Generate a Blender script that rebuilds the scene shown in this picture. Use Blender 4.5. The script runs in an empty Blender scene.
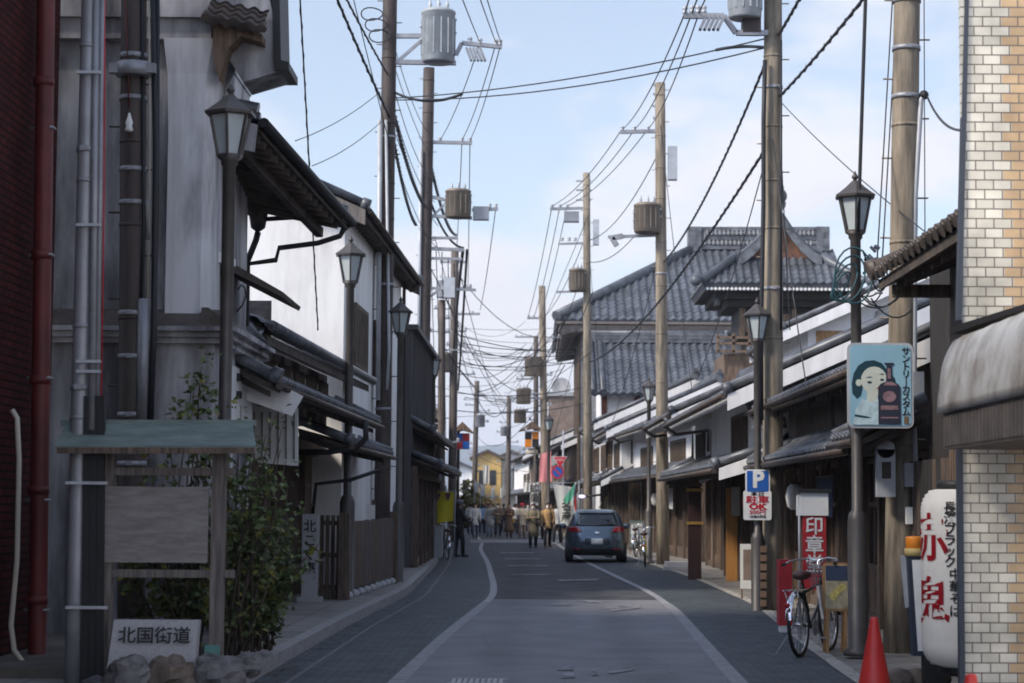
import bpy, bmesh, math, random
from mathutils import Vector, Matrix, noise
R = math.radians
rnd = random.Random(7)
SC = bpy.context.scene
COL = SC.collection
# ------------------------------------------------------------------ camera
F = 2000.0
PITCH = math.atan(163.5 / F)
ROLL = R(0.35)
CAMZ = 1.6
cd = bpy.data.cameras.new('camera'); cam = bpy.data.objects.new('camera', cd); COL.objects.link(cam)
cd.sensor_width = 36; cd.lens = F / 1024 * 36; cd.shift_x = -25 / 1024; cd.clip_end = 20000; cd.clip_start = .1
ROT = (Matrix.Rotation(R(90) + PITCH, 3, 'X') @ Matrix.Rotation(ROLL, 3, 'Z'))
cam.matrix_world = Matrix.Translation((0, 0, CAMZ)) @ ROT.to_4x4()
cd.dof.use_dof = True; cd.dof.focus_distance = 26; cd.dof.aperture_fstop = 3.5
SC.camera = cam
# ------------------------------------------------------------------ sky, sun, exposure
SUN_EL, SUN_AZ = R(40), R(240)        # azimuth measured from +Y (north) clockwise: behind the camera, to its left
w = bpy.data.worlds.new('World'); SC.world = w; w.use_nodes = True
nt = w.node_tree; nt.nodes.clear()
def N(t, **k):
    n = nt.nodes.new(t)
    for a, b in k.items(): setattr(n, a, b)
    return n
out = N('ShaderNodeOutputWorld'); bg = N('ShaderNodeBackground')
sky = N('ShaderNodeTexSky', sky_type='NISHITA'); sky.sun_disc = False
sky.sun_elevation = SUN_EL; sky.sun_rotation = SUN_AZ; sky.air_density = 1.0; sky.dust_density = .6; sky.ozone_density = 2.2
tc = N('ShaderNodeTexCoord'); mp = N('ShaderNodeMapping'); mp.inputs['Scale'].default_value = (1, .55, 2.3); mp.inputs['Location'].default_value = (3.52, 0, .06)
ns = N('ShaderNodeTexNoise'); ns.inputs['Scale'].default_value = 4.2; ns.inputs['Detail'].default_value = 9; ns.inputs['Roughness'].default_value = .54
cr = N('ShaderNodeValToRGB'); cr.color_ramp.elements[0].position = .46; cr.color_ramp.elements[1].position = .57; cr.color_ramp.elements[0].color = (.18, .18, .18, 1)
ns2 = N('ShaderNodeTexNoise'); ns2.inputs['Scale'].default_value = 9; ns2.inputs['Detail'].default_value = 6
cc = N('ShaderNodeMixRGB'); cc.inputs[1].default_value = (4.6, 4.7, 5.2, 1); cc.inputs[2].default_value = (6.3, 6.15, 6.2, 1)
mx = N('ShaderNodeMixRGB')
L = nt.links.new
L(tc.outputs['Generated'], mp.inputs['Vector']); L(mp.outputs[0], ns.inputs['Vector']); L(mp.outputs[0], ns2.inputs['Vector'])
sz0 = N('ShaderNodeSeparateXYZ'); L(tc.outputs['Generated'], sz0.inputs[0])
low = N('ShaderNodeMath', operation='MULTIPLY_ADD'); low.inputs[1].default_value = -.55; low.inputs[2].default_value = .085; L(sz0.outputs['Z'], low.inputs[0])
lmx = N('ShaderNodeMath', operation='MAXIMUM'); lmx.inputs[1].default_value = -.05; L(low.outputs[0], lmx.inputs[0])   # cloud banks crowd together toward the horizon
nad = N('ShaderNodeMath', operation='ADD'); L(ns.outputs[0], nad.inputs[0]); L(lmx.outputs[0], nad.inputs[1]); L(nad.outputs[0], cr.inputs[0]); L(ns2.outputs[0], cc.inputs[0]); sz = N('ShaderNodeSeparateXYZ'); L(tc.outputs['Generated'], sz.inputs[0])
zr = N('ShaderNodeMapRange'); zr.inputs[1].default_value = .3; zr.inputs[2].default_value = .85; zr.inputs[3].default_value = 1; zr.inputs[4].default_value = .35; L(sz.outputs['Z'], zr.inputs[0])
zm = N('ShaderNodeMath', operation='MULTIPLY'); L(cr.outputs[0], zm.inputs[0]); L(zr.outputs[0], zm.inputs[1]); L(zm.outputs[0], mx.inputs[0])
# thin cloud lit from the sun's side: brighter round the sun (behind the camera), as a real veil is
dt = N('ShaderNodeVectorMath', operation='DOT_PRODUCT'); dt.inputs[1].default_value = (math.sin(SUN_AZ) * math.cos(SUN_EL), math.cos(SUN_AZ) * math.cos(SUN_EL), math.sin(SUN_EL))
g1 = N('ShaderNodeMath', operation='MAXIMUM'); g1.inputs[1].default_value = 0
g2 = N('ShaderNodeMath', operation='POWER'); g2.inputs[1].default_value = 2
sc_ = N('ShaderNodeVectorMath', operation='MULTIPLY')
L(tc.outputs['Generated'], dt.inputs[0]); L(dt.outputs['Value'], g1.inputs[0]); L(g1.outputs[0], g2.inputs[0]); gc_ = N('ShaderNodeVectorMath', operation='SCALE'); gc_.inputs[0].default_value = (2.7, 3.3, 4.4); L(g2.outputs[0], gc_.inputs['Scale'])
ga = N('ShaderNodeVectorMath', operation='ADD'); ga.inputs[1].default_value = (1, 1, 1); L(gc_.outputs[0], ga.inputs[0]); L(cc.outputs[0], sc_.inputs[0]); L(ga.outputs[0], sc_.inputs[1])
hs = N('ShaderNodeHueSaturation'); hs.inputs['Saturation'].default_value = .84; hs.inputs['Value'].default_value = 1.05; L(sky.outputs[0], hs.inputs['Color'])
L(hs.outputs[0], mx.inputs[1]); L(sc_.outputs[0], mx.inputs[2]); L(mx.outputs[0], bg.inputs[0]); L(bg.outputs[0], out.inputs[0])
bg.inputs[1].default_value = .1
sd = bpy.data.lights.new('sun', 'SUN'); sd.energy = 2.4; sd.angle = R(12); sd.color = (1, .90, .76)
so = bpy.data.objects.new('sun', sd); COL.objects.link(so)
sdir = Vector((math.sin(SUN_AZ) * math.cos(SUN_EL), math.cos(SUN_AZ) * math.cos(SUN_EL), math.sin(SUN_EL)))
so.rotation_euler = sdir.to_track_quat('Z', 'Y').to_euler(); so.location = (-20, -20, 40)
vs = SC.view_settings; vs.view_transform = 'Standard'; vs.look = 'None'; vs.gamma = 1; vs.exposure = .88; vs.use_curve_mapping = False
SC.cycles.use_denoising = True
SC.cycles.max_bounces = 6; SC.cycles.diffuse_bounces = 3; SC.cycles.glossy_bounces = 2; SC.cycles.transmission_bounces = 3
SC.cycles.transparent_max_bounces = 6; SC.cycles.volume_bounces = 0
SC.cycles.filter_width = 1.8
# ------------------------------------------------------------------ pixel geometry of the photograph -> places in the street
def ray(px, py): return ROT @ Vector(((px - 537) / F, (341.5 - py) / F, -1))
def P(px, py, Y):
    d = ray(px, py); t = Y / d.y
    return Vector((d.x * t, Y, CAMZ + d.z * t))
def G(px, py, z=0.0):
    d = ray(px, py); t = (z - CAMZ) / d.z
    return Vector((d.x * t, d.y * t, z))
# ------------------------------------------------------------------ materials
MATS = {}
def mat(name, col, rough=.7, metal=0, var=.0, vscale=3, col2=None, lo=.35, hi=.65, bump=0, bscale=30, stretch=(1, 1, 1), spec=.4, detail=5, coord='Object', streak=0):
    if name in MATS: return MATS[name]
    m = bpy.data.materials.new(name); MATS[name] = m; m.use_nodes = True
    t = m.node_tree; b = t.nodes['Principled BSDF']
    b.inputs['Roughness'].default_value = rough; b.inputs['Metallic'].default_value = metal; b.inputs['Specular IOR Level'].default_value = spec
    c = (*col, 1)
    b.inputs['Base Color'].default_value = c
    if var or col2 or bump:
        tcn = t.nodes.new('ShaderNodeTexCoord'); mpn = t.nodes.new('ShaderNodeMapping'); mpn.inputs['Scale'].default_value = stretch
        t.links.new(tcn.outputs[coord], mpn.inputs[0])
        n = t.nodes.new('ShaderNodeTexNoise'); n.inputs['Scale'].default_value = vscale; n.inputs['Detail'].default_value = detail; n.inputs['Roughness'].default_value = .6
        t.links.new(mpn.outputs[0], n.inputs['Vector'])
        r = t.nodes.new('ShaderNodeValToRGB'); r.color_ramp.elements[0].position = lo; r.color_ramp.elements[1].position = hi
        c2 = col2 or tuple(min(1, x * (1 - var)) for x in col); c1 = col if col2 else tuple(min(1, x * (1 + var)) for x in col)
        r.color_ramp.elements[0].color = (*c2, 1); r.color_ramp.elements[1].color = (*c1, 1)
        t.links.new(n.outputs[0], r.inputs[0]); t.links.new(r.outputs[0], b.inputs['Base Color'])
        if streak:
            mp2 = t.nodes.new('ShaderNodeMapping'); mp2.inputs['Scale'].default_value = (2.2, 2.2, .25); t.links.new(tcn.outputs[coord], mp2.inputs[0])
            n3 = t.nodes.new('ShaderNodeTexNoise'); n3.inputs['Scale'].default_value = 1.6; n3.inputs['Detail'].default_value = 8; n3.inputs['Roughness'].default_value = .65; t.links.new(mp2.outputs[0], n3.inputs['Vector'])
            m3 = t.nodes.new('ShaderNodeMapRange'); m3.inputs[1].default_value = .40; m3.inputs[2].default_value = .56; m3.inputs[3].default_value = 1 - streak; m3.inputs[4].default_value = 1; t.links.new(n3.outputs[0], m3.inputs[0])
            v3 = t.nodes.new('ShaderNodeVectorMath'); v3.operation = 'SCALE'; t.links.new(r.outputs[0], v3.inputs[0]); t.links.new(m3.outputs[0], v3.inputs['Scale']); t.links.new(v3.outputs[0], b.inputs['Base Color'])
        if bump:
            n2 = t.nodes.new('ShaderNodeTexNoise'); n2.inputs['Scale'].default_value = bscale; n2.inputs['Detail'].default_value = 3
            t.links.new(mpn.outputs[0], n2.inputs['Vector'])
            bp = t.nodes.new('ShaderNodeBump'); bp.inputs['Strength'].default_value = bump; bp.inputs['Distance'].default_value = .02
            t.links.new(n2.outputs[0], bp.inputs['Height']); t.links.new(bp.outputs[0], b.inputs['Normal'])
    return m
def brick_mat(name, c1, c2, mortar, bw, bh, ms=.012, plane='XZ', rough=.5, bump=.4, spec=.4, tint=None, off=.5, jitter=.35, grime=None):
    m = bpy.data.materials.new(name); MATS[name] = m; m.use_nodes = True
    t = m.node_tree; b = t.nodes['Principled BSDF']; b.inputs['Roughness'].default_value = rough; b.inputs['Specular IOR Level'].default_value = spec
    tcn = t.nodes.new('ShaderNodeTexCoord'); sp = t.nodes.new('ShaderNodeSeparateXYZ'); cb = t.nodes.new('ShaderNodeCombineXYZ')
    t.links.new(tcn.outputs['Object'], sp.inputs[0])
    t.links.new(sp.outputs[plane[0]], cb.inputs[0]); t.links.new(sp.outputs[plane[1]], cb.inputs[1])
    br = t.nodes.new('ShaderNodeTexBrick'); br.inputs['Scale'].default_value = 1; br.inputs['Brick Width'].default_value = bw; br.inputs['Row Height'].default_value = bh
    br.inputs['Mortar Size'].default_value = ms; br.inputs['Mortar Smooth'].default_value = .15; br.inputs['Bias'].default_value = 0; br.offset = off
    br.inputs['Color1'].default_value = (*c1, 1); br.inputs['Color2'].default_value = (*c2, 1); br.inputs['Mortar'].default_value = (*mortar, 1)
    t.links.new(cb.outputs[0], br.inputs['Vector'])
    n = t.nodes.new('ShaderNodeTexNoise'); n.inputs['Scale'].default_value = 2.3; n.inputs['Detail'].default_value = 7; t.links.new(tcn.outputs['Object'], n.inputs['Vector'])
    mr = t.nodes.new('ShaderNodeMapRange'); mr.inputs[1].default_value = .3; mr.inputs[2].default_value = .7; mr.inputs[3].default_value = 1 - jitter; mr.inputs[4].default_value = 1 + jitter * .5
    t.links.new(n.outputs[0], mr.inputs[0])
    mm = t.nodes.new('ShaderNodeVectorMath'); mm.operation = 'SCALE'
    src = br.outputs['Color']
    if tint:   # second glaze: columns of tan tiles beyond a given x
        c3, c4, x0 = tint
        br2 = t.nodes.new('ShaderNodeTexBrick')
        for k in ('Scale', 'Brick Width', 'Row Height', 'Mortar Size', 'Mortar Smooth', 'Bias', 'Mortar'): br2.inputs[k].default_value = br.inputs[k].default_value
        br2.offset = off; br2.inputs['Color1'].default_value = (*c3, 1); br2.inputs['Color2'].default_value = (*c4, 1); t.links.new(cb.outputs[0], br2.inputs['Vector'])
        # snap to brick cells so whole tiles change colour
        rowi = t.nodes.new('ShaderNodeMath'); rowi.operation = 'DIVIDE'; rowi.inputs[1].default_value = bh; t.links.new(sp.outputs[plane[1]], rowi.inputs[0])
        fl = t.nodes.new('ShaderNodeMath'); fl.operation = 'FLOOR'; t.links.new(rowi.outputs[0], fl.inputs[0])
        md = t.nodes.new('ShaderNodeMath'); md.operation = 'FLOORED_MODULO'; md.inputs[1].default_value = 2; t.links.new(fl.outputs[0], md.inputs[0])
        mu = t.nodes.new('ShaderNodeMath'); mu.operation = 'MULTIPLY_ADD'; mu.inputs[1].default_value = bw * .5; mu.inputs[2].default_value = x0; t.links.new(md.outputs[0], mu.inputs[0])
        gt = t.nodes.new('ShaderNodeMath'); gt.operation = 'GREATER_THAN'; t.links.new(sp.outputs[plane[0]], gt.inputs[0]); t.links.new(mu.outputs[0], gt.inputs[1])
        mxn = t.nodes.new('ShaderNodeMixRGB'); t.links.new(gt.outputs[0], mxn.inputs[0]); t.links.new(br.outputs['Color'], mxn.inputs[1]); t.links.new(br2.outputs['Color'], mxn.inputs[2]); src = mxn.outputs[0]
    t.links.new(src, mm.inputs[0]); t.links.new(mr.outputs[0], mm.inputs['Scale']); t.links.new(mm.outputs[0], b.inputs['Base Color'])
    if grime:   # run-off dirt with a ragged edge just above a ledge
        n4 = t.nodes.new('ShaderNodeTexNoise'); n4.inputs['Scale'].default_value = 5; n4.inputs['Detail'].default_value = 8; t.links.new(tcn.outputs['Object'], n4.inputs['Vector'])
        g4 = t.nodes.new('ShaderNodeMath'); g4.operation = 'MULTIPLY_ADD'; g4.inputs[1].default_value = -.9; t.links.new(n4.outputs[0], g4.inputs[0]); t.links.new(sp.outputs['Z'], g4.inputs[2])
        up_ = t.nodes.new('ShaderNodeMapRange'); up_.inputs[1].default_value = grime - .36; up_.inputs[2].default_value = grime - .12; up_.inputs[3].default_value = .28; up_.inputs[4].default_value = 1; t.links.new(g4.outputs[0], up_.inputs[0])
        lt = t.nodes.new('ShaderNodeMath'); lt.operation = 'LESS_THAN'; lt.inputs[1].default_value = grime - .06; t.links.new(sp.outputs['Z'], lt.inputs[0])
        mxx = t.nodes.new('ShaderNodeMath'); mxx.operation = 'MAXIMUM'; t.links.new(up_.outputs[0], mxx.inputs[0]); t.links.new(lt.outputs[0], mxx.inputs[1])
        v4 = t.nodes.new('ShaderNodeVectorMath'); v4.operation = 'MULTIPLY'; cx4 = t.nodes.new('ShaderNodeMixRGB'); cx4.inputs[1].default_value = (.35, .22, .13, 1); cx4.inputs[2].default_value = (1, 1, 1, 1)
        t.links.new(mxx.outputs[0], cx4.inputs[0]); t.links.new(mm.outputs[0], v4.inputs[0]); t.links.new(cx4.outputs[0], v4.inputs[1]); t.links.new(v4.outputs[0], b.inputs['Base Color'])
    bp = t.nodes.new('ShaderNodeBump'); bp.inputs['Strength'].default_value = bump; bp.inputs['Distance'].default_value = .01; bp.invert = True
    t.links.new(br.outputs['Fac'], bp.inputs['Height']); t.links.new(bp.outputs[0], b.inputs['Normal'])
    return m
def glass_mat(name, col, rough=.08):
    return mat(name, col, rough, spec=.8)
M = {}
M['plaster'] = mat('plaster', (.86, .85, .85), .85, col2=(.68, .67, .66), vscale=1.3, lo=.28, hi=.5, bump=.15, bscale=12, stretch=(1, 1, .35), streak=.10)
M['plaster_old_shaded'] = mat('plaster_old_shaded', (.60, .59, .61), .88, col2=(.12, .115, .13), vscale=.9, lo=.40, hi=.60, bump=.3, bscale=9, stretch=(1.3, 1.3, .3), detail=9, streak=.30)  # mould stains, with the storehouse's shade also put into the darker colour
M['wood'] = mat('dark_wood', (.105, .076, .058), .7, var=.55, vscale=5, stretch=(6, 6, .5), bump=.2, bscale=20)
M['wood2'] = mat('brown_wood', (.15, .10, .068), .7, var=.5, vscale=4, stretch=(6, 6, .5), bump=.2, bscale=20)
M['wood_grey'] = mat('weathered_wood', (.155, .135, .125), .8, var=.4, vscale=5, stretch=(7, 7, .5), bump=.25, bscale=20)
M['wood_board'] = mat('board_wood', (.235, .215, .21), .8, var=.2, vscale=6, stretch=(1, 1, 5), bump=.2, bscale=20)
M['wood_tan'] = mat('tan_wood', (.38, .21, .09), .6, var=.3, vscale=5, stretch=(6, 6, .5))
M['tile'] = mat('roof_tile', (.098, .104, .118), .38, var=.55, vscale=2.6, spec=.5, detail=8)
M['tile_blue'] = mat('roof_tile_blue', (.078, .086, .102), .42, var=.4, vscale=1.4, spec=.5, detail=8)
M['tile_brown'] = mat('roof_tile_brown', (.085, .07, .062), .5, var=.5, vscale=3, spec=.4)
M['black_wood'] = mat('black_wood', (.030, .027, .027), .8, var=.4, vscale=5, stretch=(6, 6, .5))
M['gutter'] = mat('gutter_bronze', (.085, .065, .055), .5, .3, var=.3, vscale=4)
M['soffit'] = mat('soffit_wood', (.070, .056, .048), .8, var=.4, vscale=4)
M['concrete'] = mat('concrete', (.30, .29, .28), .85, var=.25, vscale=3, bump=.2)
M['pole'] = mat('concrete_pole', (.35, .295, .225), .9, col2=(.15, .125, .10), vscale=3.4, stretch=(4, 4, .5), lo=.32, hi=.66, detail=9, streak=.35, bump=.15, bscale=25)
M['pole_dark'] = mat('dark_pole', (.060, .046, .042), .6, var=.35, vscale=3, stretch=(2, 2, .4))
M['pole_brown'] = mat('brown_pole', (.10, .080, .070), .7, var=.35, vscale=3, stretch=(2, 2, .4))
M['steel'] = mat('galvanised_steel', (.30, .305, .33), .5, .35, var=.15, vscale=3)
M['steel_light'] = mat('pale_steel', (.42, .44, .47), .5, .2, var=.15, vscale=3)
M['lamp'] = mat('lamp_bronze', (.085, .078, .075), .45, .3, var=.15, vscale=5)
M['lampglass'] = mat('frosted_glass', (.47, .52, .53), .3, var=.08, vscale=3)
M['black'] = mat('black_rubber', (.016, .016, .018), .55)
M['cable'] = mat('cable_black', (.020, .021, .026), .5)
M['cable_teal'] = mat('cable_teal', (.02, .075, .09), .5)
M['grey_paint'] = mat('grey_paint', (.34, .36, .38), .45, var=.15, vscale=4)
M['rust_box'] = mat('tan_paint', (.19, .16, .13), .5, .2, var=.15, vscale=3)
M['white'] = mat('white_paint', (.75, .75, .74), .5, var=.08, vscale=3)
M['red'] = mat('red_paint', (.42, .022, .030), .45, var=.2, vscale=4)
M['redpipe'] = mat('red_pipe', (.105, .017, .017), .5, var=.3, vscale=4, stretch=(1, 1, .5))
M['redtext'] = mat('red_ink', (.48, .012, .028), .6)
M['ink'] = mat('black_ink', (.02, .02, .022), .6)
M['cream'] = mat('cream_pipe', (.50, .45, .38), .5)
M['glass'] = glass_mat('dark_glass', (.022, .026, .032))
M['dark'] = mat('dark_interior', (.012, .011, .011), .9)
M['stone'] = mat('stone', (.135, .132, .135), .85, var=.35, vscale=8, bump=.5, bscale=20)
M['stone_pale'] = mat('pale_granite', (.38, .38, .40), .8, var=.12, vscale=40, bump=.15, bscale=60)
M['kerb'] = mat('kerb_granite', (.30, .29, .30), .8, var=.2, vscale=14)
M['copper'] = mat('verdigris_copper', (.145, .19, .18), .6, var=.25, vscale=3, stretch=(1, 4, 4))
M['blue'] = mat('blue_paint', (.02, .11, .42), .4)
M['yellow'] = mat('yellow_cloth', (.62, .54, .03), .7, var=.1, vscale=3)
M['pink'] = mat('pink_cloth', (.58, .22, .23), .8, var=.2, vscale=3, stretch=(6, 6, .3))
M['cloth_white'] = mat('white_cloth', (.62, .62, .60), .85, var=.1, vscale=2)
M['green_cloth'] = mat('green_cloth', (.10, .42, .27), .8)
M['orange'] = mat('orange_paint', (.75, .24, .02), .45)
M['leaf'] = mat('leaf_green', (.075, .105, .038), .5, var=.6, vscale=1.6, spec=.4)
M['leaf_yellow'] = mat('leaf_yellow', (.16, .15, .03), .5, var=.4, vscale=3, spec=.4)
M['leaf_dry'] = mat('leaf_brown', (.12, .075, .03), .6, var=.5, vscale=3)
M['bark'] = mat('bark', (.07, .055, .045), .85, var=.3, vscale=8)
M['skin'] = mat('skin', (.50, .32, .24), .55)
M['chrome'] = mat('chrome', (.62, .62, .64), .18, .95)
M['yellow_wall'] = mat('ochre_wall', (.56, .37, .13), .8, var=.15, vscale=2)
M['grey_wall'] = mat('grey_wall', (.30, .30, .31), .8, var=.2, vscale=2)
M['brown_wall'] = mat('brown_wall', (.20, .15, .125), .8, var=.2, vscale=2)
M['dark_metal_wall'] = mat('dark_metal_wall', (.075, .070, .074), .5, var=.3, vscale=4, stretch=(8, 8, .3))
# ------------------------------------------------------------------ mesh helpers
LOC = {}
class MB:
    def __init__(s): s.v = []; s.f = []; s.sm = []
    def add(s, vs, fs, smooth=False):
        o = len(s.v); s.v += [Vector(p) for p in vs]; s.f += [tuple(i + o for i in f) for f in fs]; s.sm += [smooth] * len(fs); return s
    def box(s, x0, x1, y0, y1, z0, z1, T=None):
        vs = [Vector((x, y, z)) for z in (z0, z1) for y in (y0, y1) for x in (x0, x1)]
        if T: vs = [T(v) for v in vs]
        return s.add(vs, [(0, 2, 3, 1), (4, 5, 7, 6), (0, 1, 5, 4), (2, 6, 7, 3), (0, 4, 6, 2), (1, 3, 7, 5)])
    def tube(s, pts, r, n=8, caps=True, smooth=True):
        pts = [Vector(p) for p in pts]; rs = r if isinstance(r, (list, tuple)) else [r] * len(pts)
        vs = []; prev = None
        for i, p in enumerate(pts):
            d = (pts[min(i + 1, len(pts) - 1)] - pts[max(i - 1, 0)])
            d = d.normalized() if d.length > 1e-9 else Vector((0, 0, 1))
            if prev is None:
                a = d.orthogonal().normalized()
            else:
                a = prev - d * prev.dot(d)
                a = a.normalized() if a.length > 1e-6 else d.orthogonal().normalized()
            prev = a; b = d.cross(a)
            vs += [p + (a * math.cos(2 * math.pi * k / n) + b * math.sin(2 * math.pi * k / n)) * rs[i] for k in range(n)]
        fs = []
        for i in range(len(pts) - 1):
            for k in range(n):
                fs.append((i * n + k, i * n + (k + 1) % n, (i + 1) * n + (k + 1) % n, (i + 1) * n + k))
        s.add(vs, fs, smooth)
        if caps:
            o = len(s.v) - len(vs)
            s.f.append(tuple(o + k for k in reversed(range(n)))); s.sm.append(False)
            m = o + (len(pts) - 1) * n
            s.f.append(tuple(m + k for k in range(n))); s.sm.append(False)
        return s
    def bar(s, a, b, w, h, up=(0, 0, 1)):
        a = Vector(a); b = Vector(b); d = (b - a).normalized(); up = Vector(up)
        if abs(d.dot(up)) > .98: up = Vector((0, 1, 0)) if abs(d.y) < .9 else Vector((1, 0, 0))
        x = d.cross(up).normalized() * w / 2; z = x.cross(d).normalized() * h / 2
        vs = [p + i * x + j * z for p in (a, b) for j in (-1, 1) for i in (-1, 1)]
        return s.add(vs, [(0, 1, 3, 2), (4, 6, 7, 5), (0, 4, 5, 1), (2, 3, 7, 6), (0, 2, 6, 4), (1, 5, 7, 3)])
    def lathe(s, prof, c=(0, 0, 0), n=12, sx=1, sy=1, smooth=True, ang=0):
        c = Vector(c); vs = []; fs = []
        for r, z in prof:
            vs += [c + Vector((r * sx * math.cos(2 * math.pi * k / n + ang), r * sy * math.sin(2 * math.pi * k / n + ang), z)) for k in range(n)]
        for i in range(len(prof) - 1):
            for k in range(n): fs.append((i * n + k, i * n + (k + 1) % n, (i + 1) * n + (k + 1) % n, (i + 1) * n + k))
        s.add(vs, fs, smooth)
        o = len(s.v) - len(vs)
        s.f.append(tuple(o + k for k in reversed(range(n)))); s.f.append(tuple(o + (len(prof) - 1) * n + k for k in range(n))); s.sm += [False, False]
        return s
    def prism(s, poly, vec):
        """polygon (3-D points) pushed along vec"""
        poly = [Vector(p) for p in poly]; vec = Vector(vec); n = len(poly)
        fs = [tuple(range(n)), tuple(reversed(range(n, 2 * n)))]
        for k in range(n): fs.append((k, k + n, (k + 1) % n + n, (k + 1) % n))
        return s.add(poly + [p + vec for p in poly], fs)
    def ball(s, c, r, n=10, m=7, sc=(1, 1, 1)):
        prof = [(max(1e-4, math.sin(math.pi * i / m)) * r, -math.cos(math.pi * i / m) * r * sc[2]) for i in range(m + 1)]
        return s.lathe(prof, c, n, sc[0], sc[1])
    def build(s, name, m, parent=None, loc=None, smooth=None):
        me = bpy.data.meshes.new(name)
        off = Vector(LOC.get(parent.name, (0, 0, 0))) if parent else Vector(loc or (0, 0, 0))
        me.from_pydata([v - off for v in s.v], [], s.f)
        me.polygons.foreach_set('use_smooth', s.sm)
        bm = bmesh.new(); bm.from_mesh(me); bmesh.ops.recalc_face_normals(bm, faces=bm.faces); bm.to_mesh(me); bm.free()
        me.materials.append(m); me.update()
        o = bpy.data.objects.new(name, me); COL.objects.link(o)
        if parent: o.parent = parent; LOC[o.name] = off
        else: o.location = off; LOC[o.name] = off
        return o
def tag(o, label=None, cat=None, group=None, kind=None):
    if label: o['label'] = label
    if cat: o['category'] = cat
    if group: o['group'] = group
    if kind: o['kind'] = kind
    return o
def thing(name, label, cat, loc=(0, 0, 0), group=None):
    o = bpy.data.objects.new(name, None); o.empty_display_size = .3; COL.objects.link(o); o.location = loc; LOC[o.name] = Vector(loc)
    return tag(o, label, cat, group)
def struct(name, mb, m): return tag(mb.build(name, m), kind='structure')
def copy_tree(o, parent=None):
    c = o.copy(); COL.objects.link(c)
    if parent: c.parent = parent
    for ch in list(o.children): copy_tree(ch, c)
    return c
def text_mesh(body, size, o, right, up, m, name, parent=None, bold=0, vertical=False, align='CENTER', sx=1, loc=None, spacing=1.0):
    c = bpy.data.curves.new('lettering', 'FONT'); c.body = '\n'.join(body) if vertical else body
    c.size = size; c.offset = min(bold, .016 * size) if ord(max(body)) > 12000 else bold; c.align_x = align; c.align_y = 'CENTER'; c.extrude = .0015; c.resolution_u = 2
    if vertical: c.space_line = spacing
    t = bpy.data.objects.new('lettering', c); COL.objects.link(t)
    dg = bpy.context.evaluated_depsgraph_get(); dg.update()
    me = bpy.data.meshes.new_from_object(t.evaluated_get(dg))
    bpy.data.objects.remove(t); bpy.data.curves.remove(c)
    right = Vector(right).normalized(); up = Vector(up).normalized(); nn = right.cross(up)
    off = Vector(LOC.get(parent.name, (0, 0, 0))) if parent else Vector(loc or (0, 0, 0))
    for v in me.vertices: v.co = Vector(o) + right * v.co.x * sx + up * v.co.y + nn * v.co.z - off
    me.materials.clear(); me.materials.append(m)
    ob = bpy.data.objects.new(name, me); COL.objects.link(ob)
    if parent: ob.parent = parent
    else: ob.location = off
    return ob
def tile_patch(mb, e0, e1, up, prof, col=.26, row=.25, amp=.045, lip=.03, thick=.07, samples=5):
    """courses of ribbed clay tiles: eave e0->e1, slope direction up, prof = [(s, length up the slope)]"""
    e0 = Vector(e0); e1 = Vector(e1); Lh = (e1 - e0).length; d = (e1 - e0) / Lh; up = Vector(up).normalized(); nrm = d.cross(up).normalized()
    if nrm.z < 0: nrm = -nrm
    nc = max(1, round(Lh / col)); ns_ = nc * samples
    def TT(sv):
        for (a, ta), (b, tb) in zip(prof, prof[1:]):
            if sv <= b + 1e-6: return ta + (tb - ta) * max(0, (sv - a)) / max(1e-6, b - a)
        return prof[-1][1]
    tmax = max(t for _, t in prof); nr = max(1, math.ceil(tmax / row))
    shape = [math.cos(2 * math.pi * k / samples) for k in range(samples)]
    shape = [(.5 + .5 * c) ** .8 for c in shape]
    rows = []
    for j in range(nr): rows += [(j * row, lip), (min((j + 1) * row, tmax), 0)]
    rows = [(0, -thick)] + rows
    vs = []; S = ns_ + 1
    jit = [rnd.uniform(-.006, .006) for _ in range(nr + 1)]
    for ri, (t, h) in enumerate(rows):
        for i in range(S):
            sv = Lh * i / ns_; tt = min(t, TT(sv))
            k = shape[i % samples] * amp
            vs.append(e0 + d * sv + up * tt + nrm * (h + k + (jit[ri // 2] if ri else 0)))
    fs = []
    for j in range(len(rows) - 1):
        t0 = rows[j][0]
        for i in range(ns_):
            if t0 > 0 and TT(Lh * i / ns_) <= t0 and TT(Lh * (i + 1) / ns_) <= t0: continue
            fs.append((j * S + i, j * S + i + 1, (j + 1) * S + i + 1, (j + 1) * S + i))
    mb.add(vs, fs, False)
    # round end tiles along the eave
    for i in range(nc + 1):
        c = e0 + d * (Lh * i / nc) - up * .02 + nrm * (amp * .4)
        mb.tube([c, c + up * .12], .045, 6, True, False)
def ridge(mb, a, b, wd=.30, h=.30, ends=True):
    a = Vector(a); b = Vector(b); d = (b - a).normalized()
    zz = Vector((0, 0, 1)) - d * d.z; zz.normalize()
    for k in range(3):
        mb.bar(a + zz * (h * (k + .5) / 3), b + zz * (h * (k + .5) / 3), wd - .05 * k, h / 3 - .015, (0, 0, 1))
    mb.tube([a + zz * h, b + zz * h], wd * .2, 8)
    if ends:
        for p, q in ((a, -d), (b, d)):
            mb.tube([p + zz * h * .45, p + zz * h * .45 + q * .10], h * .62, 10, True, False)
            mb.tube([p + zz * (h * 1.0), p + zz * (h * 1.05) + q * .22], wd * .3, 8)
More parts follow.
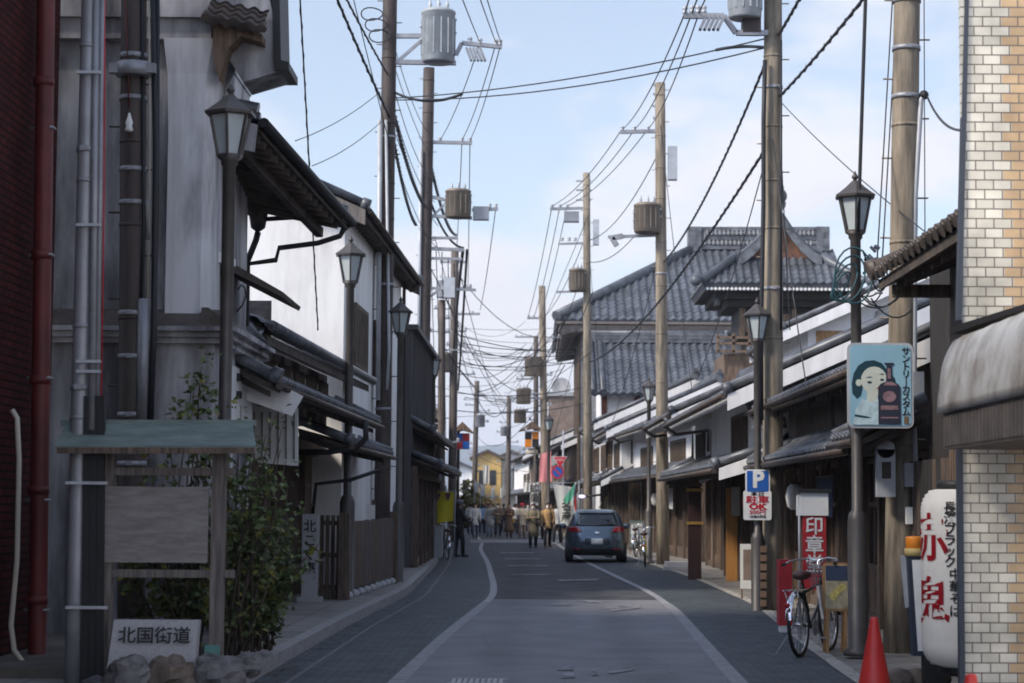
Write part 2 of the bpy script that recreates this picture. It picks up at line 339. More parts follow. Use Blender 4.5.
# ------------------------------------------------------------------ road geometry read off the painted lines
def table(pts, far):
    t = [(p.y, p.x) for p in (G(a, b) for a, b in pts)] + far
    t.sort()
    def f(Y):
        if Y <= t[0][0]: return t[0][1] + (t[1][1] - t[0][1]) / (t[1][0] - t[0][0]) * (Y - t[0][0]) * .5
        for (a, xa), (b, xb) in zip(t, t[1:]):
            if Y <= b:
                return xa + (xb - xa) * (Y - a) / (b - a)
        return t[-1][1]
    def g(Y):   # smoothed
        k = max(1.0, Y * .05)
        return sum(f(Y + k * q) for q in (-1, -.5, 0, .5, 1)) / 5
    return g
FAR = lambda off: [(85, -.75 + off), (100, -1.4 + off), (125, -2.4 + off), (160, -4.2 + off), (220, -8 + off), (300, -15 + off)]
line_l = table([(397, 682), (445, 636), (493, 597), (494, 586), (488, 563), (480, 549)], FAR(-1.5))
line_r = table([(738, 682), (707, 647), (676, 611), (651, 593), (615, 576), (590, 564), (570, 553)], FAR(1.6))
kerb_l = table([(256, 680), (346, 627), (407, 596), (436, 566)], FAR(-3.0))
edge_r = table([(849, 678), (800, 642), (757, 606), (691, 577), (655, 566)], FAR(3.1))
YS = [y * 1.0 for y in range(-12, 60)] + [60 + 3 * i for i in range(0, 81)]
def strip(mb, fl, fr, z, y0=-100, y1=1e9, nx=1):
    ys = [y for y in YS if y0 < y < y1]
    if y0 > -50: ys = [y0] + ys
    if y1 < 1e8: ys = ys + [y1]
    vs = []
    for y in ys:
        a, b = fl(y), fr(y)
        for k in range(nx + 1): vs.append((a + (b - a) * k / nx, y, z))
    fs = []
    for i in range(len(ys) - 1):
        for k in range(nx):
            q = i * (nx + 1) + k; fs.append((q, q + 1, q + nx + 2, q + nx + 1))
    return mb.add(vs, fs)
# materials of the ground
asph = mat('asphalt_dark', (.075, .076, .086), .85, var=.32, vscale=1.4, bump=.35, bscale=90, detail=10)
asph2 = mat('asphalt_pale', (.205, .205, .222), .85, var=.14, vscale=1.1, bump=.3, bscale=90, detail=10)
def tyre_tracks(m, depth):
    t = m.node_tree; b = t.nodes['Principled BSDF']; src = b.inputs['Base Color'].links[0].from_socket
    tcn = t.nodes.new('ShaderNodeTexCoord'); sp = t.nodes.new('ShaderNodeSeparateXYZ'); t.links.new(tcn.outputs['Object'], sp.inputs[0])
    def mt(op, a, c):
        n = t.nodes.new('ShaderNodeMath'); n.operation = op
        for i, q in enumerate((a, c)):
            if isinstance(q, (int, float)): n.inputs[i].default_value = q
            elif q is not None: t.links.new(q, n.inputs[i])
        return n.outputs[0]
    d = mt('ABSOLUTE', mt('SUBTRACT', mt('ABSOLUTE', mt('SUBTRACT', sp.outputs[0], .35), None), .72), None)
    mr = t.nodes.new('ShaderNodeMapRange'); mr.interpolation_type = 'SMOOTHSTEP'; mr.inputs[1].default_value = 0; mr.inputs[2].default_value = .42; mr.inputs[3].default_value = 1 - depth; mr.inputs[4].default_value = 1; t.links.new(d, mr.inputs[0])
    vo = t.nodes.new('ShaderNodeTexVoronoi'); vo.feature = 'DISTANCE_TO_EDGE'; vo.inputs['Scale'].default_value = .42
    nz = t.nodes.new('ShaderNodeTexNoise'); nz.inputs['Scale'].default_value = 1.2; nz.inputs['Detail'].default_value = 6
    ad = t.nodes.new('ShaderNodeVectorMath'); ad.operation = 'ADD'; t.links.new(tcn.outputs['Object'], ad.inputs[0]); t.links.new(nz.outputs['Color'], ad.inputs[1]); t.links.new(ad.outputs[0], vo.inputs['Vector'])
    ck = t.nodes.new('ShaderNodeMapRange'); ck.inputs[1].default_value = .0; ck.inputs[2].default_value = .011; ck.inputs[3].default_value = .86; ck.inputs[4].default_value = 1; t.links.new(vo.outputs['Distance'], ck.inputs[0])
    gr = t.nodes.new('ShaderNodeTexNoise'); gr.inputs['Scale'].default_value = 55; gr.inputs['Detail'].default_value = 2; t.links.new(tcn.outputs['Object'], gr.inputs['Vector'])
    gm = t.nodes.new('ShaderNodeMapRange'); gm.inputs[1].default_value = .3; gm.inputs[2].default_value = .7; gm.inputs[3].default_value = .8; gm.inputs[4].default_value = 1.2; t.links.new(gr.outputs[0], gm.inputs[0])
    f = mt('MULTIPLY', mt('MULTIPLY', mr.outputs[0], ck.outputs[0]), gm.outputs[0])
    v = t.nodes.new('ShaderNodeVectorMath'); v.operation = 'SCALE'; t.links.new(src, v.inputs[0]); t.links.new(f, v.inputs['Scale']); t.links.new(v.outputs[0], b.inputs['Base Color'])
tyre_tracks(asph, .2); tyre_tracks(asph2, .14)
paver = brick_mat('brick_pavers', (.082, .098, .112), (.060, .072, .086), (.050, .058, .068), .21, .105, .009, plane='YX', rough=.75, bump=.25, jitter=.35)
linem = mat('road_paint', (.33, .33, .35), .7, col2=(.20, .20, .22), vscale=7, lo=.3, hi=.55, detail=8)
slabm = brick_mat('stone_slabs', (.27, .25, .24), (.21, .20, .195), (.10, .10, .10), .6, .6, .01, plane='YX', rough=.8, jitter=.3)
soil = mat('soil', (.12, .11, .10), .95, var=.3, vscale=1.5, bump=.4)
m = MB(); m.add([(-900, -60, -.012), (900, -60, -.012), (900, 3500, -.012), (-900, 3500, -.012)], [(0, 1, 2, 3)]); struct('ground', m, soil)
m = MB(); strip(m, lambda y: line_l(y) - .06, lambda y: line_r(y) + .06, -.002, nx=2); struct('road', m, asph)
m = MB(); strip(m, lambda y: line_l(y) - .04, lambda y: line_r(y) + .04, .003, -11, 34.2, nx=2); struct('road_resurfaced', m, asph2)
m = MB(); strip(m, lambda y: kerb_l(y), lambda y: line_l(y) - .05, .001); struct('paving_lane', m, paver)
m = MB(); strip(m, lambda y: line_r(y) + .05, lambda y: edge_r(y), .001); struct('paving_lane', m, paver)
for k, f in enumerate((line_l, line_r)):
    wd = .065
    m = MB(); strip(m, lambda y: f(y) - wd, lambda y: f(y) + wd, .007, 33.0, 400); struct('road_marking', m, linem)
    m = MB(); strip(m, lambda y: f(y) - wd * 1.2, lambda y: f(y) + wd * 1.2, .0065, -11, 32.99); struct('road_marking', m, mat('faded_paint', (.29, .29, .31), .75, col2=(.19, .19, .205), vscale=6, lo=.35, hi=.6, detail=9))
m = MB(); strip(m, lambda y: kerb_l(y) + .30, lambda y: kerb_l(y) + .34, .006, 5, 70); struct('gutter_line', m, mat('gutter_stone', (.17, .17, .18), .8, var=.2, vscale=6))
# kerb and pavement on the left, flush stone strip on the right
m = MB()
ys = [y for y in YS if y < 200]
for a, b in zip(ys, ys[1:]):
    xa, xb = kerb_l(a), kerb_l(b)
    g = .006
    m.add([(xa, a + g, -.01), (xb, b - g, -.01), (xb - .16, b - g, -.01), (xa - .16, a + g, -.01), (xa - .012, a + g, .13), (xb - .012, b - g, .13), (xb - .16, b - g, .13), (xa - .16, a + g, .13)],
          [(0, 1, 5, 4), (4, 5, 6, 7), (0, 4, 7, 3), (1, 2, 6, 5)])
struct('kerb', m, M['kerb'])
m = MB(); strip(m, lambda y: kerb_l(y) - 4.2, lambda y: kerb_l(y) - .165, .122, nx=3); struct('pavement', m, slabm)
m = MB(); strip(m, lambda y: edge_r(y), lambda y: edge_r(y) + 4.5, .006, nx=3); struct('pavement', m, mat('worn_concrete', (.23, .215, .20), .85, var=.3, vscale=1.6, bump=.3))
m = MB(); strip(m, lambda y: edge_r(y) - .02, lambda y: edge_r(y) + .14, .011); struct('kerb_strip', m, mat('kerb_strip', (.38, .36, .33), .8, var=.25, vscale=4))
# worn road paint: transverse bars of a far hump, remains of an arrow and lettering, and a sunlit strip drawn in paint
m = MB()
def bar_px(x0, x1, y, th=1.3, ztop=.011):
    a = G(x0, y + th); b = G(x1, y + th); c = G(x1, y - th); d = G(x0, y - th)
    for v in (a, b, c, d): v.z = ztop
    m.add([a, b, c, d], [(0, 1, 2, 3)])
for y, x0, x1 in ((575, 512, 552), (566, 508, 548), (559, 505, 541), (553, 500, 534)): bar_px(x0, x1, y, .45)
bar_px(470, 588, 541.5, 1.6)  # sunlit strip across the far road, put into the paint colour
for a in ([(605, 608), (640, 605), (640, 609), (612, 612)], [(552, 604), (574, 603), (572, 606.5), (550, 606)], [(578, 601), (600, 600.6), (603, 604), (590, 603)],
          [(557, 667), (574, 667), (573, 671), (556, 671)], [(562, 672), (573, 672), (575, 679), (561, 679)], [(608, 671), (630, 668), (634, 671), (610, 675)], [(590, 671), (595, 669), (598, 676), (592, 677)],
          [(555, 580), (600, 579), (596, 581), (560, 581.5)]):
    v = [G(*q) for q in a]
    for p in v: p.z = .0115
    m.add(v, [tuple(range(len(v)))])
struct('worn_paint_and_sun_strip', m, mat('worn_and_sunlit_paint', (.30, .30, .32), .8, col2=(.10, .10, .115), vscale=4, lo=.40, hi=.60, detail=9))
m = MB()
a = G(452, 681); b = G(505, 681)
for k in range(9):
    x = a.x + (b.x - a.x) * k / 9; m.box(x, x + .035, a.y - .3, a.y + .12, .004, .012)
m.box(a.x - .03, b.x + .03, a.y - .34, a.y - .30, .004, .013); m.box(a.x - .03, b.x + .03, a.y + .12, a.y + .16, .004, .013)
struct('drain_grate', m, M['steel'])
# far hills
m = MB(); vs = []; nx, ny = 120, 10
for j in range(ny + 1):
    for i in range(nx + 1):
        x = -1300 + 2600 * i / nx; y = 2500 + 160 * j
        h = (1 - abs(j - ny * .6) / (ny * .6) * .9) * (85 + 60 * noise.noise(Vector((x * .0021 + 3.1, y * .0007, 2))) + 18 * noise.noise(Vector((x * .009, y * .003, 5))))
        vs.append((x, y, max(-2, h)))
fs = [(j * (nx + 1) + i, j * (nx + 1) + i + 1, (j + 1) * (nx + 1) + i + 1, (j + 1) * (nx + 1) + i) for j in range(ny) for i in range(nx)]
m.add(vs, fs, True); struct('hills', m, mat('hill_forest', (.055, .08, .085), .9, var=.3, vscale=.01))

# ------------------------------------------------------------------ town houses
class Frame:
    """u runs along the street front away from the camera, v goes into the plot, z is up"""
    def __init__(s, p0, p1, side):
        s.o = Vector((p0[0], p0[1], 0)); b = Vector((p1[0], p1[1], 0)); s.L = (b - s.o).length; s.d = (b - s.o) / s.L
        s.n = Vector((s.d.y, -s.d.x, 0)) * side
    def __call__(s, u, v, z): return s.o + s.d * u + s.n * v + Vector((0, 0, z))
    def box(s, mb, u0, u1, v0, v1, z0, z1): return mb.box(u0, u1, v0, v1, z0, z1, lambda q: s(q.x, q.y, q.z))
def lattice(mb, fr, u0, u1, z0, z1, v, pitch=.11, w=.045, d=.05):
    n = max(2, int((u1 - u0) / pitch))
    for k in range(n):
        u = u0 + (u1 - u0) * (k + .5) / n; fr.box(mb, u - w / 2, u + w / 2, v - d, v, z0, z1)
    for z in (z0, (z0 + z1) / 2, z1 - .06): fr.box(mb, u0, u1, v - d * .6, v + .01, z, z + .06)
def pent_roof(b, fr, u0, u1, ez, over, v_in=.05, rise=.42, tilem=None, col=.26, fascia=None, name='pent_roof', gutter=True, samples=5, white_end=False):
    t = MB(); up = fr(0, v_in, ez + rise) - fr(0, -over, ez); ln = up.length
    tile_patch(t, fr(u0, -over, ez), fr(u1, -over, ez), up, [(0, ln), (u1 - u0, ln)], col=col, samples=samples)
    t.tube([fr(u0, -over, ez + .06), fr(u0, v_in, ez + rise + .06)], .07, 8); t.tube([fr(u1, -over, ez + .06), fr(u1, v_in, ez + rise + .06)], .07, 8)
    t.tube([fr(u0, -over - .06, ez + .05), fr(u0, -over + .05, ez + .09)], .095, 10)
    r = t.build(name, tilem or M['tile'], b)
    s = MB()
    s.prism([fr(u0 + .03, -over + .04, ez - .03), fr(u0 + .03, v_in, ez + rise - .07), fr(u0 + .03, v_in, ez + rise - .14), fr(u0 + .03, -over + .04, ez - .10)], fr.d * (u1 - u0 - .06))
    k = u0 + .2
    while k < u1 - .1:
        s.prism([fr(k, -over + .10, ez - .10), fr(k, v_in, ez + rise - .14), fr(k, v_in, ez + rise - .22), fr(k, -over + .10, ez - .17)], fr.d * .06); k += .45
    s.build('rafters', fascia or M['soffit'], r)
    if white_end:
        g = MB(); g.prism([fr(u0 - .02, -over + .05, ez - .02), fr(u0 - .02, v_in, ez + rise - .02), fr(u0 - .02, v_in, ez + rise - .30), fr(u0 - .02, -over + .05, ez - .22)], fr.d * -.04); g.build('end_board', M['plaster'], r)
    if gutter:
        g = MB(); g.tube([fr(u0 - .05, -over - .05, ez - .06), fr(u1 + .05, -over - .05, ez - .06)], .042, 8); g.build('gutter', M['gutter'], b)
    return r
def shopfront(b, fr, u0, u1, H, rng, v=.35, dark=False):
    w = MB(); fr.box(w, u0, u1, v + .12, v + .3, .0, H); fr.box(w, u0, u1, v - .05, v + .12, H - .28, H); fr.box(w, u0, u1, v - .02, v + .12, 0, .16); w.build('shop_wall', M['wood'], b)
    n = max(1, round((u1 - u0) / 1.85)); bw = (u1 - u0) / n
    for k in range(n + 1):
        p = MB(); u = min(max(u0 + bw * k, u0 + .07), u1 - .07); fr.box(p, u - .07, u + .07, v - .08, v + .1, 0, H - .28); p.build('post', M['wood'], b)
    for k in range(n):
        a, c = u0 + bw * k + .09, u0 + bw * (k + 1) - .09; q = rng.random()
        if q < .45:
            p = MB(); lattice(p, fr, a, c, .35, H - .3, v + .06, .10, .04); fr.box(p, a, c, v - .03, v + .1, .16, .35); p.build('lattice_panel', rng.choice([M['wood'], M['wood2']]), b)
        elif q < .8:
            p = MB(); mid = (a + c) / 2
            for x0, x1, vv in ((a, mid + .03, v + .02), (mid - .03, c, v + .06)):
                fr.box(p, x0, x0 + .06, vv, vv + .035, .16, H - .3); fr.box(p, x1 - .06, x1, vv, vv + .035, .16, H - .3)
                for z in (.16, .75, H * .62, H - .38): fr.box(p, x0 + .06, x1 - .06, vv + .004, vv + .031, z, z + .07)
                fr.box(p, x0 + .06, x1 - .06, vv + .01, vv + .025, .23, .75)
            d = p.build('sliding_door', M['wood2'], b)
            g = MB(); fr.box(g, a + .05, c - .05, v + .09, v + .10, .8, H - .36); g.build('pane', M['glass'], d)
        else:
            p = MB(); fr.box(p, a, c, v + .06, v + .11, .16, H - .3); p.build('board_panel', rng.choice([M['wood_grey'], M['wood2'], M['brown_wall']]), b)
def house(label, side, p0, p1, eave, depth=7, pitch=24, over=.75, pent=2.45, pent_over=.95, wallm='plaster', windows=(), fine=True, group=None, seed=1, name='town_house', cat='house',
          gable_board=True, roofm='tile', ground=True, soffit_white=False, tiled_pent=True, front_gutter=True):
    rng = random.Random(seed); fr = Frame(p0, p1, side); Lh = fr.L
    b = thing(name, label, cat, fr(0, 0, 0), group)
    tn = math.tan(R(pitch)); zr = eave + (depth / 2 + over) * tn; zw = eave + over * tn
    z0 = pent + .25 if (pent and ground) else 0
    w = MB()
    poly = [fr(0, 0, z0), fr(0, depth, z0), fr(0, depth, zw - .1), fr(0, depth / 2, zr - .12), fr(0, 0, zw - .1)]
    w.prism(poly, fr.d * Lh)
    if z0: fr.box(w, .02, Lh - .02, .7, depth - .02, 0, z0 + .01)
    wall = w.build('wall', M[wallm], b)
    # roof
    t = MB(); c = .26 if fine else .34; sa = 5 if fine else 4
    og = .35
    up = fr(0, depth / 2, zr) - fr(0, -over, eave); ln = up.length
    tile_patch(t, fr(-og, -over, eave), fr(Lh + og, -over, eave), up, [(0, ln), (Lh + 2 * og, ln)], col=c, samples=sa, row=.25 if fine else .33)
    up2 = fr(0, depth / 2, zr) - fr(0, depth + over, eave)
    t.add([fr(-og, depth + over, eave), fr(Lh + og, depth + over, eave), fr(Lh + og, depth / 2, zr), fr(-og, depth / 2, zr)], [(0, 1, 2, 3)])
    for u in (-og, Lh + og):
        for q in (0, 1):
            du = q * .2 * (1 if u < 0 else -1)
            t.tube([fr(u + du, -over, eave + .07), fr(u + du, depth / 2, zr + .07)], .07, 8)
        t.tube([fr(u, -over - .05, eave + .05), fr(u, -over + .08, eave + .10)], .105, 10)
    roof = t.build('roof', M[roofm], b)
    rd = MB(); ridge(rd, fr(-og, depth / 2, zr), fr(Lh + og, depth / 2, zr)); rd.build('ridge', M[roofm], roof)
    s = MB()
    s.prism([fr(-og + .03, -over + .05, eave - .04), fr(-og + .03, depth / 2, zr - .08), fr(-og + .03, depth + over, eave - .04), fr(-og + .03, depth + over, eave - .12), fr(-og + .03, depth / 2, zr - .2), fr(-og + .03, -over + .05, eave - .14)], fr.d * (Lh + 2 * og - .06))
    if fine:
        k = 0
        while k < Lh and not soffit_white:
            s.prism([fr(k, -over + .12, eave - .12), fr(k, .0, zw - .19), fr(k, .0, zw - .27), fr(k, -over + .12, eave - .2)], fr.d * .07); k += .42
    s.build('eave_boards', M['plaster'] if soffit_white else M['soffit'], roof)
    if gable_board:
        for u, dd in ((-og, -.05), (Lh + og, .05)):
            g = MB()
            for va, vb, za, zb in ((-over + .02, depth / 2, eave, zr), (depth / 2, depth + over - .02, zr, eave)):
                g.prism([fr(u, va, za - .03), fr(u, vb, zb - .03), fr(u, vb, zb - .34), fr(u, va, za - .3)], fr.d * dd)
            g.build('bargeboard', M['plaster'] if gable_board == 'white' else M['wood_grey'], roof)
    if front_gutter:
        g = MB(); g.tube([fr(-og, -over - .06, eave - .05), fr(Lh + og, -over - .06, eave - .05)], .044, 8)
        g.tube([fr(Lh - .1, -over - .06, eave - .08), fr(Lh - .1, -over + .2, eave - .25), fr(Lh - .1, -.08, eave - .35 + .2), fr(Lh - .1, -.08, (pent or 0) + .6)], .04, 8)
        g.build('gutter', M['gutter'], b)
    for (u0, u1, za, zb, kind) in windows:
        f = MB()
        for a in ((u0 - .07, u1 + .07, zb, zb + .08), (u0 - .07, u1 + .07, za - .08, za), (u0 - .07, u0, za, zb), (u1, u1 + .07, za, zb)): fr.box(f, a[0], a[1], -.06, .02, a[2], a[3])
        wn = f.build('window', M['wood'], b)
        p = MB(); fr.box(p, u0, u1, -.012, -.006, za, zb); p.build('pane', M['dark'] if kind == 'lattice' else M['glass'], wn)
        if kind == 'lattice':
            q = MB(); lattice(q, fr, u0, u1, za, zb, -.02, .10, .045, .04); q.build('lattice', M['wood'], wn)
        else:
            q = MB()
            for k in range(1, 4): fr.box(q, u0 + (u1 - u0) * k / 4 - .02, u0 + (u1 - u0) * k / 4 + .02, -.04, -.013, za, zb)
            fr.box(q, u0, u1, -.035, -.014, (za + zb) / 2 - .02, (za + zb) / 2 + .02); q.build('sash', M['wood2'], wn)
    if pent and ground:
        pent_roof(b, fr, -.1, Lh + .1, pent, pent_over, tilem=M[roofm], col=c, samples=sa, gutter=fine, white_end=soffit_white)
        shopfront(b, fr, 0, Lh, pent + .28, rng)
    return b, fr

# the air: one box of thin haze round the street and the hills
m = MB(); m.box(-1500, 1500, -70, 4600, -1.2, 190)
hz = m.build('haze', bpy.data.materials.new('haze_air')); hz['kind'] = 'stuff'
hm = hz.data.materials[0]; hm.use_nodes = True; ht_ = hm.node_tree; ht_.nodes.clear()
ho = ht_.nodes.new('ShaderNodeOutputMaterial'); hv = ht_.nodes.new('ShaderNodeVolumePrincipled'); hv.inputs['Density'].default_value = .00027; hv.inputs['Color'].default_value = (.82, .88, 1, 1)
ht_.links.new(hv.outputs[0], ho.inputs['Volume'])
wl = lambda y: kerb_l(y) - 1.0
wr = lambda y: edge_r(y) + .4
# ------------------------------------------------------------------ left: dark brick building at the picture's edge
bx, by = P(53, 300, 19.8).x, 19.8
b = thing('brick_building', 'dark red brick building with a red drainpipe at its corner', 'building', (bx, by, 0))
m = MB(); m.box(bx - 9, bx, 4, by, 0, 9.5)
m.build('wall', brick_mat('dark_red_brick', (.075, .018, .018), (.05, .014, .014), (.016, .008, .008), .22, .075, .010, plane='YZ', rough=.9, bump=.8, spec=.1), b)
m = MB(); x = bx + .02
pp = [P(37, 655, 18.5), P(38.5, 560, 18.5), P(46, 0, 18.5)]; pp.append(pp[2] + (pp[2] - pp[1]) * .5)
m.tube([pp[0] + Vector((.12, 0, -.12)), pp[0]] + pp[1:], .085, 12)
for y in (82, 255, 380, 490, 600): q = P(45 - y * .013, y, 18.5); m.tube([q + Vector((0, 0, -.04)), q + Vector((0, 0, .04))], .098, 12)
dp = m.build('drainpipe', M['redpipe'], b)
m = MB()
for y in (128, 255, 378, 500, 610): q = P(45 - y * .013, y, 18.5); m.tube([q + Vector((-.12, .0, 0)), q + Vector((.10, -.05, 0)), q + Vector((.10, .05, 0))], .014, 6)
m.build('pipe_bracket', M['steel'], dp)
m = MB(); m.tube([P(12, 410, 17.8), P(17, 418, 17.8), P(19, 460, 17.8), P(17, 560, 17.8), P(11, 625, 17.8), P(14, 650, 17.8), P(24, 664, 17.8), P(38, 668, 17.8)], .024, 8)
m.build('conduit', M['cream'], b)
# ------------------------------------------------------------------ left: white plastered storehouse
Yf = 21.4
xc = P(205, 330, Yf).x; zl = P(200, 330, Yf).z; zt = P(200, 30, Yf).z
b = thing('plastered_storehouse', 'tall stained white plaster storehouse behind the dark pole', 'storehouse', (xc, Yf, 0))
Ye = Yf + 3.0
m = MB()
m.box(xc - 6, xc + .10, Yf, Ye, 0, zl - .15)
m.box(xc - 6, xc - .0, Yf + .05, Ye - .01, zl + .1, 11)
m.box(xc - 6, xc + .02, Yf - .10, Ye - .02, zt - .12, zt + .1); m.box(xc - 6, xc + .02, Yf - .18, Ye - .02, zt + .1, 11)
wall = m.build('wall', M['plaster_old_shaded'], b); m = MB()
# rounded corner pier, flaring at its head
pr = [(P(165, 300, Yf).x, xc + .06)]
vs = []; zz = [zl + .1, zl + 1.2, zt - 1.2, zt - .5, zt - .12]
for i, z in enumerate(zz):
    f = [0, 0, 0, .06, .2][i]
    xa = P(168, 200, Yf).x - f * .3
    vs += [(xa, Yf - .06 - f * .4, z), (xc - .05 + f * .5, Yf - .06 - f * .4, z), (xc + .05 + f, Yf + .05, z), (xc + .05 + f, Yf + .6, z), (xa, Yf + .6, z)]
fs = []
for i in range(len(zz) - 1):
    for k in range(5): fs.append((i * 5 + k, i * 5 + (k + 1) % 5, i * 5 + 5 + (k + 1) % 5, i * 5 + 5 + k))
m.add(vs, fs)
m.build('corner_pier', mat('pier_plaster_lit', (.70, .69, .72), .88, col2=(.26, .25, .26), vscale=.8, lo=.32, hi=.46, bump=.2, bscale=9, stretch=(1.6, 1.6, .35), detail=9, streak=.2), b)  # lighter copy of the plaster; the wall's shade is put into its colour
m = MB()
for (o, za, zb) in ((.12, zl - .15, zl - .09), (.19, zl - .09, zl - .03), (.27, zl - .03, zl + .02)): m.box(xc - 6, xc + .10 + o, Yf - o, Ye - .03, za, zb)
m.build('ledge', M['plaster_old_shaded'], b)
m = MB()
m.prism([(xc - 6, Yf - .26, zl + .021), (xc - 6, Yf - .0, zl + .22), (xc - 6, Yf + .049, zl + .22), (xc - 6, Yf + .049, zl + .021)], (6.25, 0, 0))
m.prism([(xc + .35, Yf - .255, zl + .021), (xc + .07, Yf - .25, zl + .22), (xc - .001, Yf - .25, zl + .22), (xc - .001, Yf - .25, zl + .021)], (0, 2.9, 0))
m.build('ledge_tiles', M['tile_brown'], b)
# boxed eaves high up
m = MB()
pq = [P(243, 82, Yf), P(284, 70, Yf), P(268, -10, Yf), P(262, -120, Yf), P(200, -160, Yf), P(205, 20, Yf)]
m.prism(pq, (0, .7, 0)); m.build('boxed_eaves', M['plaster_old_shaded'], b)
m = MB(); m.prism([P(268, -120, Yf - .05), P(277, -120, Yf - .05), P(281, 60, Yf - .05), P(289, 62, Yf - .05), P(289, 70, Yf - .05), P(275, 70, Yf - .05), P(274, 62, Yf - .05)], (0, .8, 0)); m.build('eaves_gutter', M['black'], b)
# small worn tiled hood at the top corner
m = MB(); a0 = P(214, 14, Yf - .35); a1 = P(262, 26, Yf - .35)
tile_patch(m, P(205, 18, Yf - .45), P(263, 30, Yf - .45), (0, .5, .32), [(0, .5), (1, .5)], col=.16, row=.16)
h = m.build('hood', M['tile_brown'], b)
m = MB()
m.prism([P(212, 18, Yf - .30), P(262, 34, Yf - .30), P(262, 42, Yf - .30), P(240, 36, Yf - .30), P(228, 48, Yf - .30), P(224, 60, Yf - .30), P(219, 80, Yf - .30), P(214, 64, Yf - .30)], (0, .28, 0)); m.build('hood_bracket', M['wood2'], h)
# iron-bracketed canopy over the street-side shutter
m = MB(); c0 = P(198, 243, Yf + .5); c1 = P(283, 292, Yf + .9)
m.prism([c0, c1, c1 + Vector((-.02, 0, -.05)), c0 + Vector((0, 0, -.12))], (0, 1.7, 0)); cn = m.build('canopy', M['soffit'], b)
m = MB(); m.prism([c0 + Vector((0, -.012, .02)), c0 + Vector((.42, -.012, -.18)), c0 + Vector((.42, -.012, -.26)), c0 + Vector((0, -.012, -.14))], (0, .01, 0)); m.build('canopy_edge', M['white'], cn)
m = MB()
for dy in (.0, 1.4):
    q = lambda px, py: P(px, py, Yf + .45 + dy)
    m.tube([q(198, 255), q(198, 314)], .014, 6); m.tube([q(198, 312), q(207, 306), q(215, 296), q(216, 286), q(212, 281), q(207, 283), q(208, 289)], .011, 6)
    m.tube([q(236, 312), q(242, 306), q(246, 296), q(245, 288), q(241, 285), q(238, 290)], .011, 6)
m.build('iron_bracket', M['black'], cn)
m = MB(); m.box(xc + .08, xc + .13, Yf + .5, Yf + 1.5, 2.2, zl - .3); m.box(xc + .08, xc + .14, Yf + 1.55, Yf + 2.7, 2.2, zl - .3); m.build('shutter', M['plaster'], b)
m = MB()
for z in (2.35, 2.8, zl - .45): m.box(xc + .13, xc + .17, Yf + 1.45, Yf + 1.62, z, z + .08)
m.build('hinge', M['black'], b)
# the big eave over the street, seen from below
e0 = P(258, 118, 21.75); e1 = P(347, 218, 25.0); up = Vector((-.97, 0, .20))
m = MB(); tile_patch(m, e0, e1, up, [(0, 2.2), (9, 2.2)], col=.22, row=.22)
m.tube([e0 + Vector((0, 0, .08)), e0 + up * 2.6 + Vector((0, 0, .08))], .09, 8); m.tube([e1 + Vector((0, 0, .08)), e1 + up * 2.6 + Vector((0, 0, .08))], .09, 8)
er = m.build('street_eave', M['tile'], b)
m = MB(); dn = Vector((0, 0, -.08))
A = [e0 + dn, e1 + dn, e1 + up * 2.6 + dn, e0 + up * 2.6 + dn]
m.prism(A, (0, 0, -.06))
for k in range(1, 16):
    q = e0.lerp(e1, k / 16) + dn + Vector((-.05, 0, -.08)); m.bar(q, q + up * 2.3, .07, .09)
for t in (.35, 1.1, 1.8): m.bar(e0 + up * t + Vector((0, 0, -.26)), e1 + up * t + Vector((0, 0, -.26)), .09, .12)
m.build('rafters', M['soffit'], er)
m = MB(); v0 = e0 + Vector((.02, -.03, -.10)); m.prism([v0 + Vector((-.02, 0, .02)), v0 + up * .9 + Vector((0, 0, .06)), v0 + up * .9 + Vector((-.1, 0, -.3)), v0 + Vector((-.05, 0, -.28))], (0, .04, 0)); m.build('bargeboard', M['plaster_old_shaded'], er)
m = MB(); m.tube([e0 + Vector((.06, 0, -.05)), e1 + Vector((.06, .1, -.05))], .06, 8)
g = e1 + Vector((.02, .08, -.08)); q = lambda px, py: P(px, py, 25.0)
m.tube([g, q(343, 230), q(340, 236), q(318, 243), q(279, 248), q(276, 260), q(248, 264), q(247, 300), q(246, 400)], .035, 8)
m.tube([q(330, 215), q(252, 220)], .03, 8)
m.lathe([(.02, -.0), (.09, .05), (.13, .28), (.14, .30)], q(258, 232), 10); m.tube([q(258, 232), q(256, 240), q(252, 250), q(247, 262)], .04, 8)
m.build('gutter', M['black'], b)
# ------------------------------------------------------------------ left: low tiled town house with awnings and a plank fence in front
p0 = Vector((-3.85, 25.6, 0)); p1 = Vector((-3.55, 33.8, 0)); fr = Frame(p0, p1, -1); Lh = fr.L
b = thing('low_town_house', 'low dark town house with a tiled hip roof behind the plank fence', 'house', p0)
m = MB(); fr.box(m, 0, Lh, .0, 5, 2.9, 3.75); m.build('wall', M['plaster_old_shaded'], b)
m = MB()
ez = 3.78; e0 = fr(-.3, -.5, ez + .05); e1 = fr(Lh + 2.5, -.5, ez)
tile_patch(m, e0, e1, fr(0, 1.8, ez + 1.0) - fr(0, -.5, ez), [(0, .0), (2.0, 2.4), (Lh + 2.7, 2.4)])
tile_patch(m, fr(-1.0, 2.6, ez - .35), fr(-1.0, -.42, ez - .35), fr(1.2, 0, ez + .75) - fr(-1.0, 0, ez - .35), [(0, 2.4), (1.9, 2.3), (3.02, .7)])
m.tube([fr(-1.05, -.5, ez - .25), fr(.9, .5, ez + .62)], .09, 8); ridge(m, fr(.8, 3, ez + .68), fr(.8, .5, ez + .60), .3, .18)
m.tube([e0 + Vector((0, 0, .02)), e1 + Vector((0, 0, .05))], .07, 10)
rf = m.build('roof', M['tile'], b)
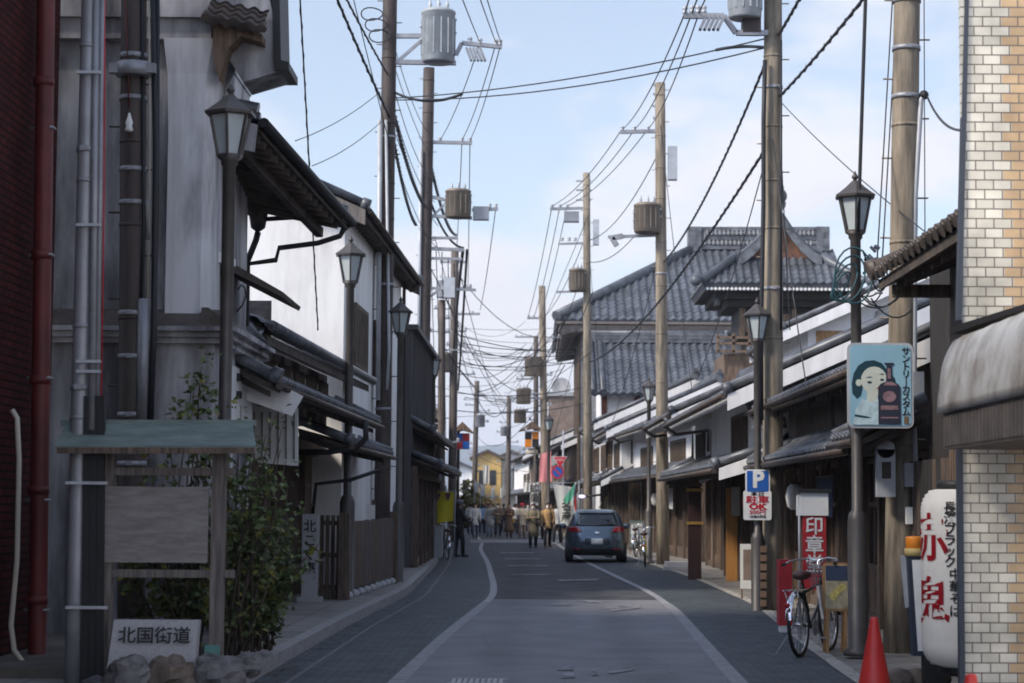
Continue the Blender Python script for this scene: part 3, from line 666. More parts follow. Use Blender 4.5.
m = MB(); m.prism([fr(-.2, -.42, ez - .04), fr(-.2, 1, ez + .55), fr(-.2, 1, ez + .4), fr(-.2, -.42, ez - .16)], fr.d * (Lh + 2.6))
m.prism([fr(-.95, -.3, ez - .40), fr(.8, -.3, ez + .5), fr(.8, -.3, ez - .3), fr(-.95, -.3, ez - .5)], fr.n * 3)
m.build('eave_boards', M['soffit'], rf)
for k in range(6):
    w_ = MB(); u = .3 + k * 1.3; fr.box(w_, u, u + 1.0, -.04, -.01, 3.15, 3.6); wn = w_.build('window', M['plaster'], b)
    q = MB(); lattice(q, fr, u, u + 1.0, 3.15, 3.6, -.05, .14, .05, .04); q.build('lattice', M['wood'], wn)
pent_roof(b, Frame((-3.75, 23.0), (-3.5, 35), -1), 0, 12, 3.0, .75, rise=.38)
pent_roof(b, Frame((-3.6, 30.5), (-3.45, 37.5), -1), 0, 7, 2.52, .75, rise=.30)
m = MB()   # white panel under the near end of the awning roof
m.prism([P(244, 366, 23.6), P(303, 396, 23.6), P(292, 416, 23.6), P(240, 398, 23.6)], (0, .05, 0)); m.build('awning_panel', M['plaster'], b)
m = MB(); m.box(-9, -3.72, 25.45, 25.55, 0, 2.9); m.build('side_wall', M['wood'], b)
shopfront(b, fr, .1, 11.6, 2.7, random.Random(3), v=.35)
m = MB(); q = [P(248, 406, 25.2), P(298, 408, 25.2), P(298, 466, 25.2), P(248, 462, 25.2)]; m.prism(q, (0, .04, 0)); nb = m.build('noren', M['cloth_white'], b)
m = MB()
for k in range(6): a = P(254 + 8 * k, 412, 25.17); c = P(254 + 8 * k, 459, 25.17); m.bar(a, c, .02, .012)
m.build('slat', M['wood_grey'], nb)
m = MB(); a = P(365, 420, 30.5); m.tube([a, a + Vector((.02, 0, -.28)), a + Vector((-.12, 0, -.42)), P(330, 452, 30.5), P(294, 452, 30.5)], .045, 8)
m.tube([P(380, 470, 31), P(350, 480, 31), P(316, 484, 31), P(312, 520, 31)], .03, 8); m.build('downpipe', M['black'], b)
# plank fence
M['fence_wood'] = mat('fence_wood', (.10, .082, .075), .8, var=.35, vscale=5, stretch=(6, 6, .5))
f0 = G(345, 608); f1 = G(394, 590); f0.z = f1.z = 0
b = thing('plank_fence', 'weathered vertical plank fence on stone feet beside the kerb', 'fence', (f0.x, f0.y, .12))
ff = Frame(f0, f1, -1)
for k in range(14):
    m = MB(); u = ff.L * k / 14; hgt = 1.22 + rnd.uniform(-.02, .02); ff.box(m, u + .015, u + ff.L / 14 - .012, 0, .03, .26, .12 + hgt); m.build('board', rnd.choice([M['fence_wood'], M['wood'], M['fence_wood']]), b)
m = MB()
for z in (.45, 1.05): m = MB(); ff.box(m, 0, ff.L, .03, .08, z, z + .09); m.build('rail', M['wood'], b)
for u in (0, ff.L):
    m = MB(); ff.box(m, u - .09, u + .07, -.06, .10, .12, 1.46); m.build('post', M['wood'], b)
for k in range(9):
    m = MB(); m.ball(ff(ff.L * (k + .5) / 9, .02, .17), .10, 8, 6, (1, 1.2, .8)); m.build('foot_stone', M['stone_pale'], b)
b = thing('lattice_screen', 'low dark slatted screen between the sign slab and the plank fence', 'screen', (*G(333, 606).xy, .12))
m = MB(); g0 = G(321, 606); g1 = G(343, 607)
for k in range(5): q = g0.lerp(g1, k / 4); m.bar((q.x, q.y, .12), (q.x, q.y, 1.42), .06, .05)
m.build('slats', M['wood'], b)
m = MB()
for z in (.3, .8, 1.3): m = MB(); m.bar((g0.x, g0.y + .03, z), (g1.x, g1.y + .03, z), .04, .07); m.build('rail', M['wood2'], b)
# ------------------------------------------------------------------ left: tall white house, dark metal-clad house, the row beyond
house('tall white walled house with long dark eaves beyond the low hip roof', -1, (-3.4, 35.0), (-3.15, 46), 6.75, 8, 24, .42, pent=None, wallm='plaster', windows=[(1.5, 3.5, 4.2, 5.2, 'lattice'), (5, 8, 4.2, 5.2, 'lattice')], seed=2)
m = MB(); m.box(-9, -2.95, 47, 58, 0, 5.7); b = thing('metal_clad_house', 'dark ribbed metal clad house behind the thick dark pole', 'house', (-3, 47, 0)); m.build('wall', M['dark_metal_wall'], b)
m = MB()
for k in range(24): m.box(-2.95, -2.92, 47.2 + k * .45, 47.25 + k * .45, 2.9, 5.65)
for k in range(12): m.box(-8.8 + k * .5, -8.75 + k * .5, 46.97, 47, 0, 5.6)
m.build('ribs', M['dark_metal_wall'], b)
m = MB(); m.box(-9.1, -2.8, 46.85, 58.1, 5.7, 5.82); m.build('roof', M['dark_metal_wall'], b)
f2 = Frame((-2.95, 47.2), (-2.95, 58), -1)
pent_roof(b, f2, 0, 10.8, 3.3, .5, rise=.3); pent_roof(b, f2, 0, 10.8, 2.5, .7, rise=.3)
shopfront(b, Frame((-2.85, 47.2), (-2.85, 58), -1), 0, 10.8, 2.5, random.Random(8), v=0)
for i, (a, c, ev, wm, lab) in enumerate([
    (59, 70, 5.0, 'wood2', 'brown boarded town house just past the metal clad house on the shaded side'),
    (70.5, 82, 4.3, 'plaster_old_shaded', 'grey plaster town house opposite the tiled temple gate'),
    (82.5, 95, 5.4, 'wood', 'dark timber town house on the shaded side where the crowd starts'),
    (95.5, 112, 4.6, 'plaster', 'pale town house on the shaded side past the crowd'),
    (112.5, 130, 5.2, 'brown_wall', 'brown rendered town house far down the shaded side'),
    (130.5, 150, 4.8, 'plaster', 'white town house near the far bend of the shaded side'),
    (150.5, 178, 5.2, 'grey_wall', 'last grey house before the far bend')]):
    house(lab, -1, (wl(a), a), (wl(c), c), ev, 7, 24, .6, pent=2.5, pent_over=.8, wallm=wm, windows=[(1, 3.4, 3.1, 4.0, 'lattice'), (5, 8, 3.1, 4.0, 'glass')], fine=False, seed=20 + i, group=None)
# ------------------------------------------------------------------ right: white and tan tile building at the edge of the picture
x0 = P(960, 350, 14.4).x
b = thing('tiled_building', 'building corner clad in glazed white and tan brick tiles', 'building', (x0, 14.4, 0))
tm = brick_mat('glazed_tiles', (.76, .72, .62), (.55, .52, .44), (.19, .16, .135), .1285, .071, .005, plane='XZ', rough=.22, bump=.9, spec=.6, tint=((.60, .42, .24), (.48, .33, .19), .33), jitter=.4, grime=2.66)
m = MB(); m.box(x0 + .012, x0 + 3.4, 14.4, 14.46, 0, 2.62)
m.box(x0 + .03, x0 + 3.4, 14.4, 14.46, 2.66, 8); m.build('wall', tm, b)
m = MB(); m.box(x0 - .03, x0 + .008, 14.38, 14.45, 0, 2.5); m.prism([P(957, 320, 14.38), P(962, 320, 14.38), P(970, -40, 14.38), P(966, -40, 14.38)], (0, .07, 0)); m.build('corner_trim', mat('corner_trim', (.045, .055, .075), .6), b)
m = MB(); m.box(x0 + 2.2, x0 + 8, -12, 14.35, 0, 7); m.build('side_wall', M['plaster'], b)  # unseen side, set back and coloured pale to bounce light onto the tiles
m = MB(); m.prism([P(950, 327, 14.2), P(1024, 304, 13.2), P(1100, 280, 12.4), P(1100, 288, 12.4), P(1024, 309, 13.2), P(950, 334, 14.2)], (.3, .16, 0)); m.build('flashing', M['black'], b)
# curved sheet-metal hood
prof = [(958, 338), (956, 339), (953, 342), (950, 346), (947, 351.5), (944.5, 358), (942.3, 366), (940.5, 376), (939, 387), (937.8, 397), (937.2, 405), (937, 413)]
Y1, Y0 = 14.25, 11.2
far_ = [P(a, c, Y1) for a, c in prof]; far_ += [far_[-1] + Vector((1.3, 0, 0)), far_[0] + Vector((1.3, 0, 0))]
m = MB(); n = len(far_); k = 14; vs = []
for j in range(k + 1):
    for q in far_: vs.append(q + Vector((rnd.uniform(-.003, .003), -(Y1 - Y0) * j / k, rnd.uniform(-.003, .003))))
fs = [tuple(range(n)), tuple(reversed(range(k * n, k * n + n)))]
for j in range(k):
    for i in range(n): fs.append((j * n + i, j * n + (i + 1) % n, (j + 1) * n + (i + 1) % n, (j + 1) * n + i))
m.add(vs, fs, True); m.sm[0] = m.sm[1] = False; hd = m.build('awning_hood', mat('sheet_metal', (.55, .53, .50), .4, .35, col2=(.24, .20, .16), vscale=3, lo=.35, hi=.6, detail=8), b)
m = MB(); c0 = far_[11]; m.box(c0.x + .04, c0.x + 1.2, Y0, Y1 - .02, c0.z - .26, c0.z - .004)
for j in range(30): m.box(c0.x + .028, c0.x + .04, Y0 + j * .1, Y0 + j * .1 + .06, c0.z - .24, c0.z - .03)
for j in range(18): m.box(c0.x + .06 + j * .06, c0.x + .09 + j * .06, Y1 - .02, Y1 - .008, c0.z - .24, c0.z - .03)
m.build('soffit_grille', mat('grille_brown', (.10, .085, .075), .6, var=.3), hd)
# ------------------------------------------------------------------ right: dark timber houses with pent roofs
b, fr = house('dark timber house with low brown eaves right behind the tiled building', 1, (3.98, 15.1), (3.98, 19.2), 3.86, 6, 24, .68, pent=None, wallm='wood', roofm='tile_brown', seed=31, gable_board=False, front_gutter=False)
m = MB(); m.box(4.22, 8, 19.3, 21.4, 0, 4.2); m.build('rear_wall', M['black_wood'], b)
m = MB(); fr.box(m, .3, 3.8, -.05, -.01, .2, 2.2); lattice(m, fr, .3, 3.8, .3, 2.2, -.05, .12, .05, .04); m.build('lattice_panel', M['wood2'], b)
m = MB(); fr.box(m, -.05, 0.05, -.55, .1, 3.62, 3.74); m.build('eave_beam', M['wood'], b); m = MB(); fr.box(m, 4.05, 4.15, -.55, .1, 3.62, 3.74); m.build('eave_beam', M['wood'], b)
# gateway with meter between that house and the next one
b = thing('side_gate', 'brown plank side gate under a tiled pent roof beside the thick concrete pole', 'gate', (4.1, 19.5, 0))
fr = Frame((4.15, 19.4), (4.1, 22.9), 1)
for k in range(16):
    m = MB(); fr.box(m, .05 + k * .21, .05 + k * .21 + .195, 0, .04, .05, 2.1); m.build('board', rnd.choice([M['black_wood'], M['wood']]), b)
pent_roof(b, fr, 2.0, 3.5, 2.35, .7, rise=.36, tilem=M['tile'])
H1 = house('dark boarded low house with a stamp shop under its pent roof', 1, (4.25, 23.0), (4.2, 33.3), 3.2, 8, 24, .6, pent=2.30, pent_over=.66, wallm='wood', windows=[(.8, 4.4, 2.68, 3.08, 'lattice'), (5.4, 9.0, 2.68, 3.08, 'lattice')], gable_board='white', seed=5)
H2 = house('white walled low house behind the parking sign pole', 1, (4.15, 33.6), (4.02, 46), 3.48, 8.5, 24, 1.0, pent=2.25, pent_over=1.15, wallm='plaster', windows=[(5.2, 7.6, 2.65, 3.35, 'lattice')], gable_board='white', soffit_white=True, seed=6)
H4 = house('white walled low house behind the bare topped pole', 1, (4.4, 46.4), (4.3, 54.2), 3.72, 8.5, 24, 1.32, pent=2.3, pent_over=.7, wallm='plaster', windows=[(1.0, 3.0, 2.7, 3.4, 'lattice'), (5.0, 7.0, 2.7, 3.4, 'lattice')], gable_board='white', soffit_white=True, seed=16)
H3 = house('white walled low house beside the parked car', 1, (4.45, 57.4), (3.5, 72), 4.1, 8, 24, .7, pent=2.5, pent_over=.8, wallm='plaster', windows=[(1.2, 4.2, 2.8, 3.5, 'lattice'), (9, 12, 2.8, 3.5, 'lattice')], gable_board='white', soffit_white=True, seed=9)
b4, fr4 = house('white gabled house with a tan wooden panel set back behind the stamp shop', 1, (6.8, 50), (6.8, 57), 6.0, 9, 24, .7, pent=None, wallm='plaster', gable_board='white', soffit_white=True, seed=14, fine=False, ground=False)
m = MB(); fr4.box(m, -.05, -.01, .2, 1.6, 5.0, 6.0); m.build('wood_panel', M['wood_tan'], b4)
for i, (a, c, ev, wm, lab) in enumerate([
    (72.4, 80, 4.3, 'plaster', 'white plaster town house past the parked car on the bright side'),
    (80.5, 89, 4.9, 'plaster', 'pale town house below the big temple roof on the bright side'),
    (106, 120, 4.8, 'wood', 'dark timber town house past the temple on the bright side'),
    (120.5, 136, 5.4, 'grey_wall', 'grey rendered town house far down the bright side'),
    (136.5, 155, 5.0, 'wood2', 'brown timber town house at the far bend of the bright side'),
    (155.5, 180, 5.4, 'plaster', 'last white house before the bend of the bright side')]):
    house(lab, 1, (wr(a), a), (wr(c), c), ev, 7, 24, .6, pent=2.5, pent_over=.8, wallm=wm, windows=[(1, 3.4, 3.1, 4.0, 'lattice'), (5, 8, 3.1, 4.0, 'glass')], fine=False, seed=40 + i, gable_board='white', soffit_white=i < 2)
m = MB(); q0 = P(549, 396, 142); q1 = P(585, 396, 142); m.box(q0.x, q1.x + 4, 142, 150, 0, q0.z); b = thing('flat_roofed_block', 'brown flat roofed block with a satellite dish beyond the temple hall', 'building', (q0.x, 142, 0)); m.build('wall', M['brown_wall'], b)
m = MB(); m.box(q0.x - .2, q1.x + 4.2, 141.8, 150.2, q0.z, q0.z + .3); m.build('parapet', M['grey_wall'], b)
d = P(561, 388, 143); m = MB(); m.lathe([(.02, 0), (.35, .04), (.62, .18), (.7, .28), (.66, .28), (.3, .1), (.02, .06)], (0, 0, 0), 14)
for v in m.v: v.xyz = Matrix.Rotation(R(75), 3, 'X') @ v + d
m.tube([d, (d.x, d.y, q0.z)], .06, 6); m.build('satellite_dish', M['grey_wall'], b)
# ------------------------------------------------------------------ temple hall and its turret gate
b = thing('temple_hall', 'large temple hall with a sweeping blue grey tiled roof above the street', 'temple', (2.2, 101, 0))
eL, eR = P(556, 326, 99), P(860, 322, 99); rL, rR = P(694, 250, 108), P(822, 250, 108); eL.z = eR.z
up = Vector((0, 9, rL.z - eR.z)); ln = up.length; lenE = eR.x - eL.x
m = MB(); tile_patch(m, eL, eR, up, [(0, 0), (rL.x - eL.x, ln), (lenE, ln)], col=.42, row=.5, amp=.13, lip=.02, thick=.2)
wside = rL.x - eL.x; eB = Vector((eL.x, 121, eL.z))
tile_patch(m, eB, eL, Vector((wside, 0, up.z)), [(0, 0), (9, math.hypot(wside, up.z)), (13, math.hypot(wside, up.z)), (22, 0)], col=.42, row=.5, amp=.13, lip=.02, thick=.2)
m.tube([eL + Vector((0, 0, .2)), rL + Vector((0, 0, .1))], .28, 8)
rf = m.build('roof', M['tile_blue'], b)
m = MB()
for k in range(5): m.bar(rL + Vector((0, 0, .1 + .26 * k)), rR + Vector((0, 0, .1 + .26 * k)), .7 - .06 * k, .2)
for x in (rL, rR): m.box(x.x - .35, x.x + .35, x.y - .5, x.y + .5, x.z - .1, x.z + 1.22)
rdg = m.build('ridge', M['tile'], rf)
m = MB(); n = 26
for k in range(n): 
    for j in (0, 1): m.box(rL.x + .5 + (rR.x - rL.x - 1) * (k + .1 + .5 * j) / n, rL.x + .5 + (rR.x - rL.x - 1) * (k + .45 + .5 * j) / n, rL.y - .42, rL.y - .36, rL.z + .25 + .55 * j, rL.z + .5 + .55 * j)
m.box(rL.x + .5, rR.x - .5, rL.y - .375, rL.y - .355, rL.z + .36, rL.z + .39); m.box(rL.x + .5, rR.x - .5, rL.y - .375, rL.y - .355, rL.z + .91, rL.z + .94); m.box(rL.x + .5, rL.x + .6, rL.y - .375, rL.y - .355, rL.z + .3, rL.z + 1.0); m.build('lattice', M['grey_wall'], rdg)  # ridge ornament: rows of raised blocks tied by thin bars
m = MB(); m.prism([eL + Vector((.15, .15, -.2)), eR + Vector((0, .15, -.2)), eR + Vector((0, 3, .2)), eL + Vector((2.2, 3, .2))], (0, 0, -.35)); m.prism([eL + Vector((.15, .1, -.2)), eL + Vector((.15, 20, -.2)), eL + Vector((2.3, 20, .2)), eL + Vector((2.3, 1, .2))], (0, 0, -.35))
for k in range(40): m.bar(eL + Vector((.25, .3 + .5 * k, -.62)), eL + Vector((2.0, .3 + .5 * k, -.3)), .14, .16)
m.bar(eL + Vector((0, -.05, -.12)), eR + Vector((0, -.05, -.12)), .1, .12)
m.build('rafters', M['wood_grey'], rf)
m = MB(); m.box(eL.x + 1.3, eR.x, 101, 118, 0, eL.z + .3); m.build('wall', M['grey_wall'], b)
for k in range(8): m = MB(); m.box(eL.x + 1.2, eL.x + 1.3, 101.1 + 2 * k, 101.4 + 2 * k, 0, eL.z); m.build('post', M['wood'], b)
for k in range(6): m = MB(); m.box(eL.x + 1.4 + 1.6 * k, eL.x + 1.65 + 1.6 * k, 100.9, 101, 0, eL.z); m.build('post', M['wood'], b)
b = thing('temple_annex', 'lower tiled annex with a red brown porch in front of the temple hall', 'temple', (2.5, 91, 0))
e0, e1 = P(591, 394, 90), P(735, 394, 90); e1.z = e0.z; t0 = P(602, 343, 95)
m = MB(); upv = Vector((0, 5, t0.z - e0.z)); tile_patch(m, e0, e1, upv, [(0, upv.length), (e1.x - e0.x, upv.length)], col=.36, row=.4, amp=.11, lip=.02, thick=.15)
m.tube([e0 + Vector((.1, 0, .1)), e0 + upv + Vector((.1, 0, .1))], .14, 8); m.tube([e0 + Vector((.55, 0, .1)), e0 + upv + Vector((.55, 0, .1))], .14, 8)
rf = m.build('roof', M['tile_blue'], b); m = MB(); ridge(m, e0 + upv, e1 + upv, .5, .5); m.build('ridge', M['tile'], rf)
m = MB(); m.prism([e0 + Vector((-.03, .1, -.06)), e0 + upv + Vector((-.03, 0, -.06)), e0 + upv + Vector((-.03, 0, -.5)), e0 + Vector((-.03, .1, -.4))], (-.08, 0, 0)); m.build('bargeboard', M['plaster'], rf)
m = MB(); m.box(e0.x + .5, e1.x, 91, 99, 0, e0.z + .45); m.build('wall', M['plaster'], b)
rbw = mat('red_brown_wood', (.13, .045, .03), .7, var=.3)
for k in range(4): m = MB(); m.box(e0.x + .5 + k * 1.5, e0.x + .75 + k * 1.5, 90.9, 91, 0, e0.z + .4); m.build('post', rbw, b)
m = MB(); m.box(e0.x + .5, e1.x, 90.92, 90.99, e0.z - 1.5, e0.z - 1.2); m.build('beam', rbw, b)
# turret gate
Yt = 74; c = P(783, 290, Yt); k = Yt / F
b = thing('turret_gate', 'wooden temple turret with a small curved tiled gable roof', 'turret', (c.x, Yt + 2, 0))
zE = P(777, 284, Yt).z; zT = P(777, 258, Yt).z; hw = 80 * k; dp = 2 * hw
m = MB()
e0 = Vector((c.x - hw, Yt, zE)); e1 = Vector((c.x + hw, Yt, zE)); rise = zT - zE + .35; run = 1.7
tile_patch(m, e0, e1, (0, run, rise), [(0, 0), (run, math.hypot(run, rise)), (2 * hw - run, math.hypot(run, rise)), (2 * hw, 0)], col=.3, row=.32, amp=.09, lip=.015, thick=.2)
s0 = Vector((c.x - hw, Yt + dp, zE)); tile_patch(m, s0, e0, (run, 0, rise), [(0, 0), (run, math.hypot(run, rise)), (dp - run, math.hypot(run, rise)), (dp, 0)], col=.3, row=.32, amp=.09, lip=.015, thick=.2)
s1 = Vector((c.x + hw, Yt + dp, zE)); tile_patch(m, e1, s1, (-run, 0, rise), [(0, 0), (run, math.hypot(run, rise)), (dp - run, math.hypot(run, rise)), (dp, 0)], col=.3, row=.32, amp=.09, lip=.015, thick=.2)
for sgn, e in ((1, e0), (-1, e1)): m.tube([e + Vector((-sgn * .35, -.25, .28)), e + Vector((0, 0, .14)), e + Vector((sgn * run * .6, run * .6, rise * .6 + .16)), e + Vector((sgn * run, run, rise + .2))], [.14, .16, .18, .16], 8); m.ball(e + Vector((-sgn * .30, -.2, .1)), .22)
# curved gable on top (concave slopes)
gz = zE + rise - .1; gw = hw - run + .35; gh = P(777, 205, Yt).z - gz
cur = [(-1, .0), (-.8, .10), (-.55, .30), (-.3, .58), (-.12, .84), (0, 1), (.12, .84), (.3, .58), (.55, .30), (.8, .10), (1, 0)]
Yg = Yt + run - .55
top = [Vector((c.x + a * gw, Yg, gz + h * gh)) for a, h in cur]; bot = [p + Vector((0, 0, -.28)) for p in reversed(top)]
for (p, q) in zip(top, top[1:]): m.prism([p, q, q + Vector((0, 0, -.22)), p + Vector((0, 0, -.22))], (0, dp - 2 * run + 1, 0))
for j in range(12):
    m.tube([p + Vector((0, .1 + j * .3, .03)) for p in top], .07, 6)
rf = m.build('roof', M['tile_blue'], b)
m = MB(); ridge(m, (c.x, Yg - .1, gz + gh), (c.x, Yg + dp - 2 * run + 1, gz + gh), .35, .4); m.ball((c.x, Yg - .15, gz + gh + .5), .3); m.tube([(c.x, Yg - .2, gz + gh + .3), (c.x + .1, Yg - .25, gz + gh + .85)], [.16, .07], 8); m.build('ridge', M['tile'], rf)
m = MB()
for (p, q) in zip(top, top[1:]): m.prism([p + Vector((0, -.12, -.05)), q + Vector((0, -.12, -.05)), q + Vector((0, -.12, -.45)), p + Vector((0, -.12, -.45))], (0, .1, 0))
m.build('bargeboard', M['tile'], rf)
m = MB(); m.prism([p + Vector((0, .25, -.25)) for p in top[1:-1]], (0, .1, 0)); m.build('gable_panel', mat('gable_brown', (.16, .075, .045), .7, var=.4, vscale=5), rf)
m = MB(); m.box(c.x - hw + .1, c.x + hw - .1, Yt + .1, Yt + dp - .1, zE - .22, zE - .1); m.box(c.x - hw + .5, c.x + hw - .5, Yt + .6, Yt + dp - .6, zE - .5, zE - .22); m.build('eave_boards', M['black_wood'], rf)
m = MB()
for j in range(38): xx = c.x - hw + .15 + j * (2 * hw - .3) / 37; m.box(xx - .035, xx + .035, Yt - .02, Yt + .1, zE - .24, zE - .13)
m.box(c.x - hw + .1, c.x + hw - .1, Yt + .0, Yt + .04, zE - .2, zE - .17); m.build('rafter_tips', M['white'], rf)
m = MB(); zb = P(777, 335, Yt).z; bw = 40 * k
m.box(c.x - bw, c.x + bw, Yt + 1.4, Yt + dp - 1.4, zb, zE - .5)
m.box(c.x - bw - .5, c.x + bw + .5, Yt + 1.0, Yt + dp - 1, zE - .75, zE - .5); m.build('chamber', M['black_wood'], b)
for x in (-bw, -bw * .33, bw * .33, bw - .2): m = MB(); m.box(c.x + x, c.x + x + .2, Yt + 1.28, Yt + 1.4, zb, zE - .76); m.build('post', M['wood2'], b)
for x in (-bw + .22, -bw * .33 + .22, bw * .33 + .22): m = MB(); m.box(c.x + x, c.x + x + bw * .66 - .26, Yt + 1.33, Yt + 1.4, zb + .2, zE - 1); m.build('wall_panel', M['wood2'], b)
bal = MB(); x0_ = P(719, 345, Yt).x; x1_ = c.x + bw + .9
for z in (335, 341, 349): zz_ = P(719, z, Yt).z; bal.box(x0_, x1_, Yt + .5, Yt + .6, zz_ - .09, zz_)
for j in range(9): bal.box(x0_ + j * (x1_ - x0_) / 8 - .05, x0_ + j * (x1_ - x0_) / 8 + .05, Yt + .5, Yt + .61, P(719, 352, Yt).z, zb + .1)
bal.build('balcony', M['wood2'], b)
m = MB(); m.box(x0_ + .25, x1_ - .3, Yt + .8, Yt + dp - 1, 0, P(719, 352, Yt).z); m.build('lower_wall', M['wood2'], b)
m = MB(); m.tube([(c.x - hw + .55, Yt + .2, zE - .3), (c.x - hw + .55, Yt + .2, zE - .5)], .02, 6); m.lathe([(.16, -.0), (.14, .1), (.11, .28), (.03, .34)], (c.x - hw + .55, Yt + .2, zE - .86), 10); m.build('wind_bell', M['black'], b)
# ------------------------------------------------------------------ houses closing the view at the far bend
def endhouse(label, x0, x1, ytop, Y, wm, gable=True, roofm='tile_brown'):
    a = P(x0, ytop, Y); c_ = P(x1, ytop, Y)
    b = thing('end_house', label, 'house', (a.x, Y, 0)); mid = (a.x + c_.x) / 2; h = (c_.x - a.x) * .22
    m = MB(); m.prism([(a.x, Y, 0), (c_.x, Y, 0), (c_.x, Y, a.z), (mid, Y, a.z + h), (a.x, Y, a.z)], (0, 9, 0)); m.build('wall', M[wm], b)
    m = MB(); o = .5
    m.prism([(a.x - o, Y - .6, a.z - .2), (mid, Y - .6, a.z + h + .05), (mid, Y - .6, a.z + h + .35), (a.x - o, Y - .6, a.z + .1)], (0, 10, 0))
    m.prism([(c_.x + o, Y - .6, a.z - .2), (mid, Y - .6, a.z + h + .05), (mid, Y - .6, a.z + h + .35), (c_.x + o, Y - .6, a.z + .1)], (0, 10, 0)); m.build('roof', M[roofm], b)
    for x in (.18, .58):
        m = MB(); xx = a.x + (c_.x - a.x) * x; m.box(xx, xx + (c_.x - a.x) * .24, Y - .06, Y - .01, a.z * .55, a.z * .8); m.build('window', M['glass'], b)
    m = MB(); m.box(a.x + .3, c_.x - .3, Y - .8, Y - .02, 2.5, 2.7); m.build('canopy', M['grey_wall'], b)
endhouse('ochre yellow house closing the street at its far bend', 474, 501, 458, 236, 'yellow_wall')
endhouse('cream house beside the ochre yellow one at the far bend', 502, 522, 457, 245, 'plaster')
endhouse('small dark roofed house at the far bend', 516, 545, 470, 228, 'grey_wall', roofm='tile')
endhouse('small white house by the hedge at the far bend', 448, 473, 470, 225, 'plaster', roofm='tile')
# ------------------------------------------------------------------ street lamps
def make_lamp():
    b = thing('street_lamp', '-', 'street lamp', (0, 0, 0), 'lantern street lamps along the kerbs')
    m = MB(); m.lathe([(.16, 0), (.16, .05), (.105, .08), (.105, 1.42), (.085, 1.50), (.058, 1.53), (.056, 4.42), (.075, 4.44), (.075, 4.47), (.11, 4.50)], n=16); m.build('post', M['lamp'], b)
    zb, zt, rb, rt = 4.50, 4.88, .105, .185; a6 = [math.pi / 3 * k + math.pi / 6 for k in range(6)]
    m = MB()
    for a in a6: m.bar((rb * math.cos(a), rb * math.sin(a), zb), (rt * math.cos(a), rt * math.sin(a), zt), .022, .022)
    for r, z in ((rb, zb + .012), (rt, zt)):
        for i in range(6): m.bar((r * math.cos(a6[i]), r * math.sin(a6[i]), z), (r * math.cos(a6[(i + 1) % 6]), r * math.sin(a6[(i + 1) % 6]), z), .026, .026)
    m.build('lantern_frame', M['lamp'], b)
    m = MB(); m.lathe([(rb - .012, zb + .02), (rt - .012, zt - .01)], n=6, ang=math.pi / 6, smooth=False); m.build('lantern_glass', M['lampglass'], b)
    m = MB(); m.lathe([(.235, 4.875), (.24, 4.90), (.20, 4.925), (.12, 4.985), (.05, 5.05), (.03, 5.065)], n=6, ang=math.pi / 6, smooth=False)
    m.lathe([(.018, 5.06), (.022, 5.08), (.035, 5.095), (.036, 5.11), (.02, 5.135), (.004, 5.17)], n=10); m.build('lantern_roof', M['lamp'], b)
    return b
lamp = make_lamp()
LAMPS = [(231, 84, 'lantern street lamp nearest on the left, behind the wooden notice board'), (351, 236, 'lantern street lamp standing right behind the plank fence post'),
         (401, 297, 'lantern street lamp at the far end of the plank fence'), (433.5, 349, 'lantern street lamp in front of the yellow sheet'),
         (855, 172, 'lantern street lamp carrying the pale blue bottle advertisement'), (757, 298, 'lantern street lamp carrying the blue parking sign'),
         (649, 377, 'lantern street lamp beside the yellow bicycle and parked car'), (549, 413, 'lantern street lamp among the banners beyond the parked car')]
LP = []
for i, (px, py, lab) in enumerate(LAMPS):
    o = lamp if i == 0 else copy_tree(lamp)
    Y = (5.15 - 1.6) * F / (505 - py); Y = max(5, Y)
    Y = {0: 19.2, 1: 31.8, 2: 38.5, 3: 56, 5: 31.0}.get(i, Y)
    q = P(px, py, Y); sc_ = q.z / 5.16 if i < 4 else 1; o.scale = (sc_, sc_, sc_); o.location = (q.x, Y, q.z - 5.16 * sc_); o['label'] = lab; o.rotation_euler.z = rnd.uniform(-.12, .12); LP.append(Vector((q.x, Y, 0)))
LOC['street_lamp'] = LP[0]
# ------------------------------------------------------------------ utility poles
def shaft(b, pb, pt, r0, r1, m, bands=(), steps=True, name='shaft'):
    s = MB(); n = 8
    s.tube([pb.lerp(pt, i / n) for i in range(n + 1)], [r0 + (r1 - r0) * i / n for i in range(n + 1)], 16)
    Lz = pt.z - pb.z
    if steps:
        z = 1.9; k = 0
        while z < Lz - .2:
            c = pb.lerp(pt, z / Lz); r = r0 + (r1 - r0) * z / Lz; sg = 1 if k % 2 else -1
            s.tube([c, c + Vector((sg * (r + .11), -.02, 0))], .010, 6); z += .45; k += 1
    z = 2.3
    while z < Lz - .1:
        c = pb.lerp(pt, z / Lz); r = r0 + (r1 - r0) * z / Lz; s.tube([c + Vector((0, 0, -.018)), c + Vector((0, 0, .018))], r + .006, 16); z += rnd.uniform(.7, 1.4)
    o = s.build(name, m, b)
    if bands:
        for z in bands:
            s = MB(); c = pb.lerp(pt, (z - pb.z) / Lz); r = r0 + (r1 - r0) * (z - pb.z) / Lz; s.tube([c + Vector((0, 0, -.025)), c + Vector((0, 0, .025))], r + .012, 16)
            s.box(c.x - .03, c.x + .03, c.y - r - .03, c.y - r, z - .02, z + .02); s.build('steel_band', M['steel'], b)
    return o
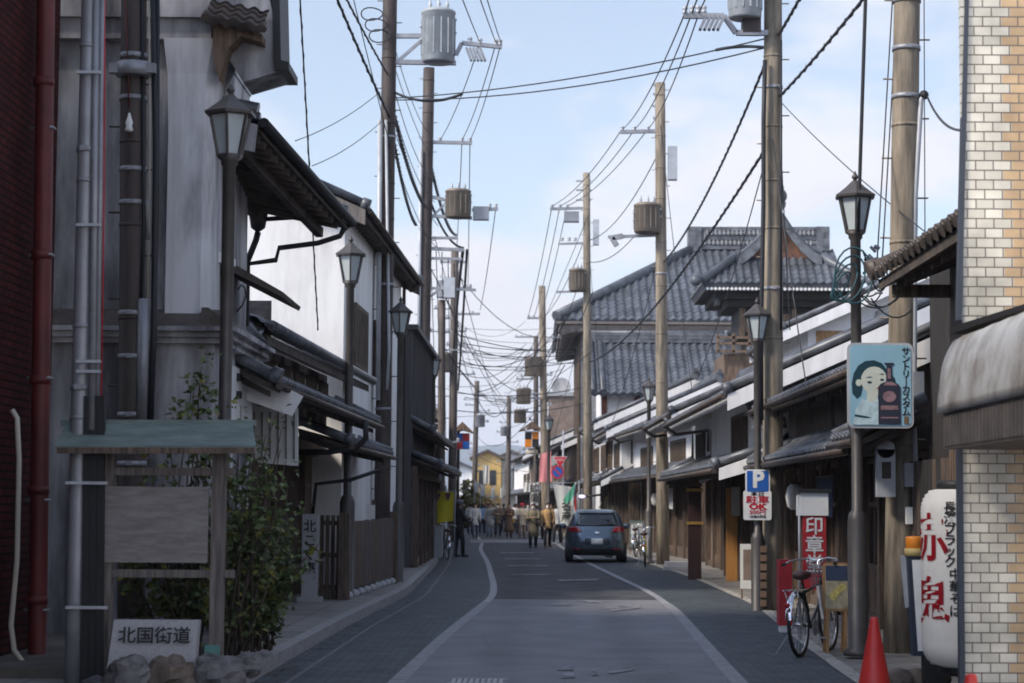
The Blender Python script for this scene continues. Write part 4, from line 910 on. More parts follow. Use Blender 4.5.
def pole(label, pxb, pyb, pxt, pyt, Y, r0, r1, m, ext=0, bands=(), name='utility_pole', z0=None, steps=True):
    B = P(pxb, pyb, Y); T = P(pxt, pyt, Y)
    d = (T - B) / (T.z - B.z)
    B = B - d * (B.z - (z0 if z0 is not None else 0)); T = T + d * ext
    b = thing(name, label, 'utility pole', B, 'utility poles'); b.pop('group') if False else None
    shaft(b, B, T, r0, r1, m, bands, steps)
    return b, B, T
def transformer(b, c, r, h, m, fins=True):
    s = MB(); s.lathe([(r * .9, 0), (r, .03), (r, h - .05), (r * 1.04, h - .04), (r * 1.04, h), (r * .8, h + .05), (r * .2, h + .07)], c, 20)
    if fins:
        for k in range(14):
            a = 2 * math.pi * k / 14; p = Vector(c) + Vector((math.cos(a) * r, math.sin(a) * r, h * .14)); s.bar(p, p + Vector((0, 0, h * .7)), .03, .03)
    o = s.build('transformer', m, b)
    for a in (.3, 1.5, 2.7): s = MB(); p = Vector(c) + Vector((math.cos(a) * r * .55, -abs(math.sin(a)) * r * .5, h + .03)); s.lathe([(.03, 0), (.05, .04), (.03, .07), (.05, .1), (.03, .13), (.02, .2)], p, 8); s.build('bushing', M['steel_light'], o)
    for k in range(4 if fins else 0): p = Vector(c) + Vector((r * (1 if k % 2 else -1) * 1.02, -.05, h * (.45 + .13 * k))); s = MB(); s.ball(p, .035, 6, 5); s.build('terminal', M['steel_light'], o)
    return o
def arm(b, pts, r=.035, m='steel', name='cross_arm'):
    s = MB()
    for a, c in zip(pts, pts[1:]): s.bar(a, c, r * 2, r * 2)
    return s.build(name, M[m], b)
def insulators(b, pts, r=.045):
    for p in pts: s = MB(); s.lathe([(r * .4, 0), (r, .02), (r, .05), (r * .6, .07), (r, .09), (r, .12), (r * .5, .14)], p, 8); s.build('insulator', M['steel_light'], b)
def box_part(b, x0, x1, y0, y1, Y, dd, name, m):
    a = P(x0, y1, Y); c = P(x1, y0, Y); s = MB(); s.box(a.x, c.x, Y - dd / 2, Y + dd / 2, a.z, c.z); return s.build(name, M[m], b)
# A : right, thick concrete
pA, A0, AT = pole('thick concrete utility pole behind the bottle advertisement, nearest on the right', 898, 650, 907, 0, 22.2, .165, .14, M['pole'], 3.5, bands=(2.9, 6.2, 6.75, 7.3))
s = MB(); s.tube([P(917, 500, 22.1), P(914, 430, 22.1), P(915, 200, 22.1), P(921, 100, 22.1), P(924, 94, 22.1), P(928, 95, 22.1)], .03, 8); s.build('conduit', M['steel_light'], pA)
s = MB(); s.ball(P(924, 95, 22.1), .055, 8, 6); s.build('conduit_head', M['black'], pA)
box_part(pA, 909, 923, 372, 402, 21.9, .12, 'junction_box', 'steel_light')
s = MB(); a = P(884, 497, 21.95); s.box(a.x - .09, a.x + .11, 21.85, 21.98, a.z, a.z + .52); s.tube([(a.x + .01, 21.85, a.z + .52), (a.x + .01, 21.98, a.z + .52)], .10, 16); me = s.build('electric_meter', M['steel_light'], pA)
s = MB(); s.box(a.x - .04, a.x + .06, 21.835, 21.849, a.z + .2, a.z + .38); s.build('pane', M['glass'], me)
box_part(pA, 904, 913, 463, 487, 21.9, .1, 'fuse_box', 'steel'); box_part(pA, 906, 912, 507, 524, 21.9, .08, 'switch_box', 'white')
# B : right middle, concrete with transformer
pB, B0, BT = pole('concrete utility pole with a grey transformer just behind the parking sign', 773, 607, 773, 0, 31.2, .165, .135, M['pole'], 3, bands=(5.0, 8.2))
transformer(pB, P(745, 19, 31.0), .26, 1.0, M['grey_paint'])
box_part(pB, 742, 760, 18, 34, 31.1, .3, 'hanger', 'pole_dark')
arm(pB, [P(768, 33, 31), P(736, 33, 31), P(724, 16, 31), P(684, 16, 31)], .04)
insulators(pB, [P(685, 15, 31), P(692, 14, 31), P(698, 14, 31), P(704, 14, 31)])
s = MB(); c = P(709, 25, 31); 
for k in range(5): s.bar(c + Vector((-.15 + .07 * k, -.1, -.10)), c + Vector((-.05 + .07 * k, -.1, .12)), .045, .16, (0, 1, 0))
s.build('switch', M['steel'], pB)
s = MB(); s.tube([P(765, 60, 31.0), P(763.5, 120, 31), P(763.5, 200, 31), P(761, 330, 31), P(761.5, 420, 31)], .035, 8); s.tube([P(781, 40, 31), P(781, 330, 31)], .02, 6); s.build('riser_cable', M['cable'], pB)
s = MB(); p = P(770, 605, 31.0)
for k in range(7): q = P(771 - 6, 603 - k * 9, 30.95); s.box(q.x - .14, q.x + .02, 30.9, 31.0, q.z - .05, q.z + .05)
s.build('brick_guard', mat('guard_brown', (.20, .13, .09), .8, var=.3), pB)
# C, D : further right poles
pC, C0, CT = pole('bare topped concrete utility pole with a tan transformer beyond the parked car', 663, 563, 660, 83, 55, .18, .14, M['pole'], 0, bands=(4, 8))
arm(pC, [P(620, 132, 55), P(664, 131, 55)], .05); insulators(pC, [P(622, 131, 55), P(634, 131, 55), P(648, 131, 55)], .06)
for y in (85, 94, 106, 118): arm(pC, [P(653, y, 55), P(665, y, 55)], .03, name='insulator_bracket')
transformer(pC, P(647, 233, 54.8), .36, .78, M['rust_box']); arm(pC, [P(608, 237, 55), P(662, 235, 55)], .04); box_part(pC, 668, 677, 147, 180, 55, .3, 'switch_cabinet', 'steel_light')
arm(pC, [P(617, 246, 55), P(612, 238, 55), P(623, 236, 55)], .07, name='lightning_arrester')
pD, D0, DT = pole('slim concrete utility pole rising behind the blue hatchback', 588, 545, 586.5, 173, 75, .17, .13, M['pole'], 0)
arm(pD, [P(550, 209, 75), P(588, 208, 75)], .05); arm(pD, [P(558, 244, 75), P(588, 243, 75)], .04); arm(pD, [P(556, 292, 75), P(588, 291, 75)], .04)
for y in (181, 190, 200): arm(pD, [P(576, y, 75), P(591, y, 75)], .03, name='insulator_bracket')
transformer(pD, P(577, 291, 74.8), .3, .8, M['rust_box']); box_part(pD, 564, 579, 212, 222, 75, .4, 'switch', 'steel'); box_part(pD, 593, 599, 220, 245, 75, .3, 'switch_cabinet', 'steel_light')
insulators(pD, [P(552, 208, 75), P(560, 208, 75), P(567, 208, 75), P(562, 241, 75), P(569, 241, 75), P(575, 241, 75)], .07)
# E.. : far poles
def far_pole(label, xb, xt, yt, Y, r=.16, arms=(), tr=(), m='pole', rods=()):
    b, B, T = pole(label, xb, 505, xt, yt, Y, r + .02, r, M[m], 0, steps=False)
    for x0, x1, y in arms: arm(b, [P(x0, y, Y), P(x1, y, Y)], .05); insulators(b, [P(x0 + (x1 - x0) * t, y, Y) for t in (.05, .3, .7)], .07)
    for k in range(7):
        t = .42 + .075 * k; c = B.lerp(T, t); sg = 1 if rnd.random() < .5 else -1; ln_ = rnd.uniform(.35, 1.0); arm(b, [c, c + Vector((sg * ln_, 0, rnd.uniform(-.03, .03)))], .03, name='bracket'); insulators(b, [c + Vector((sg * ln_ * .9, 0, .02))], .07)
    for x, y, rr, h, mm in tr: transformer(b, P(x, y, Y - .3), rr, h, M[mm], False)
    return b
far_pole('tan utility pole with two tan transformers beside the pink banner', 545, 542, 286, 100, .17, [(528, 546, 318), (510, 545, 398)], [(533, 376, .42, .9, 'rust_box'), (523.5, 404, .36, .75, 'rust_box')])
far_pole('thin dark pole with an iron rung frame left of the pink banner', 536, 536, 336, 118, .14, [(515, 537, 337), (515, 537, 350), (515, 537, 371), (516, 538, 379)], [(520, 423, .36, .75, 'rust_box')], 'pole_brown')
s = MB(); 
far_pole('short distant pole over the far crowd on the right of the gap', 508, 509, 396, 150, .17, [(495, 512, 400), (500, 512, 412)], [(504.5, 436, .3, .7, 'steel')], 'pole_brown')
far_pole('distant leaning pole over the far crowd on the left of the gap', 474, 477, 381, 140, .17, [(476, 486, 396), (465, 479, 405)], [(480, 427, .34, .8, 'steel')], 'pole_brown')
# left: dark pole L1 (near), thin steel pole, poles further along
b, B, T = pole('thick dark utility pole strapped with cables in front of the plastered storehouse', 131, 640, 134, 0, 20.6, .145, .13, M['pole_dark'], 3, bands=(2.0, 2.5, 3.1, 3.55, 4.7, 5.05, 5.8, 6.25))
def pt(x, y): return P(x, y, 20.5)
s = MB(); s.tube([pt(149, 0), pt(150, 130), pt(148, 300)], .012, 6); s.build('pale_wire', M['cream'], b)
s = MB(); s.tube([pt(153, -30), pt(156, 150), pt(154, 330), pt(150, 420)], .035, 8); s.tube([pt(142, -30), pt(144, 230), pt(141, 300)], .02, 6); s.tube([pt(158, -30), pt(158, 200), pt(152, 420)], .02, 6); s.build('riser_cable', M['cable'], b)
s = MB(); s.tube([pt(142, 420), pt(144, 299)], .065, 12); s.tube([pt(148, 240), pt(147, 206), pt(149, 200)], .02, 6); s.build('cable_duct', M['steel'], b)
s = MB(); c = pt(134, 70); s.tube([c + Vector((0, 0, -.07)), c + Vector((0, 0, .07))], .19, 14); s.box(c.x - .24, c.x + .24, 20.38, 20.5, c.z - .05, c.z + .05); s.build('cable_clamp', M['steel'], b)
s = MB(); p = P(129, 132, 20.38); s.lathe([(.012, 0), (.045, .02), (.03, .06), (.04, .1), (.025, .14), (.008, .2)], p, 10); s.build('white_insulator', M['white'], b)
s = MB(); s.tube([P(129, 108, 20.38), P(128, 70, 20.38), P(125, 0, 20.38)], .008, 6); s.build('ground_wire', M['redpipe'], b)
b, B, T = pole('slim grey steel pole beside the dark brick wall with a black cable guard', 73, 694, 90, 0, 16.6, .075, .07, M['steel'], 3, bands=(2.55, 4.55), steps=False)
q = lambda x, y: P(x, y, 16.55)
s = MB(); s.tube([q(92, 430), q(97, -40)], .035, 8); s.tube([q(97, 430), q(103, -40)], .022, 8); s.build('riser_pipe', M['steel'], b)
s = MB(); s.tube([q(101, 420), q(104, 200), q(105, -40)], .006, 6); s.build('pink_wire', M['redtext'], b)
s = MB()
for k in range(3): s.bar(q(86 + 7 * k - 1, 694), q(88 + 7 * k, 396), .055, .05)
s.build('cable_guard', M['black'], b)
s = MB()
for y in (483, 607): a = q(80, y); s = MB(); s.box(a.x - .1, a.x + .24, 16.46, 16.5, a.z - .012, a.z + .012); s.build('steel_strap', M['steel_light'], b)
for y in (74, 226, 362, 372): a = q(88, y); s = MB(); s.box(a.x - .08, a.x + .12, 16.46, 16.5, a.z - .012, a.z + .012); s.build('steel_strap', M['steel_light'], b)
# L-A and its neighbours in the middle left
pL, L0, LT = pole('dark utility pole with a big pale grey transformer held on two arms', 381, 575, 390, 0, 40, .165, .14, M['pole_dark'], 3.5, bands=(3.5, 6, 9))
transformer(pL, P(438, 63, 40), .34, 1.05, M['grey_paint'])
arm(pL, [P(392, 36, 40), P(424, 36, 40)], .045); arm(pL, [P(392, 62, 40), P(456, 63, 40)], .045); arm(pL, [P(398, 61, 40), P(422, 40, 40)], .03)
arm(pL, [P(456, 55, 40), P(462, 43, 40), P(502, 47, 40)], .04); insulators(pL, [P(480, 45, 40), P(496, 46, 40), P(500, 46, 40), P(470, 44, 40)], .05)
s = MB(); c = P(474, 55, 40)
for k in range(5): s.bar(c + Vector((-.15 + .07 * k, -.1, .12)), c + Vector((-.05 + .07 * k, -.1, -.14)), .045, .16, (0, 1, 0))
s.build('switch', M['steel'], pL)
s = MB(); s.tube([P(378, 400, 39.8), P(380, 120, 39.8)], .05, 8); s.tube([P(387, 390, 39.8), P(389, 350, 39.8), P(386, 120, 39.8)], .03, 8); s.build('riser_pipe', M['steel_light'], pL)
s = MB(); r_ = rnd
for k in range(3):
    c = P(372 + 4 * k, 14 + 11 * k, 39.8); s.tube([c + Vector((.22 * math.cos(a), .05 * math.sin(2 * a), .13 * math.sin(a))) for a in [i * .4 for i in range(17)]], .014, 6)
s.build('cable_coil', M['cable'], pL)
pM, M0, MT = pole('brown utility pole with a tan transformer above the narrow gap on the left', 421, 505, 429, 68, 60, .20, .17, M['pole_dark'], 0)
arm(pM, [P(424, 142, 60), P(472, 143, 60)], .05); insulators(pM, [P(462, 142, 60), P(470, 142, 60), P(440, 142, 60)], .06)
transformer(pM, P(458, 218, 59.8), .38, .82, M['rust_box']); arm(pM, [P(432, 197, 60), P(446, 200, 60)], .05); arm(pM, [P(432, 216, 60), P(472, 218, 60)], .05); arm(pM, [P(434, 215, 60), P(447, 202, 60)], .03)
arm(pM, [P(472, 210, 60), P(498, 209, 60)], .045); box_part(pM, 473, 489, 207, 220, 60, .3, 'switch', 'steel'); insulators(pM, [P(490, 208, 60), P(496, 208, 60)], .05)
arm(pM, [P(430, 238, 60), P(458, 238, 60)], .04); arm(pM, [P(420, 248, 60), P(464, 250, 60)], .05); arm(pM, [P(418, 258, 60), P(462, 259, 60)], .04)
box_part(pM, 444, 455, 278, 298, 60, .35, 'switch_cabinet', 'steel_light'); arm(pM, [P(420, 305, 60), P(446, 284, 60)], .035); arm(pM, [P(426, 288, 60), P(476, 290, 60)], .04)
s = MB(); s.tube([P(418, 400, 59.8), P(421, 150, 59.8)], .05, 8); s.build('riser_pipe', M['steel_light'], pM)
far_pole('far brown pole hung with thick dark cables behind the street gap on the left', 452, 455, 250, 88, .17, [(440, 466, 262), (455, 480, 314), (446, 468, 345)], [(446, 372, .35, .8, 'rust_box')], 'pole_brown')
far_pole('far thin pole between the dark pole and the yellow sheet on the left', 441, 442, 300, 78, .14, [(438, 452, 318), (438, 452, 332)], [(444, 298, .3, .7, 'steel_light')], 'pole_brown')
# ------------------------------------------------------------------ overhead cables
def wire(label, a, c, sag=.3, r=.011, m='cable', group='overhead cables', twist=0, n=14, mid=None):
    a = Vector(a); c = Vector(c)
    def above(p):
        v = ROT.transposed() @ (p - Vector((0, 0, CAMZ))); return 341.5 - F * v.y / -v.z < 0
    if above(a) and not above(c): a = c + (a - c) * 1.9      # runs on well past the top of the view
    elif above(c) and not above(a): c = a + (c - a) * 1.9
    pts = []
    for i in range(n + 1):
        t = i / n; p = a.lerp(c, t) - Vector((0, 0, sag * 4 * t * (1 - t))); pts.append(p)
    s = MB(); s.tube(pts, r, 6)
    if twist:
        k = int((c - a).length * 7); q = []
        for i in range(k + 1):
            t = i / k; p = a.lerp(c, t) - Vector((0, 0, sag * 4 * t * (1 - t))); q.append(p + Vector((math.cos(i * 1.6) * r * 1.1, 0, math.sin(i * 1.6) * r * 1.1)))
        s.tube(q, r * .6, 5)
    o = s.build('overhead_cable', M[m], None, a); return tag(o, label, 'cable', group)
W = wire
g3 = 'parallel power lines from the parking sign pole to the bare topped pole'
for i, (x, x2) in enumerate(((685, 623), (692, 635), (699, 648))): W(g3, P(x, 13, 31), P(x2, 129, 55), .25, .012, group='power lines to the bare topped pole')
g3 = 'parallel power lines from the bare topped pole to the slim pole'
for i, (x, x2) in enumerate(((622, 552), (635, 560), (648, 567))): W(g3, P(x, 129, 55), P(x2, 206, 75), .3, .014, group='power lines to the slim pole')
g3 = 'one of the parallel power lines running over the camera to the parking sign pole'
for i, x in enumerate((685, 692, 699)): W(g3, P(x, 13, 31), P(x + 45 + i * 12, -160, 20), .1, .012, group='power lines over the near street')
g3 = 'one of the parallel power lines from the grey transformer arm to the brown pole arm'
for i, (x, x2) in enumerate(((480, 440), (496, 462), (501, 470))): W(g3, P(x, 43, 40), P(x2, 140, 60), .2, .011, group='power lines along the left poles')
g3 = 'one of the parallel power lines rising from the grey transformer arm over the street'
for i, x in enumerate((480, 496, 501)): W(g3, P(x, 43, 40), P(x - 40 + 4 * i, -70, 22), .1, .010, group='power lines rising on the left')
g3 = 'one of the parallel power lines fanning from the brown pole down to the far pole'
for i, (x, x2) in enumerate(((462, 456), (470, 468), (496, 480))): W(g3, P(x, 140 + (66 if i == 2 else 0), 60), P(x2, 260 + i * 25, 88), .3, .014, group='power lines to the far left pole')
g3 = 'one of the parallel power lines running from the slim pole into the far street'
for i, (x, x2) in enumerate(((552, 528), (560, 534), (567, 540))): W(g3, P(x, 206, 75), P(x2, 317, 100), .3, .015, group='power lines into the far street')
W('twin insulated service cable crossing the street, upper strand', P(396, 98, 40), P(768, 38, 31.2), .16, .012, twist=0)
W('twin insulated service cable crossing the street, lower strand', P(396, 100, 40), P(768, 47, 31.2), .22, .012)
W('thick black insulated end of the crossing cable at the dark pole', P(394, 92, 40), P(462, 94, 38.3), .16, .028)
W('thick black insulated end of the crossing cable at the parking sign pole', P(768, 48, 31.2), P(716, 50, 32.4), -.04, .026)
W('thick twisted cable dropping from the top of the frame to the dark pole', P(333, -20, 33), P(390, 118, 40), .15, .024, twist=1)
W('second thick twisted cable dropping to the dark pole', P(345, -10, 33), P(388, 75, 40), .1, .018, twist=1)
W('twisted cable bundle falling behind the dark pole toward the brown pole', P(391, 100, 40), P(424, 205, 60), .3, .035, twist=1)
W('second twisted cable bundle between the dark pole and the brown pole', P(393, 135, 40), P(416, 225, 59.7), .3, .03, twist=1)
W('loose black cable hanging from the brown pole to the far pole', P(428, 150, 60), P(456, 235, 86), .6, .04, twist=1)
W('thick black cable loop below the tan transformer', P(430, 200, 60), P(464, 248, 60), .35, .035)
W('thick dark drop cable from the tan transformer arms toward the far poles', P(463, 250, 60), P(452, 372, 86), -.4, .05)
W('second thick dark drop cable toward the far poles', P(467, 250, 60), P(458, 390, 86), .2, .04)
W('thin service wire from the storehouse wall to the dark pole, upper one', P(295, 141, 34), P(380, 92, 40), .1, .008)
W('thin service wire from the storehouse wall to the dark pole, lower one', P(312, 166, 34), P(384, 119, 40), .1, .008)
W('thin double drop wire falling along the white wall', P(299, -10, 24), P(318, 330, 31), -.1, .011, twist=1)
W('thin wire from the dark pole top across to the plaster wall', P(352, -10, 34), P(391, 150, 40), .05, .010)
W('twisted cable sloping from the parking sign pole to the bare topped pole', P(766, 62, 31.2), P(664, 262, 55), .35, .021, twist=1)
W('twisted cable sloping from the parking sign pole toward the slim pole', P(765, 150, 31.2), P(590, 362, 75), .6, .023, twist=1)
W('thick twisted cable rising from the parking sign pole to the right', P(779, 97, 31.2), P(872, -25, 23), .15, .021, twist=1)
W('thinner twisted cable rising from the parking sign pole near its top', P(778, 36, 31.2), P(806, -15, 27), .03, .022, twist=1)
W('thin black wire from the parking sign pole to the dark eaves', P(779, 100, 31.2), P(965, 262, 19), .1, .007)
W('thin black wire from the parking sign pole to the white gable', P(779, 110, 31.2), P(790, 330, 31), .02, .009)
W('dark wire hanging down beside the white wall', P(770, 120, 31.2), P(812, 425, 29.0), .1, .009, twist=1)
W('pale double drop wire between the lamp and the thick concrete pole', P(893, -10, 23), P(877, 262, 21.6), .0, .008)
W('second pale drop wire between the lamp and the thick concrete pole', P(898, -10, 23), P(882, 265, 21.6), .0, .008)
W('thin wire running down right of the thick concrete pole', P(924, -10, 22), P(925, 240, 21.8), .0, .006)
W('drooping service wire from the concrete pole conduit to the tiled wall', P(927, 96, 22.1), P(969, 129, 14.6), .13, .012)
W('thick dark cable falling from above onto the lantern street lamp with the advertisement', P(866, -15, 21.1), P(858, 232, 21.2), .0, .020, m='cable')
for k, (y, y2) in enumerate(((341, 346), (362, 359), (349, 352), (392, 386), (333, 352), (410, 402))):
    W('distant wire crossing the far street, number %s from the top' % ('one', 'two', 'three', 'four', 'five', 'six')[[4, 0, 2, 1, 3, 5].index(k) if k < 5 else 5], P(452, y, 90), P(590, y2, 92), .3, .02, group='distant crossing wires')
for k, (x, y, x2, y2) in enumerate(((476, 392, 541, 330), (456, 330, 536, 395), (478, 400, 508, 402), (455, 270, 545, 338))):
    W(('distant sloping wire from the left far pole up to the right', 'distant sloping wire falling from left to right', 'distant short wire between the two farthest poles', 'distant long sagging wire falling toward the pink banner')[k], P(x, y, 92), P(x2, y2, 110), .8, .02)
for k, (x, y, Y, x2, y2, Y2, lab) in enumerate(((588, 230, 75, 541, 320, 100, 'wire from the slim pole falling to the tan far pole'), (588, 255, 75, 540, 372, 100, 'thick dark cable from the slim pole falling to the far transformers'), (660, 150, 55, 590, 240, 75, 'wire from the bare topped pole falling to the slim pole, upper'),
     (660, 200, 55, 590, 262, 75, 'wire from the bare topped pole falling to the slim pole, lower'), (560, 470, 100, 472, 452, 120, 'low wire strung across the far street above the crowd'), (545, 455, 100, 478, 470, 130, 'second low wire strung across the far street above the crowd'))):
    W(lab, P(x, y, Y), P(x2, y2, Y2), .5, .015)
NW = random.Random(44)
for k in range(16):
    y = NW.uniform(325, 430); Y = NW.uniform(80, 120); W('faint distant wires crossing the gap between the far poles', P(NW.uniform(440, 470), y + NW.uniform(-14, 14), Y), P(NW.uniform(520, 595), y + NW.uniform(-14, 14), Y + 3), NW.uniform(.1, .9), NW.uniform(.010, .02), group='faint wires crossing the far gap')
for k in range(14):
    sd_ = k % 2; x0 = NW.uniform(425, 470) if sd_ else NW.uniform(530, 600); W('faint distant wires running down the street toward the far bend', P(x0, NW.uniform(215, 380), 62), P(NW.uniform(474, 515), NW.uniform(392, 440), 148), NW.uniform(.3, 1.6), NW.uniform(.010, .018), group='faint wires running to the far bend')
for k in range(6):
    W('thin wires fanning from the dark pole to the brown pole', P(390, 30 + 22 * k, 40), P(426 + 3 * k, 130 + 24 * k, 60), NW.uniform(.1, .6), .010, group='thin wires between the dark and brown poles')
for k in range(5):
    W('slim drop wires falling from the brown pole to the shaded roofs', P(430 + 6 * k, 240 + 6 * k, 60), P(436 + 5 * k, 420 + 12 * k, 78 + 3 * k), -.2, .014, group='slim drop wires on the shaded side')
for k, (x, y, Y, x2, y2, Y2) in enumerate(((660, 120, 55, 692, 390, 48), (660, 250, 55, 610, 430, 68), (588, 235, 75, 606, 445, 84), (773, 130, 31.2, 700, 372, 47), (588, 300, 75, 545, 470, 100))):
    W('slim drop wires falling from the concrete poles to the tiled eaves', P(x, y, Y), P(x2, y2, Y2), .25, .010, group='slim drop wires on the bright side')
s = MB()
for k in range(4):
    c = P(853 - k, 276 + k * 3, 21.1); s.tube([c + Vector((.20 * math.cos(a) * (1 - .16 * k) - .03 * k, -.05 + .04 * k, (.30 - .05 * k) * math.sin(a + .3 * k))) for a in [i * .35 for i in range(19)]], .010, 6)
c = P(871, 262, 21.1)
o = s.build('cable_coil', M['cable_teal'], None, P(853, 276, 21.1)); tag(o, 'loose coil of teal cable hung on the lantern lamp above the advertisement', 'cable coil')
b = thing('cable_junction', 'tangle of cable clamps and connectors between the lamp and the thick concrete pole', 'connector', P(875, 290, 21.4))
s = MB()
for k in range(12): c = P(rnd.uniform(858, 900), rnd.uniform(245, 312), 21.4 + rnd.uniform(-.1, .1)); s.tube([c, c + Vector((rnd.uniform(-.12, .12), 0, rnd.uniform(-.06, .06)))], rnd.uniform(.012, .035), 6); s.build('connector', M['steel'], b); s = MB()
s = MB()
for k in range(9):
    a = P(rnd.uniform(850, 872), rnd.uniform(245, 300), 21.4); c = P(rnd.uniform(880, 912), rnd.uniform(260, 312), 21.6); s.tube([a.lerp(c, i / 6) - Vector((0, 0, .14 * 4 * (i / 6) * (1 - i / 6))) for i in range(7)], .009, 5); s.build('jumper_wire', M['cable'], b); s = MB()
# ------------------------------------------------------------------ roadside: notice board, name stone, bush, stones
Yn = 16.7
b = thing('notice_board', 'weathered wooden notice board under a small copper roof', 'notice board', P(145, 660, Yn))
q = lambda x, y, d=0: P(x, y, Yn + d)
for x in (216, 104): m = MB(); a = q(x, 655); m.box(a.x - .055, a.x + .055, Yn - .05, Yn + .06, .2, q(x, 440).z); m.build('post', M['wood_grey'], b)
for y0, y1, dd in ((468, 475, 0), (570, 577, 0)):
    m = MB()
    a = q(100, y1); c = q(220, y0); m.box(a.x - .18, c.x + .12, Yn - .03, Yn + .05, a.z, c.z); m.build('rail', M['wood_grey'], b)
m = MB(); a = q(104, 562); c = q(210, 487); m.box(a.x, c.x, Yn - .075, Yn - .04, a.z, c.z); m.build('board', M['wood_board'], b)
m = MB()
rt, rb0 = 424, 449
m.prism([q(68, rt, 0), q(252, rt, 0), q(256, rb0, -.30), q(55, rb0, -.30)], (0, .0, .03)); m.prism([q(68, rt, 0), q(252, rt, 0), q(252, rb0, .36), q(68, rb0, .36)], (0, 0, .03))
m.bar(q(62, rt - 1), q(256, rt - 1), .09, .05)
r = m.build('roof', M['copper'], b)
m = MB(); m.bar(q(57, rb0 + 1.5, -.29), q(255, rb0 + 1.5, -.29), .04, .05)
for x in (70, 240): m.prism([q(x, rt + 3, 0), q(x, rb0 + 2, -.28), q(x, rb0 + 2, .3)], (.04, 0, 0))
m.build('eave_boards', M['wood'], r)
m = MB(); a = q(213, 652); m.box(a.x - .062, a.x + .066, Yn - .06, Yn + .07, a.z - .02, a.z + .06); m.build('post_shoe', mat('copper_green', (.09, .22, .20), .6, var=.2), b)
# name stone
Yst = 16.2; b = thing('name_stone', 'pale granite stone carved with the name of the old highway', 'stone sign', P(150, 662, Yst))
a, c = P(105, 668, Yst), P(197, 621, Yst)
m = MB(); m.prism([(a.x - .01, Yst - .04, 0), (c.x - .02, Yst - .04, 0), (c.x, Yst + .06, c.z), (a.x + .05, Yst + .06, c.z)], (.0, .14, 0)); m.build('slab', M['stone_pale'], b)
mid = P(152, 635, Yst)
up = Vector((0, .06, c.z - a.z + .1)).normalized()
text_mesh('北国街道', .14, P(154, 636.5, Yst) + Vector((0, .012, 0)), (1, 0, 0), up, M['ink'], 'lettering', b, bold=.006, sx=1.05)
# stones at its foot
def rock(name, label, c, r, sc, seed, m='stone', group=None):
    rr = random.Random(seed); s = MB(); s.ball((0, 0, 0), r, 14, 10)
    for v in s.v:
        d = v.normalized(); k = 1 + .45 * noise.noise(d * 1.9 + Vector((seed, 0, 0))) + +.22 * noise.noise(d * 4.2 + Vector((0, seed, 0))); v.xyz = Vector((v.x * sc[0] * k, v.y * sc[1] * k, v.z * sc[2] * k)) + Vector(c)
    s.sm = [False] * len(s.sm); o = s.build(name, M[m], None, c); return tag(o, label, 'stone', group)
for i, (x, y, r, lab, mm) in enumerate(((126, 676, .20, 'grey mossy boulder under the left half of the name stone', 'stone'), (168, 677, .20, 'brown boulder under the right half of the name stone', 'brownstone'), (217, 677, .22, 'smooth grey boulder at the foot of the notice board post', 'stone'),
        (246, 665, .13, 'small grey boulder at the foot of the bush', 'stone'), (98, 690, .14, 'dark boulder at the foot of the slim steel pole', 'stone'))):
    if mm == 'brownstone' and 'brownstone' not in M: M['brownstone'] = mat('brown_stone', (.125, .10, .083), .85, var=.4, vscale=7, bump=.5)
    rock('boulder', lab, P(x, y, 15.8 + .15 * i), r, (1, .8, .75), 3 + i, mm)
m = MB(); m.box(-5.2, -2.95, 16.95, 21.3, .0, .21); tag(m.build('planting_bed', soil, None, (-4, 18, 0)), kind='structure')
# bush
def bush(name, label, c, rx, ry, h, n, seed, cat='bush', mats=('leaf',), z0=.2, size=.05):
    rr = random.Random(seed); b = thing(name, label, cat, (c[0], c[1], z0))
    st = MB(); tips = []
    for k in range(26):
        a = rr.uniform(0, 6.28); t = rr.random() ** .5; hh = h * rr.uniform(.45, 1.0)
        base = Vector((c[0] + rr.uniform(-.15, .15), c[1] + rr.uniform(-.15, .15), z0 - .02)); tip = Vector((c[0] + math.cos(a) * rx * t, c[1] + math.sin(a) * ry * t, z0 + hh * (1 - .35 * t * t)))
        pts = [base, base.lerp(tip, .4) + Vector((rr.uniform(-.1, .1), rr.uniform(-.1, .1), .1)), tip]; st.tube(pts, [.016, .011, .004], 5)
        for j in range(9): tips.append((pts[1].lerp(tip, rr.uniform(-.5, 1.05)) + Vector((rr.gauss(0, .07), rr.gauss(0, .07), rr.gauss(0, .07)))))
    st.build('stems', M['bark'], b)
    lv = [MB() for _ in mats]
    for k in range(n):
        p = rr.choice(tips) + Vector((rr.gauss(0, .055), rr.gauss(0, .055), rr.gauss(0, .045)))
        if p.z < z0: p.z = z0 + rr.random() * .2
        d = Vector((rr.gauss(0, 1), rr.gauss(0, 1), rr.gauss(-.2, .6))).normalized(); s_ = d.orthogonal().normalized(); s_ = (Matrix.Rotation(rr.uniform(0, 6.28), 3, d) @ s_)
        l = size * rr.uniform(.5, 1.7); wd = l * .32; nn = d.cross(s_) * wd * .3
        mi = 0 if len(mats) == 1 or rr.random() < .86 else 1
        lv[mi].add([p, p + d * l * .5 + s_ * wd + nn, p + d * l, p + d * l * .5 - s_ * wd + nn], [(0, 1, 2), (0, 2, 3)])
    for i, q_ in enumerate(lv):
        if q_.f: q_.build(('foliage', 'yellow_leaves')[i], M[mats[i]], b)
    return b
p = P(262, 640, 19.6)
bush('leafy_bush', 'tall loose green bush spilling over the pavement beside the notice board', (p.x - .05, 19.6), .60, .6, 1.85, 3600, 5, mats=('leaf', 'leaf_yellow'), size=.06)
p = P(180, 640, 18.6)
